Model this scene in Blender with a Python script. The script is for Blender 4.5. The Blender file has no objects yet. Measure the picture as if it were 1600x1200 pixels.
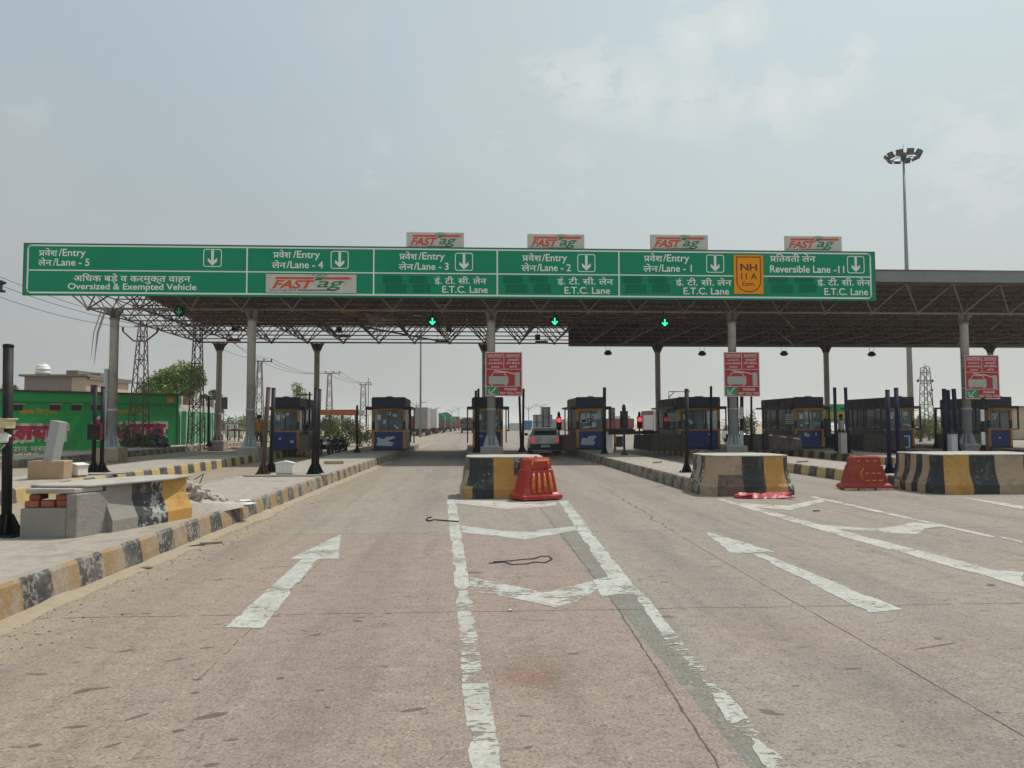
import bpy, bmesh, math, random
from math import sin, cos, pi, radians, atan2, sqrt
from mathutils import Vector, Matrix, noise
random.seed(7)
S = bpy.context.scene
C = S.collection
# ------------------------------------------------------------------ camera
F = 1200.0                                   # focal length in pixels of the 1600 px wide photograph
CAMZ = 1.6
cam = bpy.data.cameras.new('camera'); camo = bpy.data.objects.new('camera', cam); C.objects.link(camo)
cam.sensor_width = 36; cam.lens = 27.0; cam.clip_start = 0.05; cam.clip_end = 9000
PITCH = math.atan(62/F); YAW = math.atan(68/F*cos(PITCH))
CR = Matrix.Rotation(-YAW, 3, 'Z') @ Matrix.Rotation(pi/2+PITCH, 3, 'X') @ Matrix.Rotation(-0.0025, 3, 'Z')
camo.matrix_world = Matrix.Translation((0, 0, CAMZ)) @ CR.to_4x4()
S.camera = camo
# ------------------------------------------------------------------ sun and sky
SUNV = Vector((.45, .35, 1.0)).normalized()
EL = math.asin(SUNV.z); AZ = atan2(SUNV.x, SUNV.y)
sl = bpy.data.lights.new('sun', 'SUN'); sl.energy = 3.1; sl.angle = radians(.9); sl.color = (1, .95, .87)
slo = bpy.data.objects.new('sun', sl); C.objects.link(slo); slo.location = (20, 20, 60)
slo.rotation_euler = SUNV.to_track_quat('Z', 'Y').to_euler()
S.view_settings.view_transform = 'Standard'; S.view_settings.look = 'None'; S.view_settings.gamma = 1
S.view_settings.exposure = 0.05
def at(x, y, Y=None, z=None):
    """world point seen at photo pixel (x, y) at depth Y or height z"""
    d = CR @ Vector(((x-800)/F, -(y-600)/F, -1))
    t = (Y/d.y) if Y is not None else ((z-CAMZ)/d.z)
    return Vector((d.x*t, d.y*t, CAMZ+d.z*t))
def G(x, y, z=0.0):
    return at(x, y, z=z)
W = bpy.data.worlds.new('World'); S.world = W; W.use_nodes = True
nt = W.node_tree; nt.nodes.clear()
def N(nt, t, **k):
    n = nt.nodes.new(t)
    for a, b in k.items(): setattr(n, a, b)
    return n
def math_n(nt, op, a, b=None, c=None, clamp=False):
    n = N(nt, 'ShaderNodeMath', operation=op); n.use_clamp = clamp
    for i, v in enumerate((a, b, c)):
        if v is None: continue
        if isinstance(v, (int, float)): n.inputs[i].default_value = v
        else: nt.links.new(v, n.inputs[i])
    return n.outputs[0]
def mix_n(nt, fac, a, b, blend='MIX'):
    n = N(nt, 'ShaderNodeMix', data_type='RGBA', blend_type=blend)
    for s, v in ((n.inputs[0], fac), (n.inputs[6], a), (n.inputs[7], b)):
        if isinstance(v, (int, float)): s.default_value = v
        elif isinstance(v, (tuple, list)): s.default_value = (*v[:3], 1)
        else: nt.links.new(v, s)
    return n.outputs[2]
def noise_n(nt, vec, scale, detail=4, rough=.55, dist=0):
    n = N(nt, 'ShaderNodeTexNoise'); n.inputs['Scale'].default_value = scale
    n.inputs['Detail'].default_value = detail; n.inputs['Roughness'].default_value = rough
    n.inputs['Distortion'].default_value = dist
    if vec is not None: nt.links.new(vec, n.inputs['Vector'])
    return n.outputs['Fac']
def smooth_n(nt, v, a, b):
    n = N(nt, 'ShaderNodeMapRange', interpolation_type='SMOOTHSTEP')
    nt.links.new(v, n.inputs[0]); n.inputs[1].default_value = a; n.inputs[2].default_value = b
    return n.outputs[0]
sky = N(nt, 'ShaderNodeTexSky', sky_type='NISHITA'); sky.sun_disc = False
sky.sun_elevation = EL; sky.sun_rotation = AZ; sky.air_density = 1.2; sky.dust_density = 4.0
tc = N(nt, 'ShaderNodeTexCoord'); dirv = tc.outputs['Generated']
vm = N(nt, 'ShaderNodeVectorMath', operation='NORMALIZE'); nt.links.new(dirv, vm.inputs[0]); nd = vm.outputs[0]
sp = N(nt, 'ShaderNodeSeparateXYZ'); nt.links.new(nd, sp.inputs[0])
zf = smooth_n(nt, sp.outputs[2], 0.0, .5)
haze = mix_n(nt, zf, (4.45, 4.66, 4.62), (4.85, 5.95, 6.3))
# the air is brighter towards the right, on the side of the sun
xf = smooth_n(nt, sp.outputs[0], -.55, .5)
haze = mix_n(nt, xf, mix_n(nt, 1.0, haze, (.88, .87, .88), 'MULTIPLY'), mix_n(nt, 1.0, haze, (1.17, 1.16, 1.12), 'MULTIPLY'))
base = mix_n(nt, .86, sky.outputs[0], haze)
big = noise_n(nt, nd, 3.2, 5, .55, .3)
base = mix_n(nt, math_n(nt, 'MULTIPLY', smooth_n(nt, big, .45, .75), .28), base, (5.6, 5.75, 5.6))
# clouds: soft lumps of noise round fixed directions of the sky
mp = N(nt, 'ShaderNodeMapping'); nt.links.new(nd, mp.inputs[0]); mp.inputs['Scale'].default_value = (1, 1, 1.7)
cn = noise_n(nt, mp.outputs[0], 19, 12, .66, .1)
acc = None
for (px, py, r, s) in [(1150, 36, .055, .95), (1080, 62, .065, .9), (1335, 105, .05, .75), (868, 118, .06, .8), (925, 128, .075, .9), (1000, 140, .08, .85), (1075, 152, .08, .8), (1145, 158, .07, .75), (1215, 156, .07, .9), (1290, 142, .06, .85), (1345, 80, .035, .8),
                       (775, 212, .08, .42), (588, 256, .055, .42), (480, 240, .04, .3), (900, 270, .11, .38), (1530, 225, .13, .75), (1150, 330, .08, .3), (45, 180, .04, .25), (690, 215, .07, .4)]:
    d = (CR @ Vector(((px-800)/F, -(py-600)/F, -1))).normalized()
    vd = N(nt, 'ShaderNodeVectorMath', operation='DISTANCE'); nt.links.new(nd, vd.inputs[0]); vd.inputs[1].default_value = d
    g = math_n(nt, 'SUBTRACT', 1.0, math_n(nt, 'DIVIDE', vd.outputs['Value'], r), clamp=True)
    g = math_n(nt, 'MULTIPLY', math_n(nt, 'POWER', g, .7), s)
    acc = g if acc is None else math_n(nt, 'MAXIMUM', acc, g)
cl = math_n(nt, 'MULTIPLY', math_n(nt, 'ADD', math_n(nt, 'MULTIPLY', acc, .75), .1), smooth_n(nt, math_n(nt, 'ADD', cn, math_n(nt, 'MULTIPLY', acc, .42)), .60, .76), clamp=True)
cs = math_n(nt, 'POWER', cl, 1.4)
base = mix_n(nt, cs, base, mix_n(nt, cl, (6.0, 6.3, 6.2), (7.5, 7.9, 7.6)))
bg = N(nt, 'ShaderNodeBackground'); nt.links.new(base, bg.inputs[0]); bg.inputs[1].default_value = .1
out = N(nt, 'ShaderNodeOutputWorld'); nt.links.new(bg.outputs[0], out.inputs[0])
# ------------------------------------------------------------------ materials
MATS = {}
def mat(name, col, rough=.7, metal=0.0, var=.15, vscale=3.0, bump=0.0, bscale=40.0, dirt=None, dirt_amt=.4, dscale=2.0, spec=.4, alpha=None, emit=None):
    if name in MATS: return MATS[name]
    m = bpy.data.materials.new(name); m.use_nodes = True; t = m.node_tree
    b = t.nodes['Principled BSDF']; b.inputs['Roughness'].default_value = rough; b.inputs['Metallic'].default_value = metal
    b.inputs['Specular IOR Level'].default_value = spec
    tc = N(t, 'ShaderNodeTexCoord').outputs['Object']
    c = col
    if var:
        n = noise_n(t, tc, vscale, 6, .6)
        c = mix_n(t, n, tuple(v*(1-var) for v in col), tuple(min(1, v*(1+var)) for v in col))
    if dirt:
        n2 = smooth_n(t, noise_n(t, tc, dscale, 8, .65, .6), .48, .68)
        c = mix_n(t, math_n(t, 'MULTIPLY', n2, dirt_amt), c, dirt)
    if isinstance(c, tuple): b.inputs['Base Color'].default_value = (*c, 1)
    else: t.links.new(c, b.inputs['Base Color'])
    if bump:
        bn = N(t, 'ShaderNodeBump'); bn.inputs['Strength'].default_value = bump; bn.inputs['Distance'].default_value = .02
        t.links.new(noise_n(t, tc, bscale, 5, .6), bn.inputs['Height']); t.links.new(bn.outputs[0], b.inputs['Normal'])
    if emit:
        b.inputs['Emission Color'].default_value = (*emit[0], 1); b.inputs['Emission Strength'].default_value = emit[1]
    if alpha is not None: b.inputs['Alpha'].default_value = alpha
    MATS[name] = m
    return m
def peel_mat(name, col, under=(.30, .28, .25), amt=.55, scale=5.0, rough=.65, second=None, samt=.45):
    """painted concrete with flaked paint"""
    if name in MATS: return MATS[name]
    m = bpy.data.materials.new(name); m.use_nodes = True; t = m.node_tree
    b = t.nodes['Principled BSDF']; b.inputs['Roughness'].default_value = rough
    tc = N(t, 'ShaderNodeTexCoord').outputs['Object']
    c = mix_n(t, noise_n(t, tc, 2.5, 6, .6), tuple(v*.75 for v in col), tuple(min(1, v*1.2) for v in col))
    if second: c = mix_n(t, math_n(t, 'MULTIPLY', smooth_n(t, noise_n(t, tc, 3.1, 7, .65, .8), .5, .6), samt), c, second)
    kn = math_n(t, 'ADD', math_n(t, 'MULTIPLY', noise_n(t, tc, scale*2.6, 8, .72), .5), math_n(t, 'MULTIPLY', noise_n(t, tc, scale*.45, 4, .6), .5))
    k = math_n(t, 'MULTIPLY', smooth_n(t, kn, amt-.02, amt+.03), .85)
    k = math_n(t, 'MAXIMUM', k, math_n(t, 'MULTIPLY', smooth_n(t, noise_n(t, tc, 3.3, 8, .7), .5, .75), .35))
    c = mix_n(t, k, c, under)
    t.links.new(c, b.inputs['Base Color'])
    bn = N(t, 'ShaderNodeBump'); bn.inputs['Strength'].default_value = .5; bn.inputs['Distance'].default_value = .01
    t.links.new(noise_n(t, tc, 30, 6, .65), bn.inputs['Height']); t.links.new(bn.outputs[0], b.inputs['Normal'])
    MATS[name] = m
    return m
def stripe_mat(name, period, phase, cA, cB, wear=.56, under=(.30, .27, .23), axis=1):
    m = bpy.data.materials.new(name); m.use_nodes = True; t = m.node_tree
    b = t.nodes['Principled BSDF']; b.inputs['Roughness'].default_value = .8
    tc = N(t, 'ShaderNodeTexCoord').outputs['Object']
    s = N(t, 'ShaderNodeSeparateXYZ'); t.links.new(tc, s.inputs[0])
    wob = math_n(t, 'MULTIPLY', math_n(t, 'SUBTRACT', noise_n(t, tc, 7, 3), .5), .09)
    f = math_n(t, 'FRACT', math_n(t, 'DIVIDE', math_n(t, 'ADD', math_n(t, 'ADD', s.outputs[axis], wob), phase), period))
    k = smooth_n(t, f, .49, .51)
    va = noise_n(t, tc, 3, 6, .6)
    c = mix_n(t, k, mix_n(t, va, tuple(v*.7 for v in cA), tuple(v*1.3 for v in cA)), mix_n(t, va, tuple(v*.75 for v in cB), tuple(v*1.2 for v in cB)))
    wn = math_n(t, 'ADD', math_n(t, 'MULTIPLY', noise_n(t, tc, 17, 8, .72), .5), math_n(t, 'MULTIPLY', noise_n(t, tc, 3.2, 5, .65), .5))
    w = math_n(t, 'MULTIPLY', smooth_n(t, wn, wear-.01, wear+.05), .85)
    w = math_n(t, 'MAXIMUM', w, math_n(t, 'MULTIPLY', smooth_n(t, noise_n(t, tc, 2.4, 8, .7), .42, .7), .5))
    c = mix_n(t, w, c, under)
    # dust on everything that looks up
    g = N(t, 'ShaderNodeNewGeometry'); gs = N(t, 'ShaderNodeSeparateXYZ'); t.links.new(g.outputs['Normal'], gs.inputs[0])
    up = math_n(t, 'MULTIPLY', smooth_n(t, gs.outputs[2], .5, .9), math_n(t, 'ADD', .55, math_n(t, 'MULTIPLY', va, .5)), clamp=True)
    c = mix_n(t, up, c, (.33, .29, .24))
    t.links.new(c, b.inputs['Base Color'])
    bn = N(t, 'ShaderNodeBump'); bn.inputs['Strength'].default_value = .6; bn.inputs['Distance'].default_value = .015
    t.links.new(noise_n(t, tc, 22, 7, .65), bn.inputs['Height']); t.links.new(bn.outputs[0], b.inputs['Normal'])
    return m
# ------------------------------------------------------------------ mesh builder
class MB:
    def __init__(s): s.v = []; s.f = []; s.m = []; s.sm = []
    def quad(s, pts, mi=0, sm=False):
        n = len(s.v); s.v += [tuple(p) for p in pts]; s.f.append(tuple(range(n, n+len(pts)))); s.m.append(mi); s.sm.append(sm)
        return s
    def box(s, x0, x1, y0, y1, z0, z1, mi=0, M=None):
        if x0 > x1: x0, x1 = x1, x0
        if y0 > y1: y0, y1 = y1, y0
        if z0 > z1: z0, z1 = z1, z0
        p = [Vector((x, y, z)) for z in (z0, z1) for x, y in ((x0, y0), (x1, y0), (x1, y1), (x0, y1))]
        if M is not None: p = [M @ q for q in p]
        n = len(s.v); s.v += [tuple(q) for q in p]
        for f in ((3, 2, 1, 0), (4, 5, 6, 7), (0, 1, 5, 4), (1, 2, 6, 5), (2, 3, 7, 6), (3, 0, 4, 7)):
            s.f.append(tuple(n+i for i in f)); s.m.append(mi); s.sm.append(False)
        return s
    def tube(s, pts, r, n=8, mi=0, cap=True, sm=True):
        pts = [Vector(p) for p in pts]; R = r if isinstance(r, (list, tuple)) else [r]*len(pts)
        base = len(s.v); up = None
        for i, p in enumerate(pts):
            d = (pts[min(i+1, len(pts)-1)]-pts[max(i-1, 0)]).normalized()
            if up is None:
                up = Vector((0, 0, 1)) if abs(d.z) < .9 else Vector((1, 0, 0))
            a = d.cross(up)
            if a.length < 1e-4: a = d.cross(Vector((0, 1, 0)))
            a.normalize(); b = d.cross(a).normalized(); up = -b if False else up
            for k in range(n):
                t = 2*pi*k/n
                s.v.append(tuple(p+(a*cos(t)+b*sin(t))*R[i]))
        for i in range(len(pts)-1):
            for k in range(n):
                a0 = base+i*n+k; a1 = base+i*n+(k+1) % n
                s.f.append((a0, a0+n, a1+n, a1)); s.m.append(mi); s.sm.append(sm)
        if cap:
            s.f.append(tuple(base+k for k in range(n))); s.m.append(mi); s.sm.append(False)
            e = base+(len(pts)-1)*n
            s.f.append(tuple(e+k for k in reversed(range(n)))); s.m.append(mi); s.sm.append(False)
        return s
    def lathe(s, prof, c=(0, 0, 0), n=20, mi=0, axis='Z', sm=True):
        base = len(s.v); c = Vector(c)
        for (r, h) in prof:
            for k in range(n):
                t = 2*pi*k/n; p = Vector((r*cos(t), r*sin(t), h))
                if axis == 'X': p = Vector((p.z, p.x, p.y))
                if axis == 'Y': p = Vector((p.x, p.z, p.y))
                s.v.append(tuple(c+p))
        for i in range(len(prof)-1):
            for k in range(n):
                a = base+i*n+k; b = base+i*n+(k+1) % n
                s.f.append((a, b, b+n, a+n)); s.m.append(mi); s.sm.append(sm)
        s.f.append(tuple(base+k for k in reversed(range(n)))); s.m.append(mi); s.sm.append(False)
        e = base+(len(prof)-1)*n
        s.f.append(tuple(e+k for k in range(n))); s.m.append(mi); s.sm.append(False)
        return s
    def prism(s, poly, d0, d1, axis='Z', mi=0):
        """polygon (a,b) extruded from d0 to d1 along axis; axis Y: (x,z); axis X: (y,z)"""
        def P(a, b, d):
            return {'Z': (a, b, d), 'Y': (a, d, b), 'X': (d, a, b)}[axis]
        n = len(s.v); k = len(poly)
        s.v += [P(a, b, d0) for a, b in poly]+[P(a, b, d1) for a, b in poly]
        s.f.append(tuple(reversed(range(n, n+k)))); s.m.append(mi); s.sm.append(False)
        s.f.append(tuple(range(n+k, n+2*k))); s.m.append(mi); s.sm.append(False)
        for i in range(k):
            j = (i+1) % k
            s.f.append((n+i, n+j, n+k+j, n+k+i)); s.m.append(mi); s.sm.append(False)
        return s
    def loft(s, rings, mi=0, sm=True, cap=True, mif=None):
        base = len(s.v); n = len(rings[0])
        for r in rings: s.v += [tuple(p) for p in r]
        for i in range(len(rings)-1):
            for k in range(n):
                a = base+i*n+k; b = base+i*n+(k+1) % n
                s.f.append((a, b, b+n, a+n)); s.m.append(mif(i, k) if mif else mi); s.sm.append(sm)
        if cap:
            s.f.append(tuple(base+k for k in reversed(range(n)))); s.m.append(mi); s.sm.append(False)
            e = base+(len(rings)-1)*n
            s.f.append(tuple(e+k for k in range(n))); s.m.append(mi); s.sm.append(False)
        return s
    def build(s, name, mats, parent=None, bevel=0, loc=None, fix=True):
        me = bpy.data.meshes.new(name); me.from_pydata(s.v, [], s.f)
        if not isinstance(mats, (list, tuple)): mats = [mats]
        for m in mats: me.materials.append(m)
        me.polygons.foreach_set('material_index', s.m); me.polygons.foreach_set('use_smooth', s.sm)
        if fix:
            bm = bmesh.new(); bm.from_mesh(me); bmesh.ops.recalc_face_normals(bm, faces=bm.faces); bm.to_mesh(me); bm.free()
        o = bpy.data.objects.new(name, me); C.objects.link(o)
        if parent: o.parent = parent
        if loc is not None: o.location = loc
        if bevel:
            b = o.modifiers.new('bevel', 'BEVEL'); b.width = bevel; b.segments = 2; b.limit_method = 'ANGLE'; b.harden_normals = False
        return o
def tag(o, label=None, cat=None, group=None, kind=None):
    if label: o['label'] = label
    if cat: o['category'] = cat
    if group: o['group'] = group
    if kind: o['kind'] = kind
    return o
def thing(name, label, cat, loc=(0, 0, 0), rz=0.0, group=None):
    o = bpy.data.objects.new(name, None); C.objects.link(o); o.empty_display_size = .3
    o.location = loc; o.rotation_euler = (0, 0, rz)
    return tag(o, label, cat, group)
KIDS = {}
def kids(o): return [c for c in bpy.data.objects if c.parent == o]
def dup(root, loc, rz=None, label=None, group=None, scale=None):
    r = root.copy(); C.objects.link(r); r.location = loc
    if rz is not None: r.rotation_euler = (0, 0, rz)
    if scale: r.scale = scale
    if label: r['label'] = label
    if group: r['group'] = group
    def rec(src, dst):
        for ch in kids(src):
            c = ch.copy(); C.objects.link(c); c.parent = dst; rec(ch, c)
    rec(root, r)
    return r
_tc = {}
def text_geo(body, bold=0.0, shear=0.0, res=3):
    key = (body, bold, shear)
    if key in _tc: return _tc[key]
    cu = bpy.data.curves.new('t', 'FONT'); cu.body = body; cu.offset = bold; cu.shear = shear; cu.resolution_u = res; cu.fill_mode = 'FRONT'
    o = bpy.data.objects.new('t', cu); C.objects.link(o)
    dg = bpy.context.evaluated_depsgraph_get(); dg.update(); me = o.evaluated_get(dg).to_mesh()
    v = [(p.co.x, p.co.y) for p in me.vertices]; f = [tuple(p.vertices) for p in me.polygons]
    o.evaluated_get(dg).to_mesh_clear(); bpy.data.objects.remove(o); bpy.data.curves.remove(cu)
    _tc[key] = (v, f)
    return v, f
def put_text(mb, body, x0, x1, zb, cap, y, mi=0, bold=.008, shear=0.0, P=None):
    """text facing -Y between x0 and x1, baseline zb, cap height cap"""
    v, f = text_geo(body, bold, shear)
    if not v: return
    a = min(p[0] for p in v); b = max(p[0] for p in v); sx = (x1-x0)/(b-a); sy = cap/.70
    n = len(mb.v)
    for (u, w) in v:
        q = (x0+(u-a)*sx, y, zb+w*sy)
        mb.v.append(tuple(P @ Vector(q)) if P is not None else q)
    for q in f:
        mb.f.append(tuple(n+i for i in q)); mb.m.append(mi); mb.sm.append(False)
def strip(mb, pts, w, y, mi=0, P=None):
    """flat polyline stroke in the XZ plane facing -Y"""
    for (a, b) in zip(pts, pts[1:]):
        d = Vector((b[0]-a[0], b[1]-a[1])); L = d.length
        if L < 1e-6: continue
        d /= L; nn = Vector((-d.y, d.x))*w/2; e = d*w*.25
        q = [(a[0]-e.x+nn.x, y, a[1]-e.y+nn.y), (a[0]-e.x-nn.x, y, a[1]-e.y-nn.y), (b[0]+e.x-nn.x, y, b[1]+e.y-nn.y), (b[0]+e.x+nn.x, y, b[1]+e.y+nn.y)]
        mb.quad([P @ Vector(v) for v in q] if P is not None else q, mi)
def rrect(x0, x1, z0, z1, r, n=5):
    out = []
    for cx, cz, a0 in ((x1-r, z1-r, 0), (x0+r, z1-r, 90), (x0+r, z0+r, 180), (x1-r, z0+r, 270)):
        for i in range(n+1):
            a = radians(a0+90*i/n); out.append((cx+r*cos(a), cz+r*sin(a)))
    return out
# common materials
BLACKP = mat('black_paint', (.010, .010, .012), .6, spec=.25, var=.3, dirt=(.12, .1, .085), dirt_amt=.25)
NAVYP = mat('navy_paint', (.008, .010, .05), .6, spec=.2, var=.2, dirt=(.1, .09, .08), dirt_amt=.2)
GALV = mat('galvanised_steel', (.30, .32, .33), .5, .3, var=.15, dirt=(.2, .15, .11), dirt_amt=.4, dscale=1.2)
GREYP = mat('grey_blue_paint', (.43, .47, .49), .55, var=.12, dirt=(.22, .18, .14), dirt_amt=.5, dscale=1.0)
PALEC = mat('pale_worn_concrete', (.40, .375, .335), .9, var=.2, vscale=3, bump=.4, bscale=30, dirt=(.25, .22, .19), dirt_amt=.6, dscale=4)
CONC = mat('concrete', (.30, .275, .245), .9, var=.2, vscale=2, bump=.5, bscale=25, dirt=(.18, .155, .13), dirt_amt=.4)
WHITEP = mat('white_paint', (.72, .72, .68), .5, var=.08, dirt=(.35, .30, .24), dirt_amt=.45)
RUST = mat('rusty_steel', (.085, .055, .045), .7, .2, var=.3, dirt=(.16, .09, .05), dirt_amt=.5)
ORANGEP = mat('orange_paint', (.50, .19, .015), .5, var=.15, dirt=(.15, .07, .02), dirt_amt=.4)
RUBBER = mat('rubber', (.02, .02, .02), .8, var=.2)
DARKM = mat('dark_metal', (.03, .03, .035), .5, .4, var=.3)
# ================================================================== SETTING
def road_material():
    m = bpy.data.materials.new('concrete_road'); m.use_nodes = True; t = m.node_tree
    b = t.nodes['Principled BSDF']; b.inputs['Roughness'].default_value = .9; b.inputs['Specular IOR Level'].default_value = .25
    tc = N(t, 'ShaderNodeTexCoord').outputs['Object']
    s = N(t, 'ShaderNodeSeparateXYZ'); t.links.new(tc, s.inputs[0]); X, Y = s.outputs[0], s.outputs[1]
    big = noise_n(t, tc, .35, 6, .6, .4); mid = noise_n(t, tc, 1.6, 7, .65, .5)
    mp = N(t, 'ShaderNodeMapping'); t.links.new(tc, mp.inputs[0]); mp.inputs['Scale'].default_value = (3.5, .35, 1)
    streak = noise_n(t, mp.outputs[0], 1.0, 6, .6)
    fine = noise_n(t, tc, 55, 5, .75); grain = noise_n(t, tc, 16, 6, .7)
    grey = mix_n(t, big, (.258, .222, .184), (.352, .305, .255))
    pink = mix_n(t, mid, (.272, .205, .170), (.350, .268, .226))
    # the reddish slab left of the long joint, up to the cross joint
    kx = math_n(t, 'SUBTRACT', 1.0, smooth_n(t, X, 1.28, 1.31))
    ky = math_n(t, 'SUBTRACT', 1.0, smooth_n(t, Y, 11.38, 11.43))
    pk = math_n(t, 'MULTIPLY', kx, ky)
    pk = math_n(t, 'MULTIPLY', pk, math_n(t, 'ADD', .72, math_n(t, 'MULTIPLY', big, .5)), clamp=True)
    # blushes of the same red on the grey slabs
    bl = math_n(t, 'MULTIPLY', smooth_n(t, noise_n(t, tc, .55, 6, .6, .7), .52, .68), .55)
    bl = math_n(t, 'MULTIPLY', bl, math_n(t, 'SUBTRACT', 1.0, smooth_n(t, Y, 11, 17)))
    c = mix_n(t, math_n(t, 'MAXIMUM', pk, bl), grey, pink)
    # greenish strip between joint and gore line
    gx = math_n(t, 'MULTIPLY', smooth_n(t, X, 1.29, 1.31), math_n(t, 'SUBTRACT', 1.0, smooth_n(t, math_n(t, 'SUBTRACT', X, math_n(t, 'MULTIPLY', Y, .041)), 1.22, 1.36)))
    gx = math_n(t, 'MULTIPLY', gx, math_n(t, 'SUBTRACT', 1.0, smooth_n(t, Y, 9, 16)))
    c = mix_n(t, math_n(t, 'MULTIPLY', gx, .8), c, (.185, .187, .160))
    # sand blown against the left kerb
    sx = math_n(t, 'ADD', X, math_n(t, 'MULTIPLY', math_n(t, 'SUBTRACT', mid, .5), 1.7))
    c = mix_n(t, math_n(t, 'MULTIPLY', math_n(t, 'SUBTRACT', 1.0, smooth_n(t, sx, -3.9, -1.2)), .75), c, (.345, .285, .20))
    # rust blush and oily patch in the gore
    def blob(cx, cy, r, col, amt, c, wob=1.0):
        dx = math_n(t, 'SUBTRACT', X, cx); dy = math_n(t, 'SUBTRACT', Y, cy)
        d = math_n(t, 'SQRT', math_n(t, 'ADD', math_n(t, 'MULTIPLY', dx, dx), math_n(t, 'MULTIPLY', dy, dy)))
        d = math_n(t, 'ADD', d, math_n(t, 'MULTIPLY', math_n(t, 'SUBTRACT', noise_n(t, tc, 3.0, 6, .6), .5), wob*r*1.8))
        return mix_n(t, math_n(t, 'MULTIPLY', math_n(t, 'SUBTRACT', 1.0, smooth_n(t, d, r*.1, r)), amt), c, col)
    c = blob(.35, 5.1, .75, (.17, .135, .095), .42, c); c = blob(.40, 4.95, .3, (.23, .10, .075), .5, c)
    c = blob(-1.9, 3.9, .7, (.30, .24, .17), .5, c)
    # tyre polish in the wheel tracks and scuffs along the lane
    tr = math_n(t, 'MULTIPLY', smooth_n(t, streak, .48, .68), .34)
    c = mix_n(t, tr, c, (.17, .15, .135))
    c = mix_n(t, math_n(t, 'MULTIPLY', smooth_n(t, grain, .52, .62), .34), c, (.13, .108, .092))
    mott = noise_n(t, tc, 5.5, 8, .75, .3)
    c = mix_n(t, math_n(t, 'MULTIPLY', smooth_n(t, mott, .50, .62), .30), c, (.15, .125, .11))
    c = mix_n(t, math_n(t, 'MULTIPLY', math_n(t, 'SUBTRACT', 1.0, smooth_n(t, mott, .36, .46)), .30), c, (.43, .385, .33))
    lf = noise_n(t, tc, 26, 2, .5, .2)
    c = mix_n(t, math_n(t, 'MULTIPLY', smooth_n(t, lf, .60, .66), .5), c, (.11, .09, .08))
    pebb = noise_n(t, tc, 33, 2, .5)
    c = mix_n(t, math_n(t, 'MULTIPLY', smooth_n(t, pebb, .63, .68), .4), c, (.50, .45, .38))
    # tyre darkening down the two wheel tracks of each lane
    for wx in (-2.9, -.95, 2.35, 3.9, 7.6, 9.2):
        dx = math_n(t, 'ABSOLUTE', math_n(t, 'ADD', math_n(t, 'SUBTRACT', X, wx), math_n(t, 'MULTIPLY', math_n(t, 'SUBTRACT', big, .5), .8)))
        c = mix_n(t, math_n(t, 'MULTIPLY', math_n(t, 'SUBTRACT', 1.0, smooth_n(t, dx, .08, .48)), .20), c, (.14, .12, .105))
    c = mix_n(t, math_n(t, 'MULTIPLY', smooth_n(t, fine, .50, .62), .55), c, (.10, .085, .075))
    c = mix_n(t, math_n(t, 'MULTIPLY', math_n(t, 'SUBTRACT', 1.0, smooth_n(t, fine, .36, .46)), .32), c, (.50, .44, .37))
    # pits and scars
    mp2 = N(t, 'ShaderNodeMapping'); t.links.new(tc, mp2.inputs[0]); mp2.inputs['Scale'].default_value = (2.2, 5.5, 1); mp2.inputs['Rotation'].default_value = (0, 0, .5)
    pit = math_n(t, 'MAXIMUM', smooth_n(t, noise_n(t, mp2.outputs[0], 1.3, 3, .5, .6), .68, .72), smooth_n(t, noise_n(t, mp2.outputs[0], 3.4, 3, .55, .8), .685, .72))
    c = mix_n(t, math_n(t, 'MULTIPLY', pit, .7), c, (.10, .075, .065))
    t.links.new(c, b.inputs['Base Color'])
    bn = N(t, 'ShaderNodeBump'); bn.inputs['Strength'].default_value = .55; bn.inputs['Distance'].default_value = .006
    h = math_n(t, 'ADD', fine, math_n(t, 'MULTIPLY', grain, .8)); h = math_n(t, 'SUBTRACT', h, pit)
    t.links.new(h, bn.inputs['Height']); t.links.new(bn.outputs[0], b.inputs['Normal'])
    return m
ROAD = road_material()
DUST = mat('dusty_soil', (.36, .29, .21), .95, var=.2, vscale=.15, bump=.4, bscale=3, dirt=(.22, .19, .12), dirt_amt=.5, dscale=.06)
PAVE = mat('pavement_concrete', (.36, .315, .265), .9, var=.35, vscale=7, bump=.8, bscale=35, dirt=(.20, .17, .14), dirt_amt=.6, dscale=2.3)
# ground sheet to the horizon
mb = MB(); mb.quad([(-4000, -300, -.06), (4000, -300, -.06), (4000, 6000, -.06), (-4000, 6000, -.06)])
tag(mb.build('ground', DUST), kind='structure')
mb = MB(); mb.quad([(-17, -4, 0), (46, -4, 0), (46, 62, 0), (-17, 62, 0)])
mb.quad([(-17, 62, 0), (46, 62, 0), (34, 150, 0), (-6, 150, 0)]); mb.quad([(-6, 150, 0), (34, 150, 0), (26, 320, 0), (2, 320, 0)])
mb.quad([(2, 320, 0), (26, 320, 0), (30, 1500, 0), (6, 1500, 0)])
tag(mb.build('road', ROAD, fix=False), kind='structure')
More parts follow.
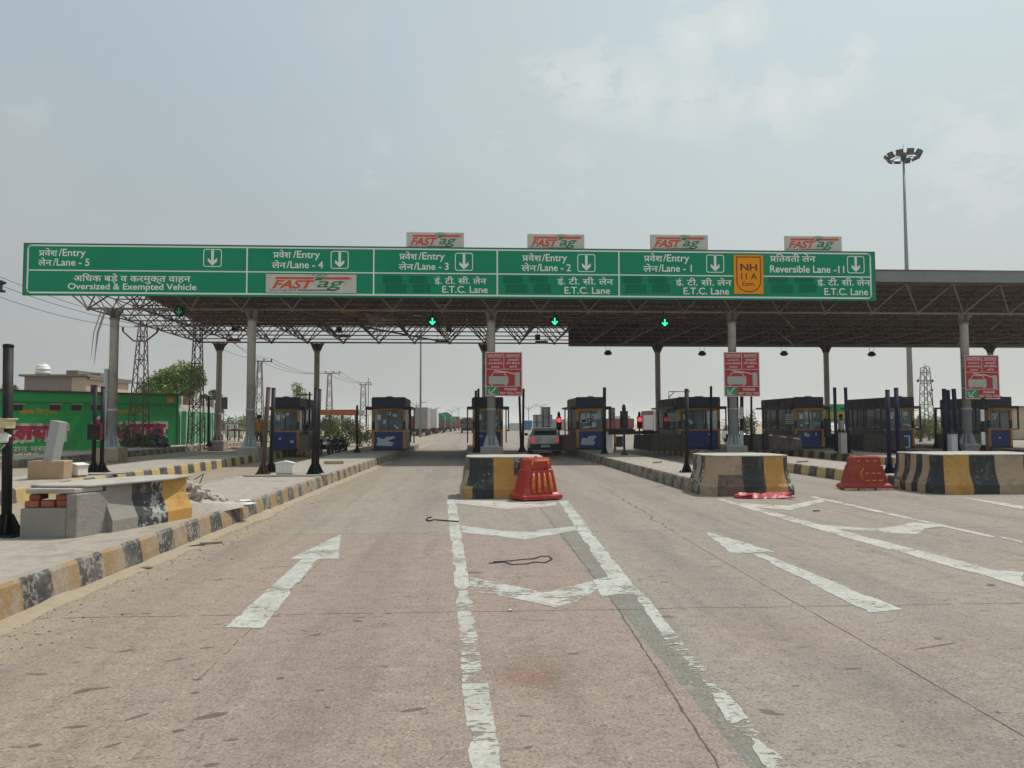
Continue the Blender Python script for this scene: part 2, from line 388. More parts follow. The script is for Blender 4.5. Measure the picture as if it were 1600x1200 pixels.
# slab joints: dark sealant, slightly wandering
SEAL = mat('joint_sealant', (.10, .085, .073), .9, var=.4, vscale=8)
mb = MB(); random.seed(3)
def wander(p, q, w, n=60, amp=.012, gap=0.0):
    p = Vector(p); q = Vector(q); d = (q-p); L = d.length; d /= L; nn = Vector((-d.y, d.x)); pr = None; off = 0
    for i in range(n+1):
        off = off*.8+random.uniform(-amp, amp); c = p+d*L*i/n+nn*off; ww = w*random.uniform(.45, 1.3)
        cur = (c+nn*ww/2, c-nn*ww/2)
        if pr and random.random() >= gap: mb.quad([(*pr[0], .0012), (*pr[1], .0012), (*cur[1], .0012), (*cur[0], .0012)])
        pr = cur
wander((1.13, 2.6), (1.30, 7.0), .014, 160, .004, .0); wander((1.30, 7.0), (1.37, 16.0), .012, 120, .004, .0)
wander((2.80, 2.6), (3.02, 11.4), .011, 90, .004, .0); wander((3.02, 11.4), (3.3, 18), .03, 60, .05, .35)
for y in (6.64, 11.4, 16.2, 20.6, 25.3):
    wander((-3.7, y+.02), (14, y-.02), .011, 220, .005, .08)
wander((-1.7, 5.0), (-1.72, 9.5), .007, 60, .006, .25)
wander((6.6, 2), (6.8, 30), .012, 160, .008, .3)
tag(mb.build('road_joints', SEAL, fix=False), kind='structure')
# dark scars and scuffs chipped into the slab surface
SCAR = mat('scar_brown', (.105, .082, .07), .9, var=.4, vscale=12, alpha=.42)
mb = MB(); rs = random.Random(17); zz = .0013
def scar(x, y, L, w, a):
    global zz
    zz += .0000015; n = 14; P = []
    for i in range(n):
        t_ = 2*pi*i/n; r_ = 1+.35*noise.noise(Vector((x*5+cos(t_)*1.3, y*5+sin(t_)*1.3, 3))); u = cos(t_)*L*r_*.5; v = sin(t_)*w*r_*.5
        P.append((x+u*cos(a)-v*sin(a), y+u*sin(a)+v*cos(a), zz))
    mb.quad(P)
for px, py, L, w, a in ((144, 1077, .20, .05, .3), (125, 1082, .10, .04, .6), (215, 1120, .15, .035, .9), (308, 1062, .06, .04, .2), (304, 1083, .06, .04, .2), (120, 1136, .12, .04, .1), (55, 1165, .07, .05, .7), (278, 1142, .06, .05, .3), (500, 1079, .06, .035, .1), (1300, 905, .06, .03, 0), (1465, 998, .07, .06, 0), (1460, 1010, .5, .03, .35), (1332, 1045, .14, .03, .1), (438, 1060, .05, .05, .5), (600, 975, .04, .04, 0), (175, 1165, .09, .03, .8), (330, 1195, .08, .04, .3), (1190, 892, .07, .02, 0), (825, 1168, .05, .03, .2)):
    p = G(px, py); scar(p.x, p.y, L, w, a)
for i in range(110):
    y = 3+rs.random()**1.6*17; x = rs.uniform(-3.5, .1*y+8); s = rs.choice((.02, .025, .035, .05, .09))
    scar(x, y, s*rs.uniform(.8, 2.2), s*rs.uniform(.5, .9), rs.gauss(.2, .5))
tag(mb.build('road_scars', SCAR, fix=False), kind='structure')
# painted markings
def paint_mat(name, wear, sc, col=(.53, .53, .475)):
    m = bpy.data.materials.new(name); m.use_nodes = True; t = m.node_tree
    b = t.nodes['Principled BSDF']; b.inputs['Roughness'].default_value = .75
    tc = N(t, 'ShaderNodeTexCoord').outputs['Object']
    c = mix_n(t, noise_n(t, tc, 4, 6, .6), tuple(v*.78 for v in col), tuple(v*1.1 for v in col))
    c = mix_n(t, math_n(t, 'MULTIPLY', smooth_n(t, noise_n(t, tc, 60, 4, .7), .55, .7), .5), c, (.2, .18, .16))
    c = mix_n(t, math_n(t, 'MULTIPLY', smooth_n(t, noise_n(t, tc, 1.7, 7, .7, .4), .42, .66), .42), c, (.25, .22, .19))
    c = mix_n(t, math_n(t, 'MULTIPLY', smooth_n(t, noise_n(t, tc, 22, 5, .7), .5, .62), .35), c, (.22, .20, .175))
    t.links.new(c, b.inputs['Base Color'])
    mp = N(t, 'ShaderNodeMapping'); t.links.new(tc, mp.inputs[0]); mp.inputs['Scale'].default_value = (.8, 1.5, 1)
    n = math_n(t, 'ADD', math_n(t, 'MULTIPLY', noise_n(t, mp.outputs[0], sc, 10, .7, .3), .6), math_n(t, 'MULTIPLY', noise_n(t, tc, 2.3, 4, .6), .4))
    t.links.new(math_n(t, 'MULTIPLY', math_n(t, 'SUBTRACT', 1.0, smooth_n(t, n, wear-.01, wear+.04)), .93), b.inputs['Alpha'])
    return m
PAINT = paint_mat('worn_road_paint', .545, 16); PAINT2 = paint_mat('badly_worn_road_paint', .505, 14); PAINT3 = paint_mat('faded_road_paint', .545, 18, (.56, .53, .47))
PAINT4 = paint_mat('mostly_gone_road_paint', .45, 13)
def gp(px, z=.004): return [G(x, y, z) for x, y in px]
mb = MB()
LZ = [.0018]
def LSGN(P):
    return 1 if sum(P[i].x*P[(i+1) % len(P)].y-P[(i+1) % len(P)].x*P[i].y for i in range(len(P))) > 0 else -1
def ln(pts, mi=0):
    LZ[0] += .0001; P = gp(pts, LZ[0]); out = []; near = min(p.y for p in P) < 14
    if not near: mb.quad(P, mi); return
    for i, a in enumerate(P):
        b = P[(i+1) % len(P)]; L = (b-a).length; n = max(1, int(L/.035)); nn = Vector((-(b-a).y, (b-a).x, 0)).normalized()
        for k in range(n):
            q = a+(b-a)*k/n
            if k:
                e = noise.noise(Vector((q.x*9, q.y*9, mi*3.3)))*.007+noise.noise(Vector((q.x*31, q.y*31, 2)))*.010
                g = noise.noise(Vector((q.x*3.1, q.y*3.1, 7.7)))
                if g > .22: e += min(.028, (g-.22)*.14*(1 if mi == 0 else 2))
                q = q+nn*max(-.008, min(.034, e))*LSGN(P)
            out.append(q)
    mb.quad(out, mi)
# left gore line, a strip split in lengths
ln([(698, 780), (712, 780), (735, 921), (711, 921)], 0); ln([(711, 921), (735, 921), (748, 1010), (720, 1010)], 1)
ln([(719, 1010), (749, 1010), (752, 1046), (721, 1046)], 1); ln([(721, 1046), (752, 1046), (762, 1067), (722, 1067)], 3); ln([(722, 1068), (762, 1066), (784, 1204), (735, 1204)], 0)
# right gore line
ln([(873, 783), (888, 782), (935, 845), (912, 845)], 0); ln([(912, 845), (935, 845), (1002, 928), (968, 928)], 0)
ln([(988, 926), (1004, 924), (1077, 1017), (1052, 1017)], 1); ln([(1052, 1018), (1077, 1018), (1122, 1064), (1098, 1062)], 3); ln([(1140, 1132), (1170, 1122), (1186, 1145), (1162, 1147)], 3); ln([(1098, 1062), (1124, 1066), (1170, 1122), (1140, 1132)], 1); ln([(1160, 1147), (1185, 1145), (1240, 1204), (1200, 1204)], 1)
# chevrons between them
ln([(712, 781), (870, 785), (868, 790), (793, 796), (712, 786)], 2)
ln([(720, 821), (775, 828), (818, 831), (900, 822), (905, 828), (820, 843), (780, 838), (722, 832)], 0)
ln([(734, 901), (776, 910), (850, 925), (925, 908), (934, 920), (905, 940), (868, 949), (800, 934), (735, 925)], 1)
ln([(926, 906), (966, 898), (1000, 923), (940, 932)], 0)
# arrows
ln([(352, 980), (410, 981), (497, 873), (471, 874)], 0); ln([(453, 873), (531, 835), (533, 834), (529, 873)], 0)
ln([(1358, 957), (1411, 952), (1193, 865), (1174, 865)], 0); ln([(1100, 831), (1110, 832), (1211, 862), (1143, 865)], 0)
# lane lines to the right
ln([(1118, 780), (1128, 779), (1340, 835), (1600, 902), (1600, 917), (1322, 840)], 2)
ln([(1262, 776), (1272, 775), (1555, 838), (1550, 840)], 2); ln([(1562, 838), (1600, 845), (1600, 849), (1566, 841)], 2)
ln([(1245, 817), (1300, 821), (1368, 826), (1430, 819), (1452, 822), (1435, 835), (1380, 832), (1330, 828), (1270, 823)], 2)
ln([(1396, 823), (1428, 816), (1480, 821), (1450, 826)], 2)
ln([(1518, 887), (1600, 894), (1600, 912)], 0); ln([(1500, 776), (1600, 790), (1600, 796), (1510, 779)], 2)
ln([(1140, 785), (1230, 790), (1285, 779), (1288, 784), (1235, 797), (1150, 790)], 2)
# far lane line on the left beyond the booths
ln([(655, 700), (658, 700), (684, 690), (682, 690)], 2)
tag(mb.build('road_markings', [PAINT, PAINT2, PAINT3, PAINT4], fix=False), kind='structure')
# islands and kerbs
KS = stripe_mat('kerb_stripes', .92, .10, (.30, .185, .075), (.045, .045, .048), .495)
KS2 = stripe_mat('kerb_stripes_bright', 1.1, .10, (.50, .36, .13), (.05, .05, .055), .60)
KS3 = stripe_mat('kerb_stripes_dull', .9, .3, (.22, .15, .085), (.06, .052, .048), .50)
def jitter(p, a=.012, f=3.0):
    n = noise.noise_vector(Vector(p)*f); return (p[0]+n.x*a, p[1], p[2]+n.z*a)
def island(xr, xl, y0, y1, right=None, left=None, mr=KS, ml=KS3, z=.30, nose=False):
    """xr, xl: functions of y giving the right and left kerb foot"""
    st = [y0+(y1-y0)*i/max(1, int((y1-y0)/.23)) for i in range(int((y1-y0)/.23)+1)]
    mbp = MB(); kw = .16
    for a, b in zip(st, st[1:]):
        mbp.quad([(xl(a)+kw, a, z), (xr(a)-kw, a, z), (xr(b)-kw, b, z), (xl(b)+kw, b, z)])
    tag(mbp.build('pavement', PAVE, fix=False), kind='structure')
    for fn, s, m in ((xr, 1, mr), (xl, -1, ml)):
        k = MB(); rows = []
        for y in st:
            x = fn(y)
            rows.append([jitter((x, y, -.03)), jitter((x-s*.015, y, .12)), jitter((x-s*.04, y, z-.03)), jitter((x-s*.065, y, z+.005), .006), jitter((x-s*kw, y, z+.008), .006), (x-s*(kw+.02), y, z-.03)])
        for r0, r1 in zip(rows, rows[1:]):
            for i in range(5): k.quad([r0[i], r1[i], r1[i+1], r0[i+1]] if s > 0 else [r0[i], r0[i+1], r1[i+1], r1[i]])
        for yy, r in ((y0, rows[0]), (y1, rows[-1])): k.quad(r)
        tag(k.build('kerb', m, fix=False), kind='structure')
    k = MB(); k.box(xl(y0)+.02, xr(y0)-.02, y0+.005, y0+.15, -.03, z+.004); k.box(xl(y1)+.02, xr(y1)-.02, y1-.15, y1-.005, -.03, z+.004)
    tag(k.build('kerb', mr, fix=True), kind='structure')
def lerpf(pts):
    def f(y):
        if y <= pts[0][0]: return pts[0][1]
        for (a, u), (b, v) in zip(pts, pts[1:]):
            if y <= b: return u+(v-u)*(y-a)/(b-a)
        return pts[-1][1]
    return f
island(lerpf([(3, -3.78), (10, -3.70), (20, -3.62), (44, -3.22)]), lambda y: -5.95, 1.5, 50, mr=KS)
island(lerpf([(12, -9.3), (44, -8.9)]), lambda y: -11.6, 12, 50, mr=KS2)
island(lambda y: -16.75, lambda y: -19.2, 14, 60, mr=KS3)
island(lambda y: 1.60, lambda y: -.10, 17.6, 48, mr=KS3)
island(lambda y: 7.0, lerpf([(17, 5.15), (44, 5.25)]), 17.5, 48, mr=KS3, ml=KS3)
island(lambda y: 12.6, lambda y: 10.35, 18, 48, mr=KS3, ml=KS2)
island(lambda y: 17.9, lambda y: 15.8, 24, 48, mr=KS3, ml=KS2)
island(lambda y: 23.2, lambda y: 21.1, 24, 48, mr=KS3, ml=KS3)
island(lambda y: 28.5, lambda y: 26.2, 24, 48, mr=KS3, ml=KS3)
# verge on the left beyond the outer kerb, with its low second kerb
mb = MB(); mb.quad([(-60, 20, .02), (-19.0, 20, .02), (-19.0, 70, .02), (-60, 70, .02)])
tag(mb.build('verge', DUST, fix=False), kind='structure')
# sand drift along the near kerb: a thin bank
SAND = mat('sand', (.36, .295, .21), .98, var=.22, vscale=9, bump=.7, bscale=60)
mb = MB(); kx = lerpf([(3, -3.78), (10, -3.70), (20, -3.62), (44, -3.22)]); rows = []
random.seed(11)
for i in range(150):
    y = 3+i*.2; w = .12+.22*abs(noise.noise(Vector((y*.7, 1, 0))))+.05*random.random(); h = .02+.035*abs(noise.noise(Vector((y*1.3, 5, 0))))
    rows.append([(kx(y)-.01, y, h+.012), (kx(y)+w*.35, y, h*.7+.006), (kx(y)+w, y, .001)])
for a, b in zip(rows, rows[1:]):
    for i in range(2): mb.quad([a[i], a[i+1], b[i+1], b[i]], 0, True)
tag(mb.build('sand_drift', SAND, fix=False), kind='stuff')
# ---------------------------------------------------------------- concrete crash blocks
PB = peel_mat('peeling_black_paint', (.022, .024, .028), (.42, .40, .36), .60, 5.5)
PBW = peel_mat('flaked_black_paint', (.03, .033, .036), (.44, .43, .40), .535, 6)
PY = peel_mat('peeling_yellow_paint', (.50, .27, .06), (.40, .33, .24), .60, 5, second=(.33, .15, .03))
PT = peel_mat('tan_worn_paint', (.40, .29, .19), (.30, .26, .22), .56, 4, second=(.20, .13, .08))
PR = peel_mat('brown_weathered_paint', (.15, .10, .07), (.28, .24, .2), .55, 4, second=(.05, .045, .042), samt=.8)
CAPM = mat('pale_mortar', (.42, .39, .34), .9, var=.15, vscale=4, bump=.4, bscale=30, dirt=(.33, .28, .23), dirt_amt=.5)
BLOCKM = [PB, PY, PT, PR, PBW, CAPM]
def crash_block(label, x0, x1, y0, y1, pick, H=.86, R=.34, cap=5):
    t = thing('crash_block', label, 'crash block', ((x0+x1)/2, y0, 0), 0, 'painted concrete crash blocks on the lane islands')
    cx = (x0+x1)/2; hx = (x1-x0)/2; L = y1-y0
    base = rrect(-hx, hx, 0, L, R, 7); pl = []
    for i in range(len(base)):                      # resample finely
        a = Vector(base[i]); b = Vector(base[(i+1) % len(base)]); n = max(1, int((b-a).length/.06))
        for j in range(n): pl.append(a+(b-a)*j/n)
    cen = Vector((0, L/2)); prof = [(.14, -.02), (.14, .20), (.10, .26), (.03, .46), (.005, .60), (0, H)]
    rings = []
    for off, z in prof:
        r = []
        for i, p in enumerate(pl):
            d = (pl[(i+1) % len(pl)]-pl[i-1]); nn = Vector((d.y, -d.x)).normalized()
            k = noise.noise(Vector((p.x*2+x0, p.y*2, z*3)))*.012
            q = p+nn*(off+k); r.append((q.x, q.y, z))
        rings.append(r)
    mb = MB(); mb.loft(rings, 0, False, False, mif=lambda i, k: pick(pl[k].x+cx, pl[k].y+y0, i))
    mb.f.append(tuple(len(mb.v)-len(pl)+i for i in range(len(pl)))); mb.m.append(5); mb.sm.append(False)
    mb.build('painted_body', BLOCKM, t)
    c = MB(); rr = []
    for off, z in ((-.002, H+.001), (.006, H+.008), (.004, H+.022), (-.02, H+.026)):
        rr.append([(p.x*(1+off/hx), L/2+(p.y-L/2)*(1+off*2/L), z+.008*noise.noise(Vector((p.x*3, p.y*3, 1)))) for p in pl])
    c.loft(rr, 0, False); c.build('cap', CAPM, t)
    return t
def pk1(x, y, i):
    if y > 17.0 and x < .3: return 3
    if x < .02: return 2 if i < 4 and x > -.1 else 3
    if x < .13 and i < 2: return 1
    if x < .50: return 0
    if x < .95: return 1
    if x < 1.12 and i > 2: return 4
    return 1 if x < 1.35 else 3
def pk2(x, y, i):
    if x < 5.50: return 4 if int(y*3.1) % 2 else 2
    if x < 5.98: return 2 if i > 2 else 3
    if x < 6.47: return 0
    if x < 6.98: return 1
    return 4
def pk3(x, y, i):
    if x < 10.66: return (0 if int((y+x)*4.2) % 2 else 2)
    if x < 11.22: return 1
    if x < 11.86: return 0
    if x < 12.5: return 2
    return 4
crash_block('black and orange crash block with the tall red plastic barrier at its corner', -.05, 1.62, 16.62, 17.95, pk1)
crash_block('crash block with flattened red plastic at its foot, below the middle red notice', 5.32, 7.18, 16.75, 18.3, pk2)
crash_block('crash block at the right edge of the picture, dark stripe between two orange ones', 10.5, 13.3, 16.78, 18.6, pk3)
# broken block on the left
BG = mat('grey_plaster', (.27, .25, .225), .9, var=.2, vscale=2.5, bump=.5, bscale=20, dirt=(.16, .14, .12), dirt_amt=.5, dscale=3)
t = thing('broken_crash_block', 'broken crash block with loose slab on top and rubble at its far end', 'crash block', (-4.75, 9.3, .3), 0, 'painted concrete crash blocks on the lane islands')
mb = MB()
A = Vector((-.40, -.10)); Bq = Vector((.24, -.12)); Cq = Vector((.84, 1.95)); D = Vector((.1, 2.1))
def seg(p, q, a, b): return p+(q-p)*a, p+(q-p)*b
# front box (bare plaster) with an open hole at its upper left
mb.prism([(A.x, A.y), (Bq.x-.12, Bq.y), (Bq.x-.02, Bq.y+.5), (A.x+.02, A.y+.6)], -.01, .34); mb.prism([(Bq.x-.118, Bq.y), (Bq.x, Bq.y), (Bq.x+.14, Bq.y+.5), (Bq.x-.018, Bq.y+.5)], -.01, .50)
mb.build('plaster_box', [BG], t, bevel=.015)
mb = MB()
p0 = Vector((.36, .34)); 
prof = [(.10, 0), (.10, .14), (.03, .28), (0, .36), (0, .56)]
def side_seg(mb, s0, s1, mi, jag=0):
    a = p0+(Cq-p0)*s0; b = p0+(Cq-p0)*s1; d = (Cq-p0).normalized(); nn = Vector((d.y, -d.x))
    k = 7
    rows = []
    for i in range(k+1):
        c = a+(b-a)*i/k
        rows.append([(c.x+nn.x*o, c.y+nn.y*o, z) for o, z in prof]+[(c.x-nn.x*.55, c.y-nn.y*.55, .56), (c.x-nn.x*.55, c.y-nn.y*.55, 0)])
    mb.loft(rows, mi, False)
side_seg(mb, 0, .26, 2); side_seg(mb, .261, .60, 0); side_seg(mb, .601, .90, 1)
mb.build('painted_side', [PBW, PY, BG], t)
mb = MB(); BRK = mat('red_brick', (.33, .11, .06), .9, var=.3, vscale=8, bump=.5, bscale=30)
for i in range(3): mb.box(-.37+i*.165, -.22+i*.165, -.06+.02*i, .12, .345, .42, M=Matrix.Rotation(random.uniform(-.1, .1), 4, 'Z'))
mb.box(-.36, -.24, 0, .2, .425, .49); mb.box(-.05, .08, -.02, .2, .425, .49)
mb.build('brick_course', BRK, t, bevel=.008)
mb = MB(); 
slab = [(-.42, .14), (-.22, .06), (.26, .02), (.50, .5), (.80, 1.2), (.84, 1.85), (.4, 1.95), (-.1, 1.2)]
mb.prism(slab, .563, .592); mb.prism([(-.37, -.06), (.20, -.10), (.34, .3), (-.2, .5)], .505, .56); mb.build('top_slab', PALEC, t, bevel=.012)
RUB = mat('rubble_concrete', (.42, .38, .33), .95, var=.3, vscale=5, bump=.8, bscale=25)
def rock(mb, c, r, rnd, mi=0):
    bm = bmesh.new(); bmesh.ops.create_icosphere(bm, subdivisions=1, radius=1)
    sc = Vector((rnd.uniform(.6, 1.3), rnd.uniform(.6, 1.3), rnd.uniform(.4, .9)))*r; R = Matrix.Rotation(rnd.uniform(0, 6), 3, 'Z')
    n = len(mb.v)
    for v in bm.verts:
        p = v.co*(1+rnd.uniform(-.25, .25)); p = R @ Vector((p.x*sc.x, p.y*sc.y, p.z*sc.z)); mb.v.append((c[0]+p.x, c[1]+p.y, c[2]+p.z))
    for f in bm.faces: mb.f.append(tuple(n+v.index for v in f.verts)); mb.m.append(mi); mb.sm.append(False)
    bm.free()
rnd = random.Random(5); mb = MB()
for i in range(620):
    s = rnd.random()**1.1; L = s*1.5; hgt = max(0, .50*(1-s))
    x = .30+L*.28+rnd.uniform(-.45, .42)*(1-s*.35); y = 1.95+L+rnd.uniform(-.15, .15)
    rock(mb, (x, y, hgt*(.55+.45*rnd.random())), rnd.choice((.03, .05, .08, .12))*rnd.uniform(.7, 1.3)*(1-.4*s), rnd)
# a ragged core below the lumps
rows = []
for i in range(9):
    y = 1.9+i*.2; h = .40*(1-i/9)-.02; cx = .36+i*.05
    rows.append([(cx-.42, y, -.02), (cx-.36, y, h*.6), (cx-.1, y, h+.03*rnd.random()), (cx+.2, y, h*.95), (cx+.40, y, h*.5), (cx+.46, y, -.02)])
mb.loft(rows, 0, False)
mb.build('rubble_end', RUB, t)
mb = MB()
for i in range(7):
    x = .3+rnd.uniform(-.2, .45); y = 1.9+rnd.uniform(0, .6); z = .3+rnd.uniform(0, .2)
    mb.tube([(x, y, z), (x+.1*rnd.uniform(-1, 1), y+.25, z+rnd.uniform(-.1, .12)), (x+.2*rnd.uniform(-1, 1), y+.45, z-.1)], .008, 5)
mb.build('reinforcing_bar', RUST, t)
# ---------------------------------------------------------------- red plastic barriers
RED = mat('red_plastic', (.40, .022, .02), .35, var=.2, vscale=4, dirt=(.42, .13, .05), dirt_amt=.5, dscale=4, bump=.1, bscale=8)
REDO = mat('orange_scuffed_plastic', (.60, .20, .04), .5, var=.3, vscale=9, dirt=(.38, .03, .02), dirt_amt=.8, dscale=6)
REDH = mat('dusty_red_plastic', (.32, .028, .02), .55, var=.2, vscale=4, dirt=(.40, .12, .04), dirt_amt=.35, dscale=5)
def barrier_body(w, d, h, tw, td, mats, t, ribs):
    def ring(hw, hd, z, r=.05): return [(x, y, z) for x, y in rrect(-hw, hw, -hd, hd, r, 3)]
    mb = MB(); W2, D2 = w/2, d/2
    prof = [(W2, D2, 0.02), (W2+.02, D2+.02, .03), (W2+.02, D2+.02, .10), (W2-.01, D2-.01, .135), (W2-.06, D2-.05, .16),
            (tw/2+.07, td/2+.05, h*.72), (tw/2+.05, td/2+.03, h*.735), (tw/2+.03, td/2+.02, h*.95), (tw/2, td/2, h), (tw/2-.05, td/2-.04, h+.005)]
    mb.loft([ring(a, b, z) for a, b, z in prof], 0, False)
    mb.build('shell', mats, t, bevel=.01)
    return
t = thing('plastic_barrier', 'tall ribbed red plastic barrier standing against the nearest orange and black block', 'barrier', (1.42, 16.25, 0), radians(24), 'red plastic road barriers')
barrier_body(.92, .62, .88, .50, .30, [RED], t, True)
def on_front(u, z, w=.92, d=.62, tw=.50, td=.30, h=.88, out=.012):
    k = max(0, min(1, (z-.16)/(h*.72-.16))); hw = (w/2-.06)*(1-k)+(tw/2+.07)*k; hd = (d/2-.05)*(1-k)+(td/2+.05)*k
    return Vector((u*hw, -hd-out, z))
for u in (-.55, -.18, .2, .58):
    mb = MB(); pts = [on_front(u, z, out=.016) for z in (.17, .3, .45, .57)]
    mb.tube(pts, [.035, .04, .036, .02], 8); mb.build('rib', REDO, t)
mb = MB(); mb.tube([Vector((-.19, -.185, .80)), Vector((-.19, -.19, .68)), Vector((.19, -.19, .66)), Vector((.19, -.185, .80))], .022, 8); mb.tube([Vector((-.2, -.175, .82)), Vector((.2, -.175, .82))], .026, 8)
mb.build('handle_moulding', REDO, t)
mb = MB(); mb.lathe([(.03, 0), (.03, .02), (.022, .03)], (0, 0, .885), 12); mb.build('filler_cap', RED, t)
t = thing('plastic_barrier', 'squat red plastic barrier with faded yellow marks beside the right kerb', 'barrier', (9.52, 18.1, 0), radians(-4), 'red plastic road barriers')
barrier_body(1.1, .55, .80, .62, .30, [REDH], t, False)
mb = MB(); mb.box(-.57, -.30, -.31, -.2, .0, .05); mb.box(-.24, .10, -.305, -.2, .0, .045); mb.box(.16, .56, -.31, -.2, .0, .05); mb.build('torn_foot', mat('pale_scuffed_plastic', (.55, .42, .38), .7, var=.3, vscale=9, dirt=(.2, .04, .03), dirt_amt=.8, dscale=9), t)
mb = MB(); YM = mat('faded_yellow_paint', (.62, .30, .06), .6, var=.3, vscale=12)
def onf2(u, z): return on_front(u, z, 1.1, .55, .62, .30, .80, .006)
for pts in ([(-.22, .52), (-.42, .40), (-.26, .26)],):
    q = [onf2(a, b) for a, b in pts]
    for a, b in zip(q, q[1:]):
        d = (b-a).normalized()*.0; w = .022
        mb.quad([a+Vector((0, 0, w)), a-Vector((0, 0, w)), b-Vector((0, 0, w)), b+Vector((0, 0, w))])
for u in (-.05, .3, .62):
    for z in (.40, .23): 
        a = onf2(u, z); mb.quad([a+Vector((-.05, 0, .012)), a+Vector((-.05, 0, -.012)), a+Vector((.05, 0, -.012)), a+Vector((.05, 0, .012))])
for x in (-.2, 0, .2): mb.box(x-.03, x+.03, -.185, -.17, .68, .705)
mb.build('yellow_marking', YM, t, fix=False)
# flattened barrier
p = G(1192, 778); t = thing('flattened_barrier', 'flattened torn red plastic lying at the foot of the middle crash block', 'barrier', (p.x, p.y, 0), 0, 'red plastic road barriers')
RF = mat('faded_pink_red_plastic', (.42, .05, .06), .45, var=.3, vscale=6)
mb = MB(); rnd = random.Random(2); rows = []
for i in range(15):
    u = i/14; x = -.62+1.24*u; w = .20*sin(pi*min(1, u*1.05+.02))**.5+.02
    rows.append([(x, -w*(1+.2*rnd.random()), .012), (x, -w*.8, .05+.03*rnd.random()), (x, -w*.2, .09+.05*rnd.random()-.03*(i % 3 == 0)), (x, w*.4, .07+.05*rnd.random()), (x, w*.9, .03), (x, w, .012)])
mb.loft(rows, 0, False); mb.build('crumpled_shell', RF, t)
mb = MB(); mb.quad([(.2, -.30, .02), (.5, -.34, .05), (.66, -.2, .02), (.3, -.16, .07)]); mb.quad([(-.6, -.12, .04), (-.3, -.25, .10), (-.25, -.1, .12), (-.5, .0, .07)]); mb.build('torn_flap', RF, t, fix=False)
# ---------------------------------------------------------------- litter on the road
def wire(name, label, px, r=.008, cat='wire', closed=False, m=None, z=.01):
    mb = MB(); P = [G(x, y, z) for x, y in px]; c = P[0].copy(); c.z = 0
    mb.tube([p-c for p in P], r, 6); o = mb.build(name, m or RUBBER, None, loc=c); tag(o, label, cat); return o
wire('wire', 'short dark wire with a hooked end crossing the left white line', [(674, 808), (668, 809), (666, 812), (671, 814), (678, 812), (690, 813), (716, 815)], .012)
wire('wire', 'thin tangled wire lying in the middle of the painted gore', [(764, 880), (776, 879), (788, 878), (800, 882), (822, 881), (836, 878), (852, 879), (863, 873), (858, 869), (845, 869), (833, 873), (815, 874), (800, 876), (786, 877), (770, 878)], .006)
rnd = random.Random(8); mb = MB(); q = G(797, 955); rock(mb, (0, 0, .012), .022, rnd); tag(mb.build('paper_scrap', WHITEP, None, loc=q), 'tiny white scrap lying below the middle chevron', 'litter')
WOOD = mat('grey_wood', (.30, .25, .2), .9, var=.3, vscale=12)
def plank(name, label, a, b, w, h, m=WOOD, z0=0.0, cat='litter'):
    p = G(*a, z0); q = G(*b, z0); L = (q-p).length; ang = atan2(q.y-p.y, q.x-p.x); mb = MB()
    mb.prism([(0, -w/2), (L*.4, -w*.6), (L, -w*.2), (L*.98, w*.35), (L*.3, w/2)], z0+.004, z0+h)
    o = mb.build(name, m, None, loc=(p.x, p.y, 0)); o.rotation_euler = (0, 0, ang); tag(o, label, cat); return o
plank('broken_plank', 'pale broken strip of wood on the road beside the near kerb', (312, 851), (348, 849), .05, .03)
plank('bark_scrap', 'dark twisted scrap beside the pale wooden strip', (290, 857), (320, 852), .05, .025, mat('dark_bark', (.09, .07, .055), .95, var=.3))
plank('cardboard_scrap', 'flat brown scrap on the sand nearer along the kerb', (221, 888), (236, 889), .08, .02, mat('cardboard', (.22, .15, .09), .95, var=.3))
plank('metal_strip', 'short dark strip lying between the two right lane lines', (1269, 799), (1281, 799), .04, .02, RUST)
# small gravel near the kerb
mb = MB(); rnd = random.Random(21)
for i in range(620):
    y = 3+rnd.random()**1.5*22; x = kx(y)+.03+abs(rnd.gauss(0, .40))
    rock(mb, (x, y, .004), rnd.uniform(.004, .012), rnd, rnd.choice((0, 0, 0, 1)))
tag(mb.build('gravel', [mat('gravel_tan', (.30, .24, .18), .95), mat('gravel_dark', (.09, .075, .065), .95)]), kind='stuff')
# ================================================================== CANOPY
Y1, MOD, MY, ZB, ZT = 34.0, 2.18, 1.957, 6.62, 7.82
X0 = 1.0
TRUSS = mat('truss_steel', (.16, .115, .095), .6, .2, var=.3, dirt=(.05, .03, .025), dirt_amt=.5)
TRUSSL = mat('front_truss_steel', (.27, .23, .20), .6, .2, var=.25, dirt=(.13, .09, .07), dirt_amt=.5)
t = thing('toll_canopy', 'wide steel space frame canopy over the toll booths on grey columns', 'canopy', (X0, Y1, 0))
mb = MB(); k0, k1 = -8, 17
bx = lambda k: k*MOD; by = lambda j: j*MY
zb, zt = ZB, ZT
for j in range(8):                              # bottom chords along x, and the front one paler
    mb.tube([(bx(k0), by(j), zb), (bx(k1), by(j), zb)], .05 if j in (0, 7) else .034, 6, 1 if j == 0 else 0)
for k in range(k0, k1+1): mb.tube([(bx(k), 0, zb), (bx(k), by(7), zb)], .034, 5)
for j in range(9): mb.tube([(bx(k0-.5), by(j-.5), zt), (bx(k1+.5), by(j-.5), zt)], .042 if j in (0, 8) else .034, 5)
for k in range(k0, k1+2): mb.tube([(bx(k-.5), by(-.5), zt), (bx(k-.5), by(7.5), zt)], .034, 5)
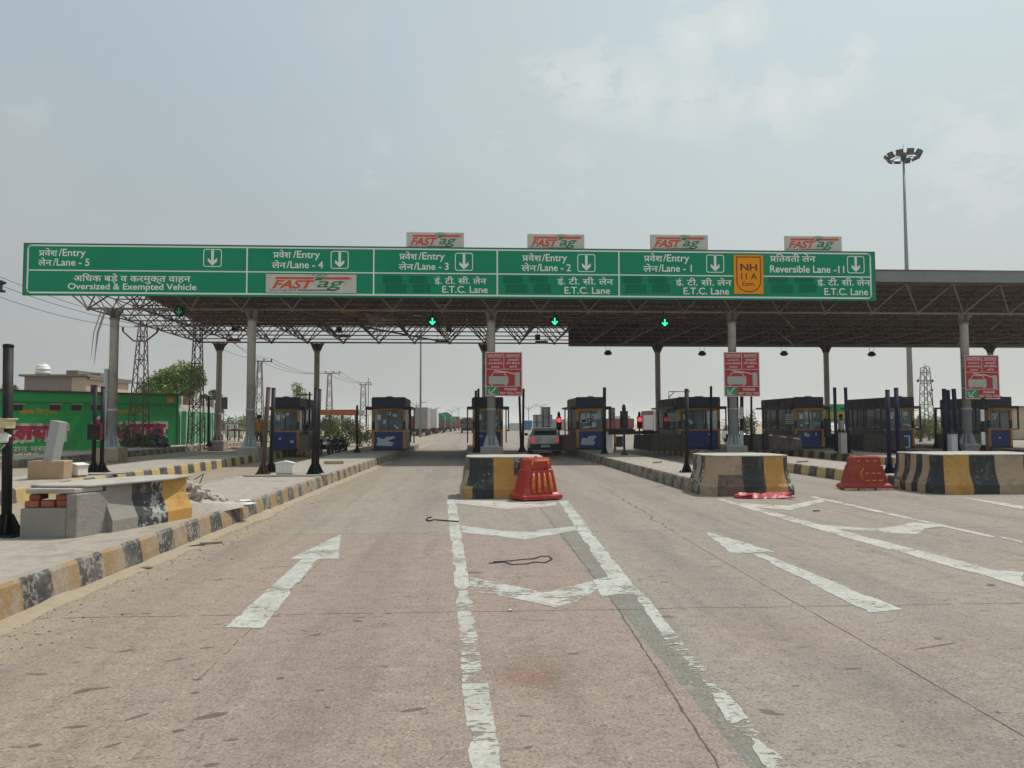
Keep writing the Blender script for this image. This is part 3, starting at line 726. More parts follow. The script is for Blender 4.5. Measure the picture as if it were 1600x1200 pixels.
for j in range(8):
    for k in range(k0, k1+1):
        for dx, dy in ((-.5, -.5), (.5, -.5), (-.5, .5), (.5, .5)):
            front = (j == 0 and dy < 0)
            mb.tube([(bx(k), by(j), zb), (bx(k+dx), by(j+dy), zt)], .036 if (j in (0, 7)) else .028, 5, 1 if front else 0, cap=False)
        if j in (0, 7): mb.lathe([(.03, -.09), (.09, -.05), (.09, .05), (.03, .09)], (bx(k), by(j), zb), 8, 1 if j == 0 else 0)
# heavier raking braces that cross the bays
for k in (-4, 6, 11):
    mb.tube([(bx(k), by(0), zb), (bx(k+1.5), by(3), zb+.02)], .05, 6); mb.tube([(bx(k+3), by(7), zb), (bx(k+1), by(3), zb+.02)], .05, 6)
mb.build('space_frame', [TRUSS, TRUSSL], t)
# purlins and sheet
SHEET = mat('roof_sheet', (.30, .205, .165), .8, var=.35, vscale=.8, dirt=(.06, .045, .04), dirt_amt=.6, dscale=.5)
mb = MB(); xL, xR = -15.5-X0, 37-X0+1
for i in range(12):
    y = -1.0+i*(16.0)/11; a = xL - max(0, i-2)*.13
    mb.box(a, xR, y-.03, y+.03, zt+.06, zt+.16)
mb.build('purlins', TRUSS, t)
mb = MB(); n = 0; x = xL-.1
pts = []
while x < xR:
    pts += [(x, zt+.17), (x+.14, zt+.17), (x+.17, zt+.205), (x+.22, zt+.205)]; x += .25
for (a, b) in zip(pts, pts[1:]):
    ya = -1.15; yb = 15.2
    mb.quad([(a[0], ya, a[1]), (b[0], ya, b[1]), (b[0]-1.4*(1 if b[0] < xL+3 else 0), yb, b[1]), (a[0]-1.4*(1 if a[0] < xL+3 else 0), yb, a[1])])
o = mb.build('roof_sheet', SHEET, t, fix=False)
so = o.modifiers.new('thick', 'SOLIDIFY'); so.thickness = .012
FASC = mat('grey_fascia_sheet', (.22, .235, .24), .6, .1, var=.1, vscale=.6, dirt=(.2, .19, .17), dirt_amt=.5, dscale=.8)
for a in range(9):
    mb = MB(); xa = 15.2-X0+a*2.5
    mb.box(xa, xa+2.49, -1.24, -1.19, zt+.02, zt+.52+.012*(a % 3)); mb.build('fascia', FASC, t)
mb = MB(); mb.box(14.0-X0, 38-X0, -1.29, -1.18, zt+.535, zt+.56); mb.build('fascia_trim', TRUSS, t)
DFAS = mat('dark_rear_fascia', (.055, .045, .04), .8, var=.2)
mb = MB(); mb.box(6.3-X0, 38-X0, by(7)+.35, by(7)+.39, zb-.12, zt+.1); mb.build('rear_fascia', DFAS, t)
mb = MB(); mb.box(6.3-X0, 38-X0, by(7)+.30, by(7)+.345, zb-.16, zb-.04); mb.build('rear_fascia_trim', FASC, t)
# columns
COLM = mat('column_paint', (.40, .38, .35), .6, var=.12, vscale=1.2, dirt=(.15, .12, .095), dirt_amt=.5, dscale=2)
def column(k, j, px=.185, lower=GREYP):
    x, y = bx(k), by(j); mb = MB()
    mb.lathe([(px*.98, 2.25), (px*.98, zb-.55), (px, zb-.5)], (x, y, 0), 20)
    c = mb.build('column', COLM, t)
    mb = MB(); mb.lathe([(px+.01, .62), (px+.01, 2.2), (px+.03, 2.2), (px+.03, 2.26), (px-.02, 2.27)], (x, y, 0), 20); mb.build('lower_casing', lower, c)
    mb = MB(); mb.lathe([(px, zb-.52), (px+.02, zb-.5), (px+.02, zb-.42), (.05, zb-.4)], (x, y, 0), 20)
    for dx, dy in ((-1, -1), (1, -1), (-1, 1), (1, 1)):
        g = .24 if j == 0 else .36; mb.tube([(x+dx*px*.5, y+dy*px*.5, zb-.4), (x+dx*g, y+dy*g, zb-.02)], .04, 6)
    for dx, dy in ((1, 0), (-1, 0), (0, 1), (0, -1)):
        P = [Vector((x+dx*px*.8, y+dy*px*.8, zb-.7)), Vector((x+dx*(.26 if j == 0 else .42), y+dy*(.26 if j == 0 else .42), zb-.06)), Vector((x, y, zb-.06)), Vector((x, y, zb-.7))]
        s = Vector((-dy, dx, 0))*.012; mb.quad([p+s for p in P]); mb.quad([p-s for p in P]); 
    mb.build('capital', TRUSS if j else TRUSSL, c)
    mb = MB(); mb.box(x-.34, x+.34, y-.34, y+.34, .60, .64)
    for a in range(8):
        d = Vector((cos(a*pi/4), sin(a*pi/4), 0)); s = Vector((-d.y, d.x, 0))*.01
        b0 = Vector((x, y, 0))
        P = [b0+d*px+Vector((0, 0, .64)), b0+d*(px+.17)+Vector((0, 0, .64)), b0+d*(px+.03)+Vector((0, 0, 1.1)), b0+d*px+Vector((0, 0, 1.1))]
        mb.loft([[p-s for p in P], [p+s for p in P]], 0, False)
    mb.build('base_plate', lower, c)
    mb = MB(); mb.box(x-.48, x+.48, y-.48, y+.48, .0, .6); mb.build('pedestal', PT if (k < -7 and j == 0) else CONC, c, bevel=.03)
KL = -7.48
for k in (KL, -4.8, 0, 5, 10, 15): column(k, 0)
for k in (KL+.05, -4.73, 0, 5, 10, 15): column(k, 7, .17, COLM)
# downpipe on the left column and the loose strips hanging there
mb = MB(); mb.tube([(bx(KL)-.26, -.12, .7), (bx(KL)-.25, -.1, 4.0)], .09, 10); mb.build('downpipe', GREYP, t)
mb = MB()
for dx, ww in ((-.38, .10), (-.52, .05)):
    mb.quad([(bx(KL)+dx+.2, -.5, zb), (bx(KL)+dx+.2+ww, -.5, zb), (bx(KL)+dx+ww*.9-.12, -.52, zb-1.1), (bx(KL)+dx-.12, -.52, zb-1.1)])
    mb.quad([(bx(KL)+dx-.12, -.52, zb-1.1), (bx(KL)+dx+ww*.9-.12, -.52, zb-1.1), (bx(KL)+dx-.2, -.5, zb-2.0-ww*5), (bx(KL)+dx-.21, -.5, zb-2.0-ww*5)])
o = mb.build('torn_strip', mat('torn_plastic', (.30, .31, .31), .7, var=.2), None, loc=(X0, Y1, 0), fix=False)
tag(o, 'torn pale strips hanging from the canopy beside the leftmost front column', 'torn strip')
so = o.modifiers.new('thick', 'SOLIDIFY'); so.thickness = .01
# tattered festival cloth caught in the truss
t2 = thing('tattered_banner', 'tattered reddish and yellow cloth banner caught in the truss left of the middle column', 'banner', (at(575, 500, Y=34.4).x, 34.4, 6.2))
def cloth(nm, px, m, drop=.0):
    pts = [at(x, y, Y=34.5) for x, y in px]; n = len(pts)//2; mb = MB(); c = Vector((t2.location.x, 34.4, 6.2)); rows = []
    for i in range(n):
        a = pts[i]-c; b = pts[-1-i]-c; r = []
        for q in range(7):
            f = q/6; p = a+(b-a)*f; p.y += .12*sin(i*1.7+q*1.1); r.append(p)
        rows.append(r)
    for r0, r1 in zip(rows, rows[1:]):
        for q in range(6): mb.quad([r0[q], r0[q+1], r1[q+1], r1[q]], 0, True)
    o = mb.build(nm, m, t2, fix=False); so = o.modifiers.new('thick', 'SOLIDIFY'); so.thickness = .01
cloth('cloth', [(528, 476), (545, 480), (562, 481), (576, 478), (572, 489), (560, 495), (545, 493), (530, 488)], mat('orange_cloth', (.24, .12, .06), .9, var=.4, vscale=5, dirt=(.30, .22, .1), dirt_amt=.6, dscale=6))
cloth('cloth', [(566, 482), (582, 480), (598, 480), (621, 477), (618, 499), (600, 495), (590, 503), (572, 492)], mat('patterned_cloth', (.17, .09, .085), .9, var=.5, vscale=6, dirt=(.30, .25, .16), dirt_amt=.8, dscale=5))
mb = MB(); c = t2.location
for i in range(9):
    a = at(567+i*4, 487+i*1.2, Y=34.4)-c; b = at(580+i*2.5, 505+i*.6, Y=34.4)-c
    mb.tube([a, (a+b)/2+Vector((.05, 0, -.06)), b], .012, 4)
mb.tube([at(588, 505, Y=34.4)-c, at(590, 515, Y=34.4)-c, at(589, 526, Y=34.4)-c], .018, 5)
for i in range(9): 
    a = at(596+i*3, 497, Y=34.4)-c; mb.tube([a, a+Vector((0, 0, -.14))], .014, 4)
mb.build('fringe', mat('pale_fringe', (.34, .31, .28), .9, var=.3), t2)
# ================================================================== OVERHEAD SIGN
YS = 32.55
SGREEN = mat('sign_green', (.002, .27, .14), .75, spec=.15, var=.06, vscale=.8, dirt=(.01, .21, .12), dirt_amt=.5, dscale=.5)
SGREEN2 = mat('sign_green_patch', (.002, .17, .09), .8, spec=.1, var=.12, vscale=5)
_n = SGREEN.node_tree; _b = _n.nodes['Principled BSDF']; _src = _b.inputs['Base Color'].links[0].from_socket     # rain streaks of dust down the sheets
_m = N(_n, 'ShaderNodeMapping'); _n.links.new(N(_n, 'ShaderNodeTexCoord').outputs['Object'], _m.inputs[0]); _m.inputs['Scale'].default_value = (3.2, 1, .22)
_k = math_n(_n, 'MULTIPLY', smooth_n(_n, noise_n(_n, _m.outputs[0], 1.6, 8, .7), .46, .72), .30)
_n.links.new(mix_n(_n, _k, _src, (.035, .20, .13)), _b.inputs['Base Color'])
SWHITE = mat('sign_white', (.78, .82, .78), .5, var=.06)
SEDGE = mat('sign_edge', (.10, .15, .13), .6, .3, var=.15)
L0 = at(37, 457, Y=YS); R0 = at(1367, 468, Y=YS); T0 = at(700, 387.6, Y=YS)
bz = (L0.z+R0.z)/2; H = at(700, 462.5, Y=YS).z; TZ = T0.z; BZ = at(700, 464.2, Y=YS).z
t = thing('overhead_sign', 'long green overhead lane sign across the front of the canopy', 'sign', (0, YS, 0))
mb = MB(); mb.box(L0.x, R0.x, .005, .10, BZ, TZ, 1); mb.box(L0.x-.05, R0.x+.05, -.02, .12, TZ, TZ+.035, 1); mb.box(L0.x-.05, L0.x, -.02, .12, BZ, TZ, 1); mb.box(R0.x, R0.x+.05, -.02, .12, BZ, TZ, 1); mb.box(L0.x-.05, R0.x+.05, -.02, .12, BZ-.035, BZ, 0)
mb.build('sign_frame', [SGREEN, SEDGE], t)
PXD = [37, 386, 584, 777, 967, 1170, 1367]
sx = lambda px, y=425: at(px, y, Y=YS).x
sz = lambda px, y: at(px, y, Y=YS).z
edges = [L0.x]+[sx(p) for p in PXD[1:-1]]+[R0.x]
def bold(o): return .018
panels = []
for i in range(6):
    mb = MB(); mb.box(edges[i]+.006, edges[i+1]-.006, -.012, .004, BZ+.004, TZ-.004); panels.append(mb.build('sign_panel', SGREEN, t))
yy = -.016
def line(mb, px0, y0, px1, y1, w=.05): strip(mb, [(sx(px0, y0), sz(px0, y0)), (sx(px1, y1), sz(px1, y1))], w, yy)
def HLa(mb, z, a, b, w=.05): mb.quad([(a, yy, z-w/2), (b, yy, z-w/2), (b, yy, z+w/2), (a, yy, z+w/2)])
midz = sz(700, 427.5); topz = TZ-.065; botz = BZ+.075; mb = MB()
HLa(mb, topz, L0.x+.22, R0.x-.25, .06); HLa(mb, botz, L0.x+.22, R0.x-.25, .07)
HLa(mb, midz, L0.x+.15, edges[5]-.61, .05); HLa(mb, midz, edges[5]+.6, R0.x-.2, .05)
for xx in edges[1:5]: mb.quad([(xx-.03, yy-.001, botz), (xx+.03, yy-.001, botz), (xx+.03, yy-.001, topz), (xx-.03, yy-.001, topz)])
for xx, s in ((L0.x+.14, 1), (R0.x-.17, -1)):
    mb.quad([(xx-.03, yy, botz+.1), (xx+.03, yy, botz+.1), (xx+.03, yy, topz-.1), (xx-.03, yy, topz-.1)])
    for zz, u in ((topz, -1), (botz, 1)):
        strip(mb, [(xx, zz+u*.12), (xx+s*.03, zz+u*.05), (xx+s*.10, zz)], .055, yy)
mb.build('sign_border', SWHITE, t, fix=False)
def txt(mb, s, x0, x1, ybase, ytop, bold=.012, cap=None):
    xa, xb = sx(x0, ybase), sx(x1, ybase); z = sz((x0+x1)/2, ybase); c = sz((x0+x1)/2, ytop)-z
    put_text(mb, s, xa, xb, z, cap or c, yy, 0, bold)
def rakar(mb, px, yb):        # the slanting ra-stroke under a consonant
    a = (sx(px, yb), sz(px, yb)); strip(mb, [(a[0]+.10, a[1]+.16), (a[0]-.07, a[1]+.02)], .04, yy-.001)
def arrowbox(mb, x0, x1, y0, y1):
    a, b = sx(x0, y0), sx(x1, y0); zt_, zb_ = sz(x0, y0), sz(x0, y1)
    o = rrect(a, b, zb_, zt_, .11, 4); i_ = rrect(a+.035, b-.035, zb_+.035, zt_-.035, .08, 4)
    for k in range(len(o)):
        q = (k+1) % len(o); mb.quad([(o[k][0], yy, o[k][1]), (o[q][0], yy, o[q][1]), (i_[q][0], yy, i_[q][1]), (i_[k][0], yy, i_[k][1])])
    c = (a+b)/2; h = zt_-zb_
    mb.quad([(c-.055, yy, zt_-.05), (c-.055, yy, zb_+.26), (c+.055, yy, zb_+.26), (c+.055, yy, zt_-.05)])
    P = [(c, zb_+.06), (c+.19, zb_+.24), (c+.19, zb_+.38), (c+.055, zb_+.262), (c-.055, zb_+.262), (c-.19, zb_+.38), (c-.19, zb_+.24)]
    mb.quad([(x, yy, z) for x, z in P])
rows = [  # first line, second line, arrow box
    (0, 61, 90, 92, 134, 400, '5', 60, 81, 83, 140, 415, (318, 347, 389, 417)),
    (1, 427, 455, 458, 500, 403, '4', 425, 447, 448, 505, 419, (517, 545, 392, 420)),
    (2, 624, 652, 654, 695, 405.5, '3', 623, 646, 647, 701, 421.5, (711, 739, 395, 423)),
    (3, 816, 846, 847, 886, 408, '2', 815, 838, 839, 892, 423.5, (902, 930, 397, 425)),
    (4, 1006, 1035, 1036, 1077, 408.5, '1', 1005, 1028, 1029, 1081, 424.5, (1103, 1131, 398, 426))]
for (i, a0, a1, b0, b1, yb, num, c0, c1, d0, d1, yb2, ab) in rows:
    mb = MB()
    txt(mb, 'पवेश', a0, a1, yb, yb-9.5, .014); rakar(mb, a0+4, yb)
    txt(mb, '/Entry', b0, b1, yb, yb-11, .014)
    txt(mb, 'लेन', c0, c1, yb2, yb2-9.5, .014); txt(mb, '/Lane - '+num, d0, d1, yb2, yb2-11, .014)
    arrowbox(mb, *ab)
    if i == 0:
        txt(mb, 'अिधक बड़े व करमुक्त वाहन', 115, 298, 440, 430.5, .014); txt(mb, 'Oversized & Exempted Vehicle', 106, 307, 452.5, 443, .018)
    mb.build('lettering', SWHITE, panels[i], fix=False)
for i, a, b, e, c, d, f in ((2, 679, 760, 443.5, 691, 762, 457.5), (3, 871, 958, 444.5, 882, 953, 459), (4, 1056, 1143, 446, 1068, 1139, 460), (5, 1277, 1360, 446, 1288, 1356, 461)):
    mb = MB(); txt(mb, 'ई. टी. सी. लेन', a, b, e, e-9, .014); txt(mb, 'E.T.C. Lane', c, d, f, f-10.5, .012)
    if i == 5:
        txt(mb, 'पितवतर्ी लेन'.replace('तर्ी', 'ती'), 1203, 1274, 409, 399.5, .014); rakar(mb, 1207, 409)
        q = (sx(1240, 399), sz(1240, 399)); strip(mb, [(q[0]-.07, q[1]+.05), (q[0], q[1]+.10), (q[0]+.07, q[1]+.02)], .035, yy-.001)
        txt(mb, 'Reversible Lane -11', 1203, 1319, 426, 415, .016); arrowbox(mb, 1323, 1350, 400, 427)
    mb.build('lettering', SWHITE, panels[i], fix=False)
    mb = MB(); s = {2: 598, 3: 786, 4: 972, 5: 1200}[i]
    for (u, w, v0, v1) in ((0, 31, 431, 443), (4, 34, 444, 458), (41, 29, 431, 442), (47, 28, 443, 457)):
        xa, xb = sx(s+u), sx(s+u+w); mb.quad([(xa, -.0145, sz(s, v1)), (xb, -.0145, sz(s, v1)), (xb, -.0145, sz(s, v0)), (xa, -.0145, sz(s, v0))])
    mb.build('painted_over_patch', SGREEN2, panels[i], fix=False)
# road number shield
SORG = mat('shield_orange', (.85, .31, .008), .8, spec=.1, var=.08); DARKRED = mat('shield_dark_red', (.17, .02, .008), .6, var=.1)
t2 = thing('route_shield', 'orange route number plate fixed on the green sign between two lane panels', 'route sign', (0, YS-.06, 0))
a, b, u, v = sx(1146, 430), sx(1192, 430), sz(1169, 459.5), sz(1169, 399)
mb = MB(); mb.box(a, b, 0, .035, u, v); mb.build('plate', SORG, t2, bevel=.01)
mb = MB(); w = b-a; h = v-u; cx = (a+b)/2; hw = w*.40
P = [(cx-hw, v-.09), (cx+hw, v-.09)]+[(cx+hw*cos(q), u+.09+hw*.85*(1-abs(sin(q)))) for q in [radians(d) for d in range(0, 181, 15)]]+[(cx-hw, v-.09)]
strip(mb, P, .045, -.004)
P2 = lambda s, x0, x1, z, c, bo: put_text(mb, s, cx+x0*w, cx+x1*w, u+z*h, c*h, -.004, 0, bo)
P2('NH', -.28, .29, .60, .17, .03); P2('11 A', -.26, .29, .375, .16, .02); P2('Extn.', -.22, .23, .205, .115, .01)
mb.build('lettering', DARKRED, t2, fix=False)
# tag logo boards
BOARDW = mat('board_pale', (.56, .54, .50), .5, var=.05, dirt=(.40, .37, .32), dirt_amt=.6); LOGR = mat('logo_orange', (.62, .075, .025), .5, var=.05); LOGG = mat('logo_green', (.01, .20, .085), .5, var=.05); LOGK = mat('logo_dark', (.06, .05, .05), .6, var=.05)
def logo_board(label, px0, px1, py0, py1, Y, legs=True, pt=LOGR):
    cx_ = (px0+px1)/2; A = at(px0, py1, Y=Y); Bp = at(px1, py0, Y=Y); z0 = at(cx_, py1, Y=Y).z; z1 = at(cx_, py0, Y=Y).z
    t = thing('logo_board', label, 'logo board', (A.x, Y, z0), 0, 'pale tag logo boards on the overhead sign'); w = Bp.x-A.x; h = z1-z0
    mb = MB(); mb.box(0, w, 0, .04, 0, h); mb.build('board', BOARDW, t, bevel=.006)
    mb = MB(); q = -.004
    put_text(mb, 'FAST', .07*w, .54*w, .24*h, .43*h, q, 0, .035, .35)
    mb.quad([(.10*w, q, .72*h), (.52*w, q, .72*h), (.54*w, q, .84*h), (.11*w, q, .84*h)]); mb.quad([(.62*w, q, .72*h), (.90*w, q, .72*h), (.96*w, q, .78*h), (.91*w, q, .86*h), (.64*w, q, .84*h)])
    mb.build('logo_lettering', pt, t, fix=False)
    mb = MB(); put_text(mb, 'ag', .56*w, .87*w, .30*h, .52*h, q, 0, .012, .3)
    mb.quad([(.53*w, q-.001, .67*h), (.61*w, q-.001, .67*h), (.64*w, q-.001, .84*h), (.56*w, q-.001, .84*h)]); mb.quad([(.35*w, q, .11*h), (.77*w, q, .11*h), (.77*w, q, .18*h), (.36*w, q, .17*h)])
    for r in (.05, .09): strip(mb, [(.59*w+r*w*cos(radians(d)), .80*h+r*w*.6*sin(radians(d))) for d in range(20, 161, 20)], .02*h+.01, q)
    mb.build('logo_lettering', LOGG, t, fix=False)
    mb = MB(); put_text(mb, 'Electronic Toll', .04*w, .33*w, .10*h, .07*h, q, 0, .02, .1); mb.build('small_lettering', LOGK, t, fix=False)
    if legs:
        mb = MB()
        for x in (.15*w, .85*w): mb.box(x-.03, x+.03, .04, .09, -.4, h*.8)
        mb.build('bracket', GALV, t)
logo_board('pale logo board fixed on the lane 4 panel below its lane number', 415, 557, 428.5, 457.5, YS-.07, False)
for lb, a, b, c, d in (('pale logo board standing above the lane 3 panel', 635, 725, 363, 389), ('pale logo board standing above the lane 2 panel', 824, 913, 366, 391), ('pale logo board standing above the lane 1 panel', 1016, 1106, 367, 392), ('pale logo board standing above the reversible lane panel', 1226, 1315, 369, 393)):
    logo_board(lb, a, b, c, d, YS+.16)
# ================================================================== CAUTION SIGNS on the columns
CRED = mat('caution_red', (.42, .018, .03), .45, var=.08); CGRN = mat('caution_green', (.01, .26, .12), .45, var=.05); CW = mat('caution_white', (.68, .60, .55), .5, var=.06); CPALE = mat('caution_pale', (.42, .44, .38), .5, var=.08)
def caution(label, px, py0, py1, pxl, Y):
    c = at(pxl, py1, Y=Y); zt_ = at(pxl, py0, Y=Y).z; w = 1.62; h = zt_-c.z
    t = thing('caution_sign', label, 'warning sign', (c.x, Y, c.z), 0, 'red notices on the front columns')
    mb = MB(); mb.box(0, w, 0, .04, 0, h, 0); mb.build('panel', [CRED], t, bevel=.008)
    mb = MB(); q = -.004; X = lambda u: u*w; Z = lambda v: h*(1-v)
    fr = .035
    for (x0, x1, z0, z1) in ((0, w, 0, fr), (0, w, h-fr, h), (0, fr, fr, h-fr), (w-fr, w, fr, h-fr)): mb.quad([(x0, q, z0), (x1, q, z0), (x1, q, z1), (x0, q, z1)])
    for v in (.39, .775): strip(mb, [(X(.03), Z(v)), (X(.97), Z(v))], .022, q)
    strip(mb, [(X(.5), Z(.03)), (X(.5), Z(.39))], .025, q); strip(mb, [(X(.06), Z(.115)), (X(.46), Z(.115))], .018, q); strip(mb, [(X(.54), Z(.115)), (X(.94), Z(.115))], .018, q)
    T = lambda s, a, b, v, c_, bo=.02: put_text(mb, s, X(a), X(b), Z(v), c_*h, q, 0, bo)
    T('CAUTION', .06, .46, .10, .055, .03); T('सावधान', .56, .93, .10, .05, .02)
    T('AUTOMATIC', .10, .43, .20, .040); T('LANE BARRIER', .06, .47, .275, .040); T('AHEAD', .15, .38, .355, .040)
    T('स्वचालित', .60, .91, .20, .042); T('लेन बैिरयर', .56, .94, .275, .042); T('आगे है', .64, .85, .355, .042)
    T('PLEASE', .52, .86, .865, .05, .03); T('PAY TOLL TAX', .40, .97, .955, .05, .03)
    # boom, its cabinet and the outline of the car
    strip(mb, [(X(.24), Z(.42)), (X(.62), Z(.46)), (X(.80), Z(.50))], .045, q); 
    strip(mb, [(X(.15), Z(.555)), (X(.22), Z(.465)), (X(.50), Z(.465)), (X(.57), Z(.555))], .03, q)
    mb.build('lettering', CW, t, fix=False)
    mb = MB(); mb.quad([(x, q, z) for x, z in rrect(X(.09), X(.62), Z(.73), Z(.55), .05, 3)])
    for x in (.14, .52): mb.quad([(X(x), q, Z(.76)), (X(x+.06), q, Z(.76)), (X(x+.06), q, Z(.725)), (X(x), q, Z(.725))])
    mb.quad([(X(.80), q, Z(.765)), (X(.93), q, Z(.765)), (X(.93), q, Z(.46)), (X(.80), q, Z(.46))]); mb.build('pictogram', CPALE, t, fix=False)
    mb = MB(); mb.quad([(X(.03), q-.001, Z(.975)), (X(.36), q-.001, Z(.975)), (X(.36), q-.001, Z(.79)), (X(.03), q-.001, Z(.79))]); mb.build('green_corner', CGRN, t, fix=False)
    mb = MB(); strip(mb, [(X(.28), Z(.81)), (X(.14), Z(.93))], .05, q-.002); strip(mb, [(X(.10), Z(.85)), (X(.10), Z(.95)), (X(.24), Z(.95))], .045, q-.002); mb.build('arrow', CW, t, fix=False)
    mb = MB()
    for z in (.25, .75): mb.box(-.1 if px < pxl+10 else .1, w*.55, .041, .12, h*z-.03, h*z+.03)
    mb.build('bracket', GALV, t)
caution('red bilingual notice on the middle column, above the tall red plastic barrier', 767, 550, 619, 758.5, 33.62)
caution('red bilingual barrier notice on the column between two wide booths right of centre', 1143, 550, 619.5, 1132, 33.62)
caution('red bilingual barrier notice near the right edge of the picture beside the rightmost column', 1507, 555, 623.5, 1509, 33.62)
# ================================================================== HANGING FIXTURES
GLOW = mat('green_signal_glow', (.02, .5, .25), .4, var=0, emit=((.03, 1.0, .45), 1.6)); GDIM = mat('dim_green_signal', (.01, .10, .05), .4, var=0, emit=((.02, .35, .15), .35))
def lane_signal(label, px, py, Y=33.9, lit=True):
    p = at(px, py, Y=Y); t = thing('lane_signal', label, 'lane signal', tuple(p), 0, 'round arrow signals under the canopy')
    mb = MB(); mb.lathe([(.20, 0), (.22, -.03), (.22, -.16), (.15, -.2)][::-1], (0, 0, 0), 20, axis='Y'); mb.box(-.02, .02, .03, .07, .2, ZB-p.z); mb.build('housing', BLACKP, t)
    mb = MB()
    for a in range(10): pass
    q = -.205; strip(mb, [(0, .14), (0, -.10)], .055, q); strip(mb, [(-.11, -.01), (0, -.13), (.11, -.01)], .055, q)
    mb.build('arrow_light', GLOW if lit else GDIM, t, fix=False)
lane_signal('dim green arrow signal under the canopy left of the leftmost booth', 282, 487, lit=False)
lane_signal('bright green arrow signal below the lane 3 panel', 676, 503); lane_signal('bright green arrow signal below the lane 2 panel', 866, 503); lane_signal('bright green arrow signal below the lane 1 panel', 1037, 505)
FL = mat('floodlight_grey', (.07, .07, .07), .5, .3, var=.2); LENS = mat('lens_glass', (.25, .26, .26), .2, var=0)
def hang_light(label, px, py, Y=46.9, first=[None]):
    p = at(px, py, Y=Y)
    if first[0] is None:
        t = thing('hanging_light', label, 'floodlight', tuple(p), 0, 'flat floodlights hung along the rear of the canopy')
        mb = MB(); mb.box(-.38, .38, -.18, .18, -.06, .08); mb.build('housing', FL, t, bevel=.02)
        mb = MB(); mb.box(-.33, .33, -.15, .15, -.075, -.062); mb.build('lens', LENS, t)
        mb = MB()
        for x in (-.25, .25): mb.tube([(x, 0, .08), (x, 0, 1.0)], .012, 5)
        mb.build('hanger', FL, t); first[0] = t
    else: dup(first[0], tuple(p), 0, label)
for lb, px, py in (('flat floodlight hung left of the second front column', 365, 532), ('flat floodlight hung behind the banner cloth', 536, 525), ('flat floodlight hung left of the middle column', 690, 534), ('flat floodlight hung right of the middle column', 846, 535)): hang_light(lb, px, py)
def hang_cam(label, px, py, Y=47.4, first=[None]):  # round CCTV domes hung at the rear roof edge
    p = at(px, py, Y=Y)
    if first[0] is None:
        t = thing('dome_camera', label, 'dome camera', tuple(p), 0, 'round dark dome cameras hung below the rear edge of the canopy')
        mb = MB(); mb.lathe([(.06, .16), (.16, .10), (.25, -.02), (.25, -.08), (.18, -.14), (.06, -.17)][::-1], n=16); mb.build('camera_dome', BLACKP, t)
        mb = MB(); mb.tube([(-.14, 0, .1), (-.14, 0, .75)], .012, 5); mb.tube([(.14, 0, .1), (.14, 0, .75)], .012, 5); mb.tube([(-.14, 0, .12), (.14, 0, .12)], .014, 5); mb.build('hanger', FL, t); first[0] = t
    else: dup(first[0], tuple(p), 0, label)
for lb, px, py in (('round dark dome camera hung above the booth with the pale torn poster', 950, 551), ('round dark dome camera hung left of the middle red notice', 1097, 552), ('round dark dome camera hung right of the middle red notice', 1225, 552), ('rightmost round dark dome camera under the rear roof edge', 1362, 553)): hang_cam(lb, px, py)
def box_fix(label, px, py, w, h, Y, cat='loudspeaker'):
    p = at(px, py, Y=Y); t = thing('loudspeaker_box', label, cat, tuple(p)); mb = MB(); mb.box(-w/2, w/2, -.15, .15, -h/2, h/2); mb.build('cabinet', BLACKP, t, bevel=.02)
    mb = MB(); mb.tube([(0, 0, h/2), (0, 0, max(h/2+.1, ZT-p.z-.3))], .015, 5); mb.build('hanger', FL, t)
box_fix('small dark box hung in the truss right of the third lane signal', 840, 527, .3, .32, 46.0); box_fix('small dark box hung in the truss left of the middle column', 702, 514, .3, .26, 44); box_fix('small grey box hung in the truss below the banner', 530, 515, .3, .35, 44)
box_fix('small dark box hung in the truss near the left rear column', 368, 514, .36, .3, 44)
TL = mat('tube_light', (.8, .8, .75), .4, var=0)
for i, (lb, px, py) in enumerate((('pale tube fitting under the roof above the lane 3 signal', 652, 493), ('pale tube fitting under the roof above the lane 2 signal', 858, 495), ('pale tube fitting under the roof right of the lane 1 signal', 1065, 496), ('pale tube fitting under the roof near the rightmost column', 1404, 514))):
    p = at(px, py, Y=40+i*.0); t = thing('tube_fitting', lb, 'tube light', (p.x, 40, p.z), 0, 'tube fittings under the canopy roof'); mb = MB(); mb.box(-.25, .25, -.03, .03, -.02, .02); mb.build('tube', TL, t); mb = MB(); mb.box(-.27, .27, -.035, .035, .021, .05); mb.tube([(0, 0, .05), (0, 0, max(.1, ZB-p.z+.05))], .01, 4); mb.build('holder', FL, t)
# ================================================================== TOLL BOOTHS
GLASS = bpy.data.materials.new('booth_glass'); GLASS.use_nodes = True
_t = GLASS.node_tree; _b = _t.nodes['Principled BSDF']; _b.inputs['Base Color'].default_value = (.14, .20, .23, 1); _b.inputs['Roughness'].default_value = .04; _b.inputs['Alpha'].default_value = .42
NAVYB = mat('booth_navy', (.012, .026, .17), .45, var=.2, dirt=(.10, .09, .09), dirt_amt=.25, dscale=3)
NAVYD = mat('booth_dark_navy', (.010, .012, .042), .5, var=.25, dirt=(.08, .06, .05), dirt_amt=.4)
OR = mat('booth_orange', (.50, .20, .015), .5, var=.2, dirt=(.16, .08, .03), dirt_amt=.4, dscale=5)
DK = mat('booth_dark', (.018, .017, .018), .6, var=.3)
INT = mat('booth_interior', (.50, .52, .50), .8, var=.2, dirt=(.10, .1, .1), dirt_amt=.6, dscale=2)
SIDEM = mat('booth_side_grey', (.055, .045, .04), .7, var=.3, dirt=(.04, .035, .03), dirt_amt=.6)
PAPER = mat('paper', (.62, .63, .60), .8, var=.1)
BLUEW = mat('poster_reflection_blue', (.44, .48, .52), .7, var=.25, vscale=9)
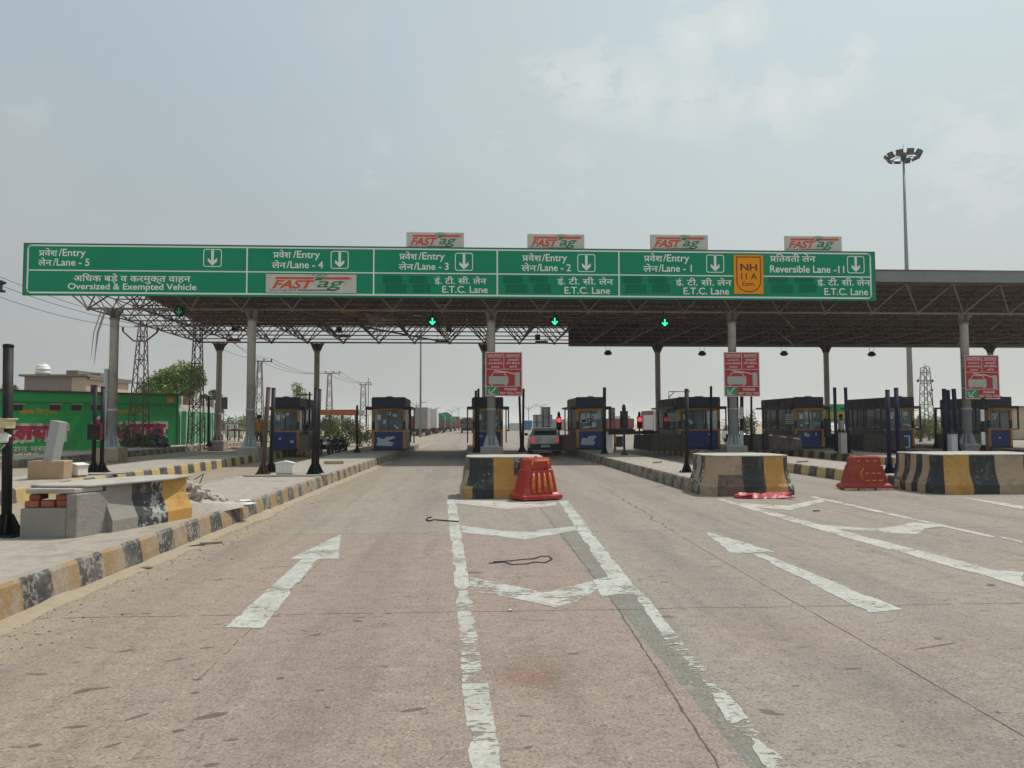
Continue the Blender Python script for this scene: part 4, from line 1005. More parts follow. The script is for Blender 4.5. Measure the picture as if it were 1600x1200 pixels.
def booth(label, px_l, px_r, Yf=38.0, L=3.6, poster=False, twin=False, side='L', torn=False, doorless=False, aw=(.30, .30)):
    x0 = at(px_l, 700, Y=Yf).x; x1 = at(px_r, 700, Y=Yf).x; w = x1-x0
    t = thing('toll_booth', label, 'toll booth', (x0, Yf, .3), 0, 'navy and orange toll booths under the canopy')
    hb = 2.06; fl = .02
    mb = MB(); mb.box(0, w, 0, L, -.01, .10); mb.build('plinth', DK, t)
    mb = MB()
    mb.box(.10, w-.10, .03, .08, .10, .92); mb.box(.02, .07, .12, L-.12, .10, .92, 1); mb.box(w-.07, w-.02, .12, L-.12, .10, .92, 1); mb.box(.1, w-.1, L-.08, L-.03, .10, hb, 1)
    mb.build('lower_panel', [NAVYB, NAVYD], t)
    p = mb = MB()
    for x in (0, w-.11):
        for y in (0, L-.11):
            mb.box(x, x+.11, y, y+.11, .10, 1.02, 0); mb.box(x+.001, x+.109, y+.001, y+.109, 1.02, 1.42, 1); mb.box(x, x+.11, y, y+.11, 1.42, hb, 0)
    mb.build('corner_post', [OR, DK], t)
    mb = MB(); mb.box(.11, w-.11, .0, .09, 1.93, hb, 0); mb.box(.11, w-.11, -.02, .10, .92, .98, 0); mb.box(.22, w-.22, -.05, -.001, 1.95, 2.02, 0); mb.build('window_rail', OR, t)
    if not doorless:
        fr = MB(); n = 2 if w < 1.8 else 3; gw = (w-.22)/n
        for i in range(n+1): fr.box(.11+i*gw-.02, .11+i*gw+.02, .02, .07, .98, 1.93)
        f = fr.build('front_window', DK, t); g = MB(); g.box(.115, w-.115, .04, .05, .98, 1.93); g.build('pane', GLASS, f)
    for sgn, x in ((-1, .035), (1, w-.045)):
        fr = MB(); k = 4
        for i in range(k+1): fr.box(x-.012, x+.022, .13+i*(L-.27)/k-.03, .13+i*(L-.27)/k+.03, .92, hb-.02)
        fr.box(x-.03, x+.03, .12, L-.12, .90, .97, 1)
        f = fr.build('side_window', [DK, GALV], t); g = MB(); g.box(x, x+.01, .12, L-.12, .97, hb-.03); g.build('pane', GLASS, f)
    mb = MB(); mb.box(.12, w-.12, L*.5, L*.5+.04, .2, hb-.05, 0); mb.box(.12, w-.12, .35, .9, .70, .74, 1); mb.box(.3, .62, .5, .8, .74, 1.05, 2); mb.box(w-.6, w-.35, .9, 1.15, .35, 1.25, 2); mb.build('interior', [INT, SIDEM, DK], t)
    mb = MB(); a, b = aw
    mb.box(-a, w+b, -.12, L+.1, hb, hb+.09, 0); r = mb.build('roof_slab', DK, t)
    mb = MB()
    for x in ([-a, -a+.06],):
        mb.box(x[0], x[1], -.10, -.04, hb-.85 if side != 'L' else .45, hb); mb.box(x[0], x[1], L*.7, L*.7+.06, .3, hb)
    mb.box(-a, -a+.06, -.039, L*.699, .93, .98, 1); mb.box(-a, -a+.05, -.03, L*.69, hb-.05, hb-.005); mb.build('awning_frame', [DK, SIDEM], t); mb = MB()
    mb.box(w+b-.06, w+b, -.10, -.04, .95 if side == 'L' else .4, hb); mb.box(w+b-.06, w+b, L*.7, L*.7+.06, .3, hb)
    mb.box(w+b-.06, w+b, -.039, L*.699, .93, .98, 1); mb.box(w+b-.05, w+b, -.03, L*.69, hb-.05, hb-.005)
    mb.build('awning_frame', [DK, SIDEM], t)
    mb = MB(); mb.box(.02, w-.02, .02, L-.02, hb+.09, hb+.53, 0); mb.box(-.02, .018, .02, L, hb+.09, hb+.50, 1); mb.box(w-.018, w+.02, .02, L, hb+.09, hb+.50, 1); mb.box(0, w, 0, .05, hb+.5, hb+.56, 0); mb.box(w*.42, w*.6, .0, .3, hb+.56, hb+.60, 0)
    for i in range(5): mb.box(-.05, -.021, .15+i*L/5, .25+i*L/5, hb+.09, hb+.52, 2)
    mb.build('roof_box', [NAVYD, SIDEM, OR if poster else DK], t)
    if poster:
        mb = MB()
        P = [(.2, .25), (.9, .22), (.98, .38), (.72, .48), (1.05, .62), (.98, .70), (.62, .66), (.55, .56), (.3, .60)]
        mb.prism([(x/1.2*w*.8, z) for x, z in P], .012, .028, axis='Y'); mb.build('torn_poster', BLUEW, t)
    mb = MB()
    mb.box(.25, .42, .03, .038, 1.5, 1.75); 
    if torn:  # flat pale patches stand in for reflections on the window
        for (x, z, a_, b_) in ((.18, 1.35, .3, .5), (.45, 1.55, .35, .3), (.85, 1.5, .3, .3), (.3, 1.05, .5, .12), (.75, 1.1, .25, .3)): mb.prism([(x, z), (x+a_, z+.03), (x+a_*.8, z+b_), (x+.05, z+b_*.85)], .028, .036, axis='Y')
    mb.build('notice_and_reflection', PAPER if not torn else BLUEW, t)
    return t
booth('leftmost toll booth, orange posts and two dark glass panes', 423, 467, L=3.4, side='R')
booth('booth with pale boot shaped poster, left of the driving lane', 581, 633, L=3.2, poster=True, side='R')
booth('booth half hidden by the middle column and its red notice', 739, 786, L=3.4)
booth('booth with painted white reflections on its window beside the silver car', 901, 946, L=3.4, poster=True, torn=True)
booth('widest booth, three front panes, left of the middle red notice', 1061, 1126, L=4.4)
booth('booth right of the middle red notice with a long dark side', 1243, 1288, L=4.4)
booth('booth with a small white frame propped at its front, second from the right', 1385, 1430, L=4.0, doorless=False)
booth('rightmost booth, behind the red notice at the picture edge', 1546, 1583, L=4.0)
# white propped frame
p = at(1416, 690, Y=37.6); mb = MB()
for a, b, c, d in ((0, .05, 0, .6), (.30, .35, 0, .6), (.05, .30, 0, .05), (.05, .30, .55, .6)): mb.box(a, b, 0, .03, c, d)
tag(mb.build('propped_frame', WHITEP, None, loc=(p.x-.15, 37.6, .35)), 'small empty white frame leaning at the front of the second booth from the right', 'frame')
# concrete guard walls beside the booths
GW = mat('dark_guard_concrete', (.075, .06, .052), .85, var=.35, vscale=1.5, dirt=(.03, .027, .025), dirt_amt=.7, dscale=2.5, bump=.4)
GWB = mat('brown_guard_concrete', (.15, .115, .09), .85, var=.35, vscale=1.5, dirt=(.05, .04, .035), dirt_amt=.7, dscale=2.5, bump=.4)
def guard(label, pxl, pxr, Y, L, m=GW, h=.72):
    a = at(pxl, 700, Y=Y).x; b = at(pxr, 700, Y=Y).x; t = thing('guard_wall', label, 'guard wall', (a, Y, .3), 0, 'low dark guard walls in front of the booths'); w = b-a
    mb = MB(); mb.prism([(-.06, -.02), (w+.06, -.02), (w, h), (0, h)], 0, .22, axis='Y'); mb.prism([(-.06, -.02), (.18, -.02), (.14, h), (0, h)], .221, L, axis='Y')
    for i in range(int(w/.28)): mb.box(.05+i*.28, .19+i*.28, -.02, -.001, .02, h-.06)
    mb.build('wall_body', m, t, bevel=.02); mb = MB(); mb.box(-.02, w+.02, -.03, .24, h+.002, h+.05); mb.build('coping', SIDEM, t)
guard('dark low wall left of the booth beside the silver car', 882, 899, 36.9, 2.2)
guard('soot dark low wall left of the widest booth', 1019, 1070, 36.6, 4.0)
guard('brown ribbed low wall left of the booth right of the middle notice', 1178, 1252, 36.2, 4.0, GWB)
guard('near black low wall left of the second booth from the right', 1350, 1413, 36.2, 4.0)
guard('short low wall left of the rightmost booth', 1520, 1545, 36.6, 3.0, GWB)
guard('stained low wall right of the leftmost booth', 468, 481, 37.2, 2.5, GWB, .80)
# booth boom arm resting on the brown wall
t = thing('lowered_barrier', 'lowered white and red boom arm in front of the booth right of the middle notice', 'boom arm', tuple(at(1196, 679, Y=35.6)))
mb = MB(); v = at(1250, 686, Y=35.4)-Vector(t.location)
for i in range(5):
    mb.tube([v*(i/5), v*((i+1)/5)], .035, 8, i % 2)
mb.build('arm', [WHITEP, mat('boom_red', (.35, .05, .05), .5)], t); mb = MB(); mb.box(-.12, .12, -.1, .1, -.75, .06); mb.build('arm_stand', DK, t)
# ================================================================== POSTS
def post(label, px, y_base, y_top, z=.3, r=.055, m=BLACKP, top_px=None, group='black steel posts on the lane islands', Y=None, foot=True, square=False, base_plate=True):
    b = at(px, 705, Y=Y) if Y else G(px, y_base, z)
    if Y: b.z = z
    tp = at(top_px if top_px is not None else px, y_top, Y=b.y)
    t = thing('steel_post', label, 'post', (b.x, b.y, z), 0, group); h = tp.z-z; dx = tp.x-b.x
    mb = MB()
    if square: mb.loft([[(-r, -r, 0), (r, -r, 0), (r, r, 0), (-r, r, 0)], [(dx-r, -r, h), (dx+r, -r, h), (dx+r, r, h), (dx-r, r, h)]], 0, False)
    else: mb.tube([(0, 0, 0), (dx, 0, h)], r, 14); mb.lathe([(r*1.08, h-.02), (r*1.08, h+.01), (r*.6, h+.02)], (dx, 0, 0), 14)
    mb.build('shaft', m, t)
    if foot:
        mb = MB(); mb.box(-.17, .17, -.17, .17, .0, .022)
        for a in range(4):
            d = Vector((cos(a*pi/2+.4), sin(a*pi/2+.4), 0)); s = Vector((-d.y, d.x, 0))*.007; P = [d*.01, d*.16, d*.16+Vector((0, 0, .03)), d*(r+.01)+Vector((0, 0, .24)), Vector((0, 0, .24))]
            P = [p+Vector((0, 0, .02)) for p in P]; mb.loft([[p-s for p in P], [p+s for p in P]], 0, False)
        for a in (-.13, .13):
            for b_ in (-.13, .13): mb.lathe([(.014, .022), (.014, .05)], (a, b_, 0), 6)
        mb.build('foot_plate', m, t)
    return t
post('thick black post at the left edge of the picture', 10, 838, 540, top_px=13)
post('left post of the pair behind the broken crash block', 146, 738, 603, top_px=149)
post('right post of the pair behind the broken crash block', 159, 738, 605, top_px=161)
post('leaning dark post left of the white hutch box', 411, 741, 606, top_px=419.5, m=RUST)
post('dark post touching the left side of the white hutch box', 423, 738, 607, top_px=427.5)
post('black post at the kerb left of the motorcycles', 489, 742, 607, top_px=494)
post('slightly leaning black post close behind the one at the kerb', 495, 739, 609, top_px=499)
post('black post left of the crash block with flattened red plastic', 1073, 738, 609, top_px=1073)
post('left blue post of the pair behind the squat red barrier', 1390, 739, 610, top_px=1386.5, m=NAVYP)
post('right blue post of the pair behind the squat red barrier', 1404, 738, 607, top_px=1400, m=NAVYP)
post('slim black post between the motorcycles and the poster booth', 558, 707.5, 634, r=.05)
post('outer black post left of the middle column', 743.5, 0, 611, Y=35.0, m=BLACKP)
post('taller black post left of the middle column', 747.5, 0, 608, Y=35.6, m=BLACKP)
post('short leaning black post right of the first red notice', 814.5, 0, 617, Y=35.0, top_px=811.5)
post('taller black post right of the first red notice', 817, 0, 608, Y=35.6, top_px=818)
post('black post in front of the booth beside the silver car', 944.5, 709, 606, r=.07)
post('navy post left of the white stripe below the middle notice', 1142, 0, 617, Y=34.8, m=NAVYP, r=.09, top_px=1139)
post('navy post right of the white stripe below the middle notice', 1152, 0, 617, Y=34.8, m=NAVYP, r=.08, top_px=1151)
post('black post with white tags below the middle notice', 1159, 0, 612, Y=35.2, r=.08)
post('thin black post right of the middle notice', 1174, 0, 612, Y=36.2, r=.05)
post('dark navy post left of the booth right of the middle notice, topping its roof', 1111, 0, 604, Y=36.4, m=NAVYP, r=.06)
post('left navy post between the two far right booths', 1307, 708, 606, top_px=1304, m=NAVYP, r=.07)
post('right navy post between the two far right booths', 1325, 708, 606, top_px=1321, m=NAVYP, r=.07)
post('leftmost broad blue post of the cluster by the rightmost column', 1478, 0, 608, Y=33.0, m=NAVYP, r=.09, top_px=1475)
post('second broad blue post of the cluster by the rightmost column', 1484, 0, 610, Y=34.6, m=NAVYP, r=.085, top_px=1481)
post('third broad blue post of the cluster by the rightmost column', 1497, 0, 608, Y=33.0, m=NAVYP, r=.09, top_px=1490)
post('black post with white plates below the rightmost notice', 1536, 0, 622, Y=33.0, r=.07)
post('thin dark post in front of the right hand bushes', 1462, 0, 640, Y=38, r=.06)
post('thin dark post before the green pillared rooms on the left', 326, 0, 619, Y=47, r=.07, z=.3)
mb = MB(); a = at(1148.5, 700, Y=34.6); mb.box(-.045, .045, 0, .05, 0, at(1148, 622, Y=34.6).z-.3); tag(mb.build('marker_strip', GREYP, None, loc=(a.x, 34.6, .3)), 'pale upright strip between two navy posts below the middle notice', 'marker')
for lb, px, ys in (('white tags on the black post below the middle notice', 1158, ((636, 654), (673, 694))), ('white plates on the black post below the rightmost notice', 1535, ((640, 658), (675, 695)))):
    Yq = 35.05 if px < 1400 else 32.85; t = thing('tag_plate', lb, 'plate', (at(px, 650, Y=Yq).x, Yq, .9)); 
    for (u, v) in ys: mb = MB(); mb.box(-.08, .08, -.02, .02, at(px, v, Y=Yq).z-.9, at(px, u, Y=Yq).z-.9); mb.build('plate', WHITEP, t)
# red box on the pair of posts
p = at(152, 675, Y=G(150, 738, .3).y); t = thing('control_box', 'dark red box fixed across the pair of posts behind the broken block', 'box', (p.x, p.y-.08, p.z)); mb = MB(); mb.box(-.19, .17, -.1, .02, -.22, .22); mb.build('box_body', mat('dark_red_paint', (.10, .015, .02), .5, var=.3), t, bevel=.01); mb = MB(); mb.box(-.17, .15, -.115, -.101, -.20, .20); mb.build('box_door', BLACKP, t)
# plate under posts on the left
p = G(150, 741, .3); mb = MB(); mb.prism([(-.7, -.35), (.3, -.45), (.8, .0), (-.2, .2)], .0, .03); tag(mb.build('base_slab', CONC, None, loc=(p.x, p.y, .304)), 'thin slab under the pair of posts behind the broken block', 'slab')
p = G(455, 745, .3); mb = MB(); mb.prism([(-1.2, -.12), (.6, -.18), (.9, .12), (-.9, .2)], .0, .03); tag(mb.build('base_slab', CONC, None, loc=(p.x, p.y+.2, .304)), 'thin slab running under the posts beside the white hutch box', 'slab')
# camera housing on the left post
CREAM = mat('cream_housing', (.58, .50, .30), .5, var=.1, dirt=(.4, .33, .2), dirt_amt=.4)
q = G(10, 838, .3); t = thing('camera_housing', 'cream box camera clamped on the thick post at the left edge', 'camera', tuple(at(5, 662, Y=q.y-.12)), radians(-14))
mb = MB(); mb.box(-.30, .11, -.08, .06, -.055, .045); mb.box(-.33, .14, -.09, .07, .045, .06); mb.build('housing', CREAM, t, bevel=.006)
mb = MB(); mb.tube([(-.02, .0, -.055), (-.02, .02, -.12), (.02, .09, -.15)], .018, 8); mb.lathe([(.05, -.22), (.06, -.20), (.06, -.12), (.03, -.10)], (0, .0, 0), 12); mb.build('bracket', WHITEP, t)
mb = MB(); mb.tube([(-.03, .03, -.1), (-.09, .02, -.2), (-.06, .02, -.32), (.0, .03, -.24)], .012, 6); mb.build('cable', mat('pinkish_cable', (.45, .32, .28), .6), t)
# hutch boxes
def hutch(label, px, yb, w, h, rz):
    p = G(px, yb, .3); t = thing('utility_box', label, 'utility box', (p.x, p.y, .3), rz, 'white gabled utility boxes')
    mb = MB(); mb.box(-w/2, w/2, 0, w*.8, .05, h*.82); mb.build('box_body', WHITEP, t, bevel=.008)
    mb = MB(); mb.prism([(-w/2-.03, h*.82), (w/2+.03, h*.82), (w/2+.03, h*.85), (0, h), (-w/2-.03, h*.85)], -.03, w*.8+.03, axis='Y'); mb.build('lid', WHITEP, t)
    mb = MB(); mb.box(-w/2+.02, w/2-.02, .02, w*.8-.02, -.01, .05); mb.build('foot', OR, t)
hutch('white gabled box on orange feet between the dark posts', 444, 743, .42, .37, radians(8)); hutch('white gabled box beside the tan block with the leaning pillar', 112, 746, .38, .36, radians(-20))
p = G(70, 749, .3); t = thing('leaning_pillar', 'pale concrete pillar leaning out of a tan plaster block on the left', 'pillar', (p.x, p.y, .3), radians(4))
mb = MB(); mb.box(-.40, .42, 0, .5, -.01, .44); mb.build('plaster_block', peel_mat('tan_plaster', (.42, .28, .16), (.36, .33, .3), .55, 5), t, bevel=.03)
mb = MB(); R = Matrix.Translation((.05, .2, .42)) @ Matrix.Rotation(radians(9), 4, 'Y') @ Matrix.Rotation(radians(-20), 4, 'Z'); mb.box(-.13, .13, -.13, .13, -.2, .98, M=R); mb.build('pillar_shaft', mat('pale_cement', (.36, .375, .37), .85, var=.12, bump=.3), t, bevel=.01)
# debris planks on island
plank('concrete_strip', 'long low tan strip lying on the pavement in front of the motorcycles', (508, 725), (537, 725), .28, .10, PT, .3)
for lb, a, b in (('white scrap of sheet on the pavement behind the rubble', (368, 789), (398, 786)), ('thin pale scrap on the kerb beside the rubble', (372, 783), (392, 782))): plank('sheet_scrap', lb, a, b, .3, .012, WHITEP, .305)
plank('plank', 'short brown plank on the pavement behind the middle crash block', (1018, 724), (1034, 723), .12, .05, WOOD, .3); plank('plank', 'brown plank on the pavement left of the squat red barrier', (1242, 723), (1262, 722), .12, .05, WOOD, .3)
mb = MB(); rnd = random.Random(4)
for i in range(6): rock(mb, (rnd.uniform(-.2, .2), rnd.uniform(-.15, .15), .06), rnd.uniform(.06, .12), rnd)
p = G(1100, 708, .3); tag(mb.build('stone_pile', CONC, None, loc=(p.x, p.y, .3)), 'pale lump of rubble behind the middle crash block', 'rubble')
mb = MB(); [rock(mb, (rnd.uniform(-.2, .2), rnd.uniform(-.15, .15), .06), rnd.uniform(.06, .12), rnd) for i in range(6)]
p = G(1298, 709, .3); tag(mb.build('stone_pile', CONC, None, loc=(p.x, p.y, .3)), 'pale lump of rubble left of the white boom cabinet', 'rubble')
# ================================================================== TRAFFIC LIGHTS, CABINETS
RLIT = mat('red_signal_glow', (.6, .02, .02), .4, var=0, emit=((1, .05, .06), 1.4))
def signal(label, px, yb, yt, lit=True, z=.3, w=.26, Y=None):
    b = at(px, yb, Y=Y) if Y else G(px, yb, z); top = at(px, yt, Y=b.y).z-z
    t = thing('traffic_light', label, 'traffic light', (b.x, b.y, z), 0, 'signal lights on short poles beyond the booths')
    mb = MB(); mb.tube([(0, 0, 0), (0, 0, top-.3)], .045, 10); mb.lathe([(.15, 0), (.15, .03), (.06, .2)], n=12); mb.build('pole', DK, t)
    mb = MB(); mb.box(-w/2, w/2, -.09, .09, top-.98, top-.28); mb.lathe([(.07, top-.28), (.09, top-.2), (.07, top-.08), (.03, top)], n=12); mb.build('signal_head', BLACKP, t, bevel=.015)
    for i, on in ((0, lit), (1, False)):
        mb = MB(); rl = .125 if (i == 0 and on) else .10; mb.lathe([(rl, -.03), (rl, .0)], (0, -.095, top-.46-.32*i), 16, axis='Y'); mb.build('lamp', RLIT if on else DARKM, t)
signal('red signal light just left of the booth beside the car', 873.5, 705, 643, Y=41, z=0.02)
signal('red signal light on a slim pole right of the booth beside the car', 999.5, 697, 643)
signal('dark unlit signal on the island right of the booth beside the car', 975.5, 711, 631.5, False, w=.3)
def boom(label, px, yb, arm_to, m2=WHITEP, z=.3, hh=.95):
    b = G(px, yb, z); t = thing('boom_barrier', label, 'boom barrier', (b.x, b.y, z), 0, 'boom barrier cabinets at the booths')
    mb = MB(); mb.box(-.13, .13, -.14, .14, 0, hh); mb.build('cabinet', m2, t, bevel=.02); mb = MB(); mb.box(-.15, .15, -.16, .16, hh+.001, hh+.06); mb.build('cabinet_lid', DK, t)
    if arm_to:
        e = at(arm_to[0], arm_to[1], Y=b.y+.6)-b; s = Vector((0, -.18, hh-.12)); mb = MB()
        for i in range(6): mb.tube([s+(e-s)*i/6, s+(e-s)*(i+1)/6], .03, 8, i % 2)
        mb.build('arm', [DK, SIDEM], t)
boom('pale boom cabinet right of the booth beside the silver car', 952, 708, (985, 671)); boom('white boom cabinet between the two navy posts on the right', 1317, 709, None, PALEC, hh=.9); boom('pale boom cabinet inside the blue post cluster on the right', 1489, 711, None, GREYP, hh=.85)
t = thing('orange_bollard', 'short orange bollard beside the pale boom cabinet', 'bollard', (G(961, 707, .3).x, G(961, 707, .3).y, .3)); mb = MB(); mb.lathe([(.06, 0), (.06, .75), (.04, .8)], n=12); mb.build('shaft', ORANGEP, t); mb = MB(); mb.lathe([(.062, .3), (.062, .4)], n=12); mb.build('band', DK, t)
mb = MB(); p = at(972, 675, Y=33); mb.box(-.6, .5, -.08, .08, -.1, .12); tag(mb.build('crossbar_box', BLACKP, None, loc=(p.x, 33, p.z)), 'dark horizontal box mounted on the unlit signal pole', 'control box')
mb = MB(); p = at(1016, 676, Y=44.6); mb.box(-1.1, .75, -.08, .08, -.08, .10); tag(mb.build('crossbar_box', DARKM, None, loc=(p.x, 44.6, p.z)), 'dark horizontal box by the far red signal', 'control box')
# thin frames on roofs
FR = MB(); p = at(1045, 612, Y=39)
FR.tube([(0, 0, -.4), (0, 0, 0), (1.1, 0, .0)], .025, 6); FR.tube([(0, 0, -.3), (.3, 0, 0)], .02, 5); tag(FR.build('antenna_frame', DARKM, None, loc=p), 'thin bent pipe frame above the widest booth', 'pipe frame')
post('stout dark post behind the roof of the widest booth', 1072, 0, 608, Y=39.5, r=.08)
FR = MB(); p = at(473, 617, Y=40); FR.tube([(-.3, 0, 0), (.5, 0, 0)], .03, 6); FR.tube([(.35, 0, -1.6), (.35, 0, .15)], .05, 6); tag(FR.build('antenna_frame', DARKM, None, loc=p), 'thin cross pipe above the right side of the leftmost booth', 'pipe frame')
# ================================================================== PEOPLE
SKIN = mat('skin', (.20, .11, .07), .6, var=.1); HAIR = mat('hair', (.012, .01, .01), .8, var=.2)
def person(label, loc, rz, shirt, trousers, pose='stand', scale=1.0, cover=None):
    t = thing('person', label, 'person', loc, rz, None)
    J = {}
    if pose == 'stand':
        J = dict(pel=(0, 0, .93), che=(0, .0, 1.28), nec=(0, .0, 1.47), hea=(0, -.02, 1.60), top=(0, -.01, 1.72),
                 shL=(-.19, 0, 1.40), elL=(-.25, .03, 1.12), haL=(-.24, -.08, .88), shR=(.19, 0, 1.40), elR=(.25, .03, 1.12), haR=(.24, -.10, .90),
                 hiL=(-.10, 0, .88), knL=(-.11, -.02, .50), anL=(-.11, .03, .08), toL=(-.12, -.13, .03), hiR=(.10, 0, .88), knR=(.12, -.04, .50), anR=(.13, .02, .08), toR=(.14, -.14, .03))
    else:   # sitting
        J = dict(pel=(0, 0, .80), che=(0, -.04, 1.12), nec=(0, -.07, 1.31), hea=(0, -.11, 1.44), top=(0, -.11, 1.56),
                 shL=(-.19, -.04, 1.24), elL=(-.26, -.16, 1.0), haL=(-.25, -.42, 1.0), shR=(.19, -.04, 1.24), elR=(.26, -.16, 1.0), haR=(.25, -.42, 1.0),
                 hiL=(-.11, -.02, .78), knL=(-.19, -.40, .70), anL=(-.18, -.30, .28), toL=(-.18, -.44, .22), hiR=(.11, -.02, .78), knR=(.19, -.40, .70), anR=(.18, -.30, .28), toR=(.18, -.44, .22))
    R = dict(pel=.135, che=.15, nec=.055, hea=.10, top=.075, shL=.065, elL=.045, haL=.035, shR=.065, elR=.045, haR=.035, hiL=.10, knL=.062, anL=.042, toL=.035, hiR=.10, knR=.062, anR=.042, toR=.035)
    E_ = [('pel', 'che'), ('che', 'nec'), ('nec', 'hea'), ('hea', 'top'), ('che', 'shL'), ('shL', 'elL'), ('elL', 'haL'), ('che', 'shR'), ('shR', 'elR'), ('elR', 'haR'),
          ('pel', 'hiL'), ('hiL', 'knL'), ('knL', 'anL'), ('anL', 'toL'), ('pel', 'hiR'), ('hiR', 'knR'), ('knR', 'anR'), ('anR', 'toR')]
    names = list(J); vs = [Vector(J[n])*scale for n in names]; es = [(names.index(a), names.index(b)) for a, b in E_]; rad = [R[n]*scale for n in names]
    for s in ('L', 'R'):          # five fingers on each hand
        hi = names.index('ha'+s); el = names.index('el'+s); d = (vs[hi]-vs[el]).normalized(); sd = d.cross(Vector((0, 0, 1)));
        sd = (sd.normalized() if sd.length > .1 else Vector((0, 1, 0)))
        for k in range(5):
            o = sd*((k-2)*.016)*scale; b0 = vs[hi]+d*.045*scale+o; L = (.045, .07, .078, .072, .055)[k]*scale
            if k == 0: b0 = vs[hi]+sd*(-.035)*scale; 
            vs += [b0, b0+d*L*.6+(sd*-.02*scale if k == 0 else Vector()), b0+d*L+Vector((0, 0, -.015))*scale]; n = len(vs)
            es += [(hi, n-3), (n-3, n-2), (n-2, n-1)]; rad += [.010*scale, .0085*scale, .007*scale]
    me = bpy.data.meshes.new('body'); me.from_pydata([tuple(v) for v in vs], es, []); o = bpy.data.objects.new('body', me); C.objects.link(o)
    sk = o.modifiers.new('skin', 'SKIN'); sk.use_smooth_shade = True
    for v, r in zip(me.skin_vertices[0].data, rad): v.radius = (r, r)
    me.skin_vertices[0].data[0].use_root = True
    o.modifiers.new('sub', 'SUBSURF').levels = 1
    dg = bpy.context.evaluated_depsgraph_get(); dg.update(); nm = bpy.data.meshes.new_from_object(o.evaluated_get(dg)); nm.name = 'body'
    bpy.data.objects.remove(o)
    nm.materials.clear()
    for m in (SKIN, shirt, trousers, DK): nm.materials.append(m)
    hip = J['pel'][2]*scale
    for p in nm.polygons:
        c = p.center; legs = (c.z < hip-.02) if pose == 'stand' else (c.z < .88*scale and abs(c.y) < .6 and not (abs(c.x) > .23*scale and c.z > .93*scale))
        hand = min((c-Vector(J['haL'])*scale).length, (c-Vector(J['haR'])*scale).length) < .17*scale
        foot = min((c-Vector(J['anL'])*scale).length, (c-Vector(J['anR'])*scale).length, (c-Vector(J['toL'])*scale).length, (c-Vector(J['toR'])*scale).length) < .1*scale
        nk = c.z > (J['nec'][2]-.01)*scale
        p.material_index = 0 if nk or hand else (3 if foot else (2 if legs else 1)); p.use_smooth = True
    bo = bpy.data.objects.new('body', nm); C.objects.link(bo); bo.parent = t
    h = Vector(J['hea'])*scale; mb = MB(); prof = []
    rings = []
    for i, (zz, rr, sh) in enumerate(((-.03, .085, .035), (.03, .112, .022), (.09, .108, .02), (.14, .075, .01), (.165, .02, 0))):
        rings.append([(h.x+cos(a)*rr*scale*.95, h.y+sh*scale+sin(a)*rr*scale, h.z+zz*scale) for a in [2*pi*k/14 for k in range(14)]])
    mb.loft(rings); mb.build('hair' if not cover else 'head_scarf', cover or HAIR, t)
    mb = MB()                    # face: nose, eyes, mouth
    fy = h.y-.098*scale
    mb.loft([[(h.x-.012, fy, h.z+.02), (h.x+.012, fy, h.z+.02), (h.x, fy-.005, h.z+.025)], [(h.x-.016, fy, h.z-.02), (h.x+.016, fy, h.z-.02), (h.x, fy-.025, h.z-.015)]], 0, False)
    mb.box(h.x-.025, h.x+.025, fy-.004, fy+.01, h.z-.05, h.z-.042, 1)
    for s in (-1, 1): mb.lathe([(.012, -.006), (.012, .006)], (h.x+s*.035, fy+.002, h.z+.025), 8, 1, axis='Y'); mb.lathe([(.02, -.008), (.02, .008)], (h.x+s*.10, h.y, h.z), 8, 0, axis='X')
    mb.build('face', [SKIN, HAIR], t)
    return t
SH1 = mat('blue_shirt', (.20, .28, .40), .8, var=.2); SH2 = mat('brown_orange_shirt', (.42, .15, .05), .8, var=.2); SH3 = mat('pale_shirt', (.55, .53, .48), .8, var=.15); SH4 = mat('dusky_blue_shirt', (.07, .07, .13), .8, var=.2); TR = mat('dark_trousers', (.03, .03, .04), .85, var=.2); SCARF = mat('pink_scarf', (.35, .06, .12), .85, var=.2)
person('person in a light blue shirt sitting beside the leftmost booth', (G(482, 712, 0.0).x, G(482, 712, .0).y, .0), radians(-70), SH1, TR, 'sit', .98)
mb = MB(); p = G(482, 712, 0); mb.box(-.28, .28, -.2, .2, .58, .66); [mb.box(a, a+.05, b, b+.05, 0, .58) for a in (-.26, .21) for b in (-.18, .13)]; tag(mb.build('stool', WOOD, None, loc=(p.x, p.y, 0)), 'plain stool under the person in the light blue shirt', 'stool')
person('person in a brown orange shirt standing left of the leftmost booth', (G(404, 706, .3).x, G(404, 706, .3).y, .3), radians(30), SH2, TR)
person('person in a pale shirt standing between the two navy posts', (at(1315, 700, Y=39).x, 39.0, .3), radians(-20), SH3, TR)
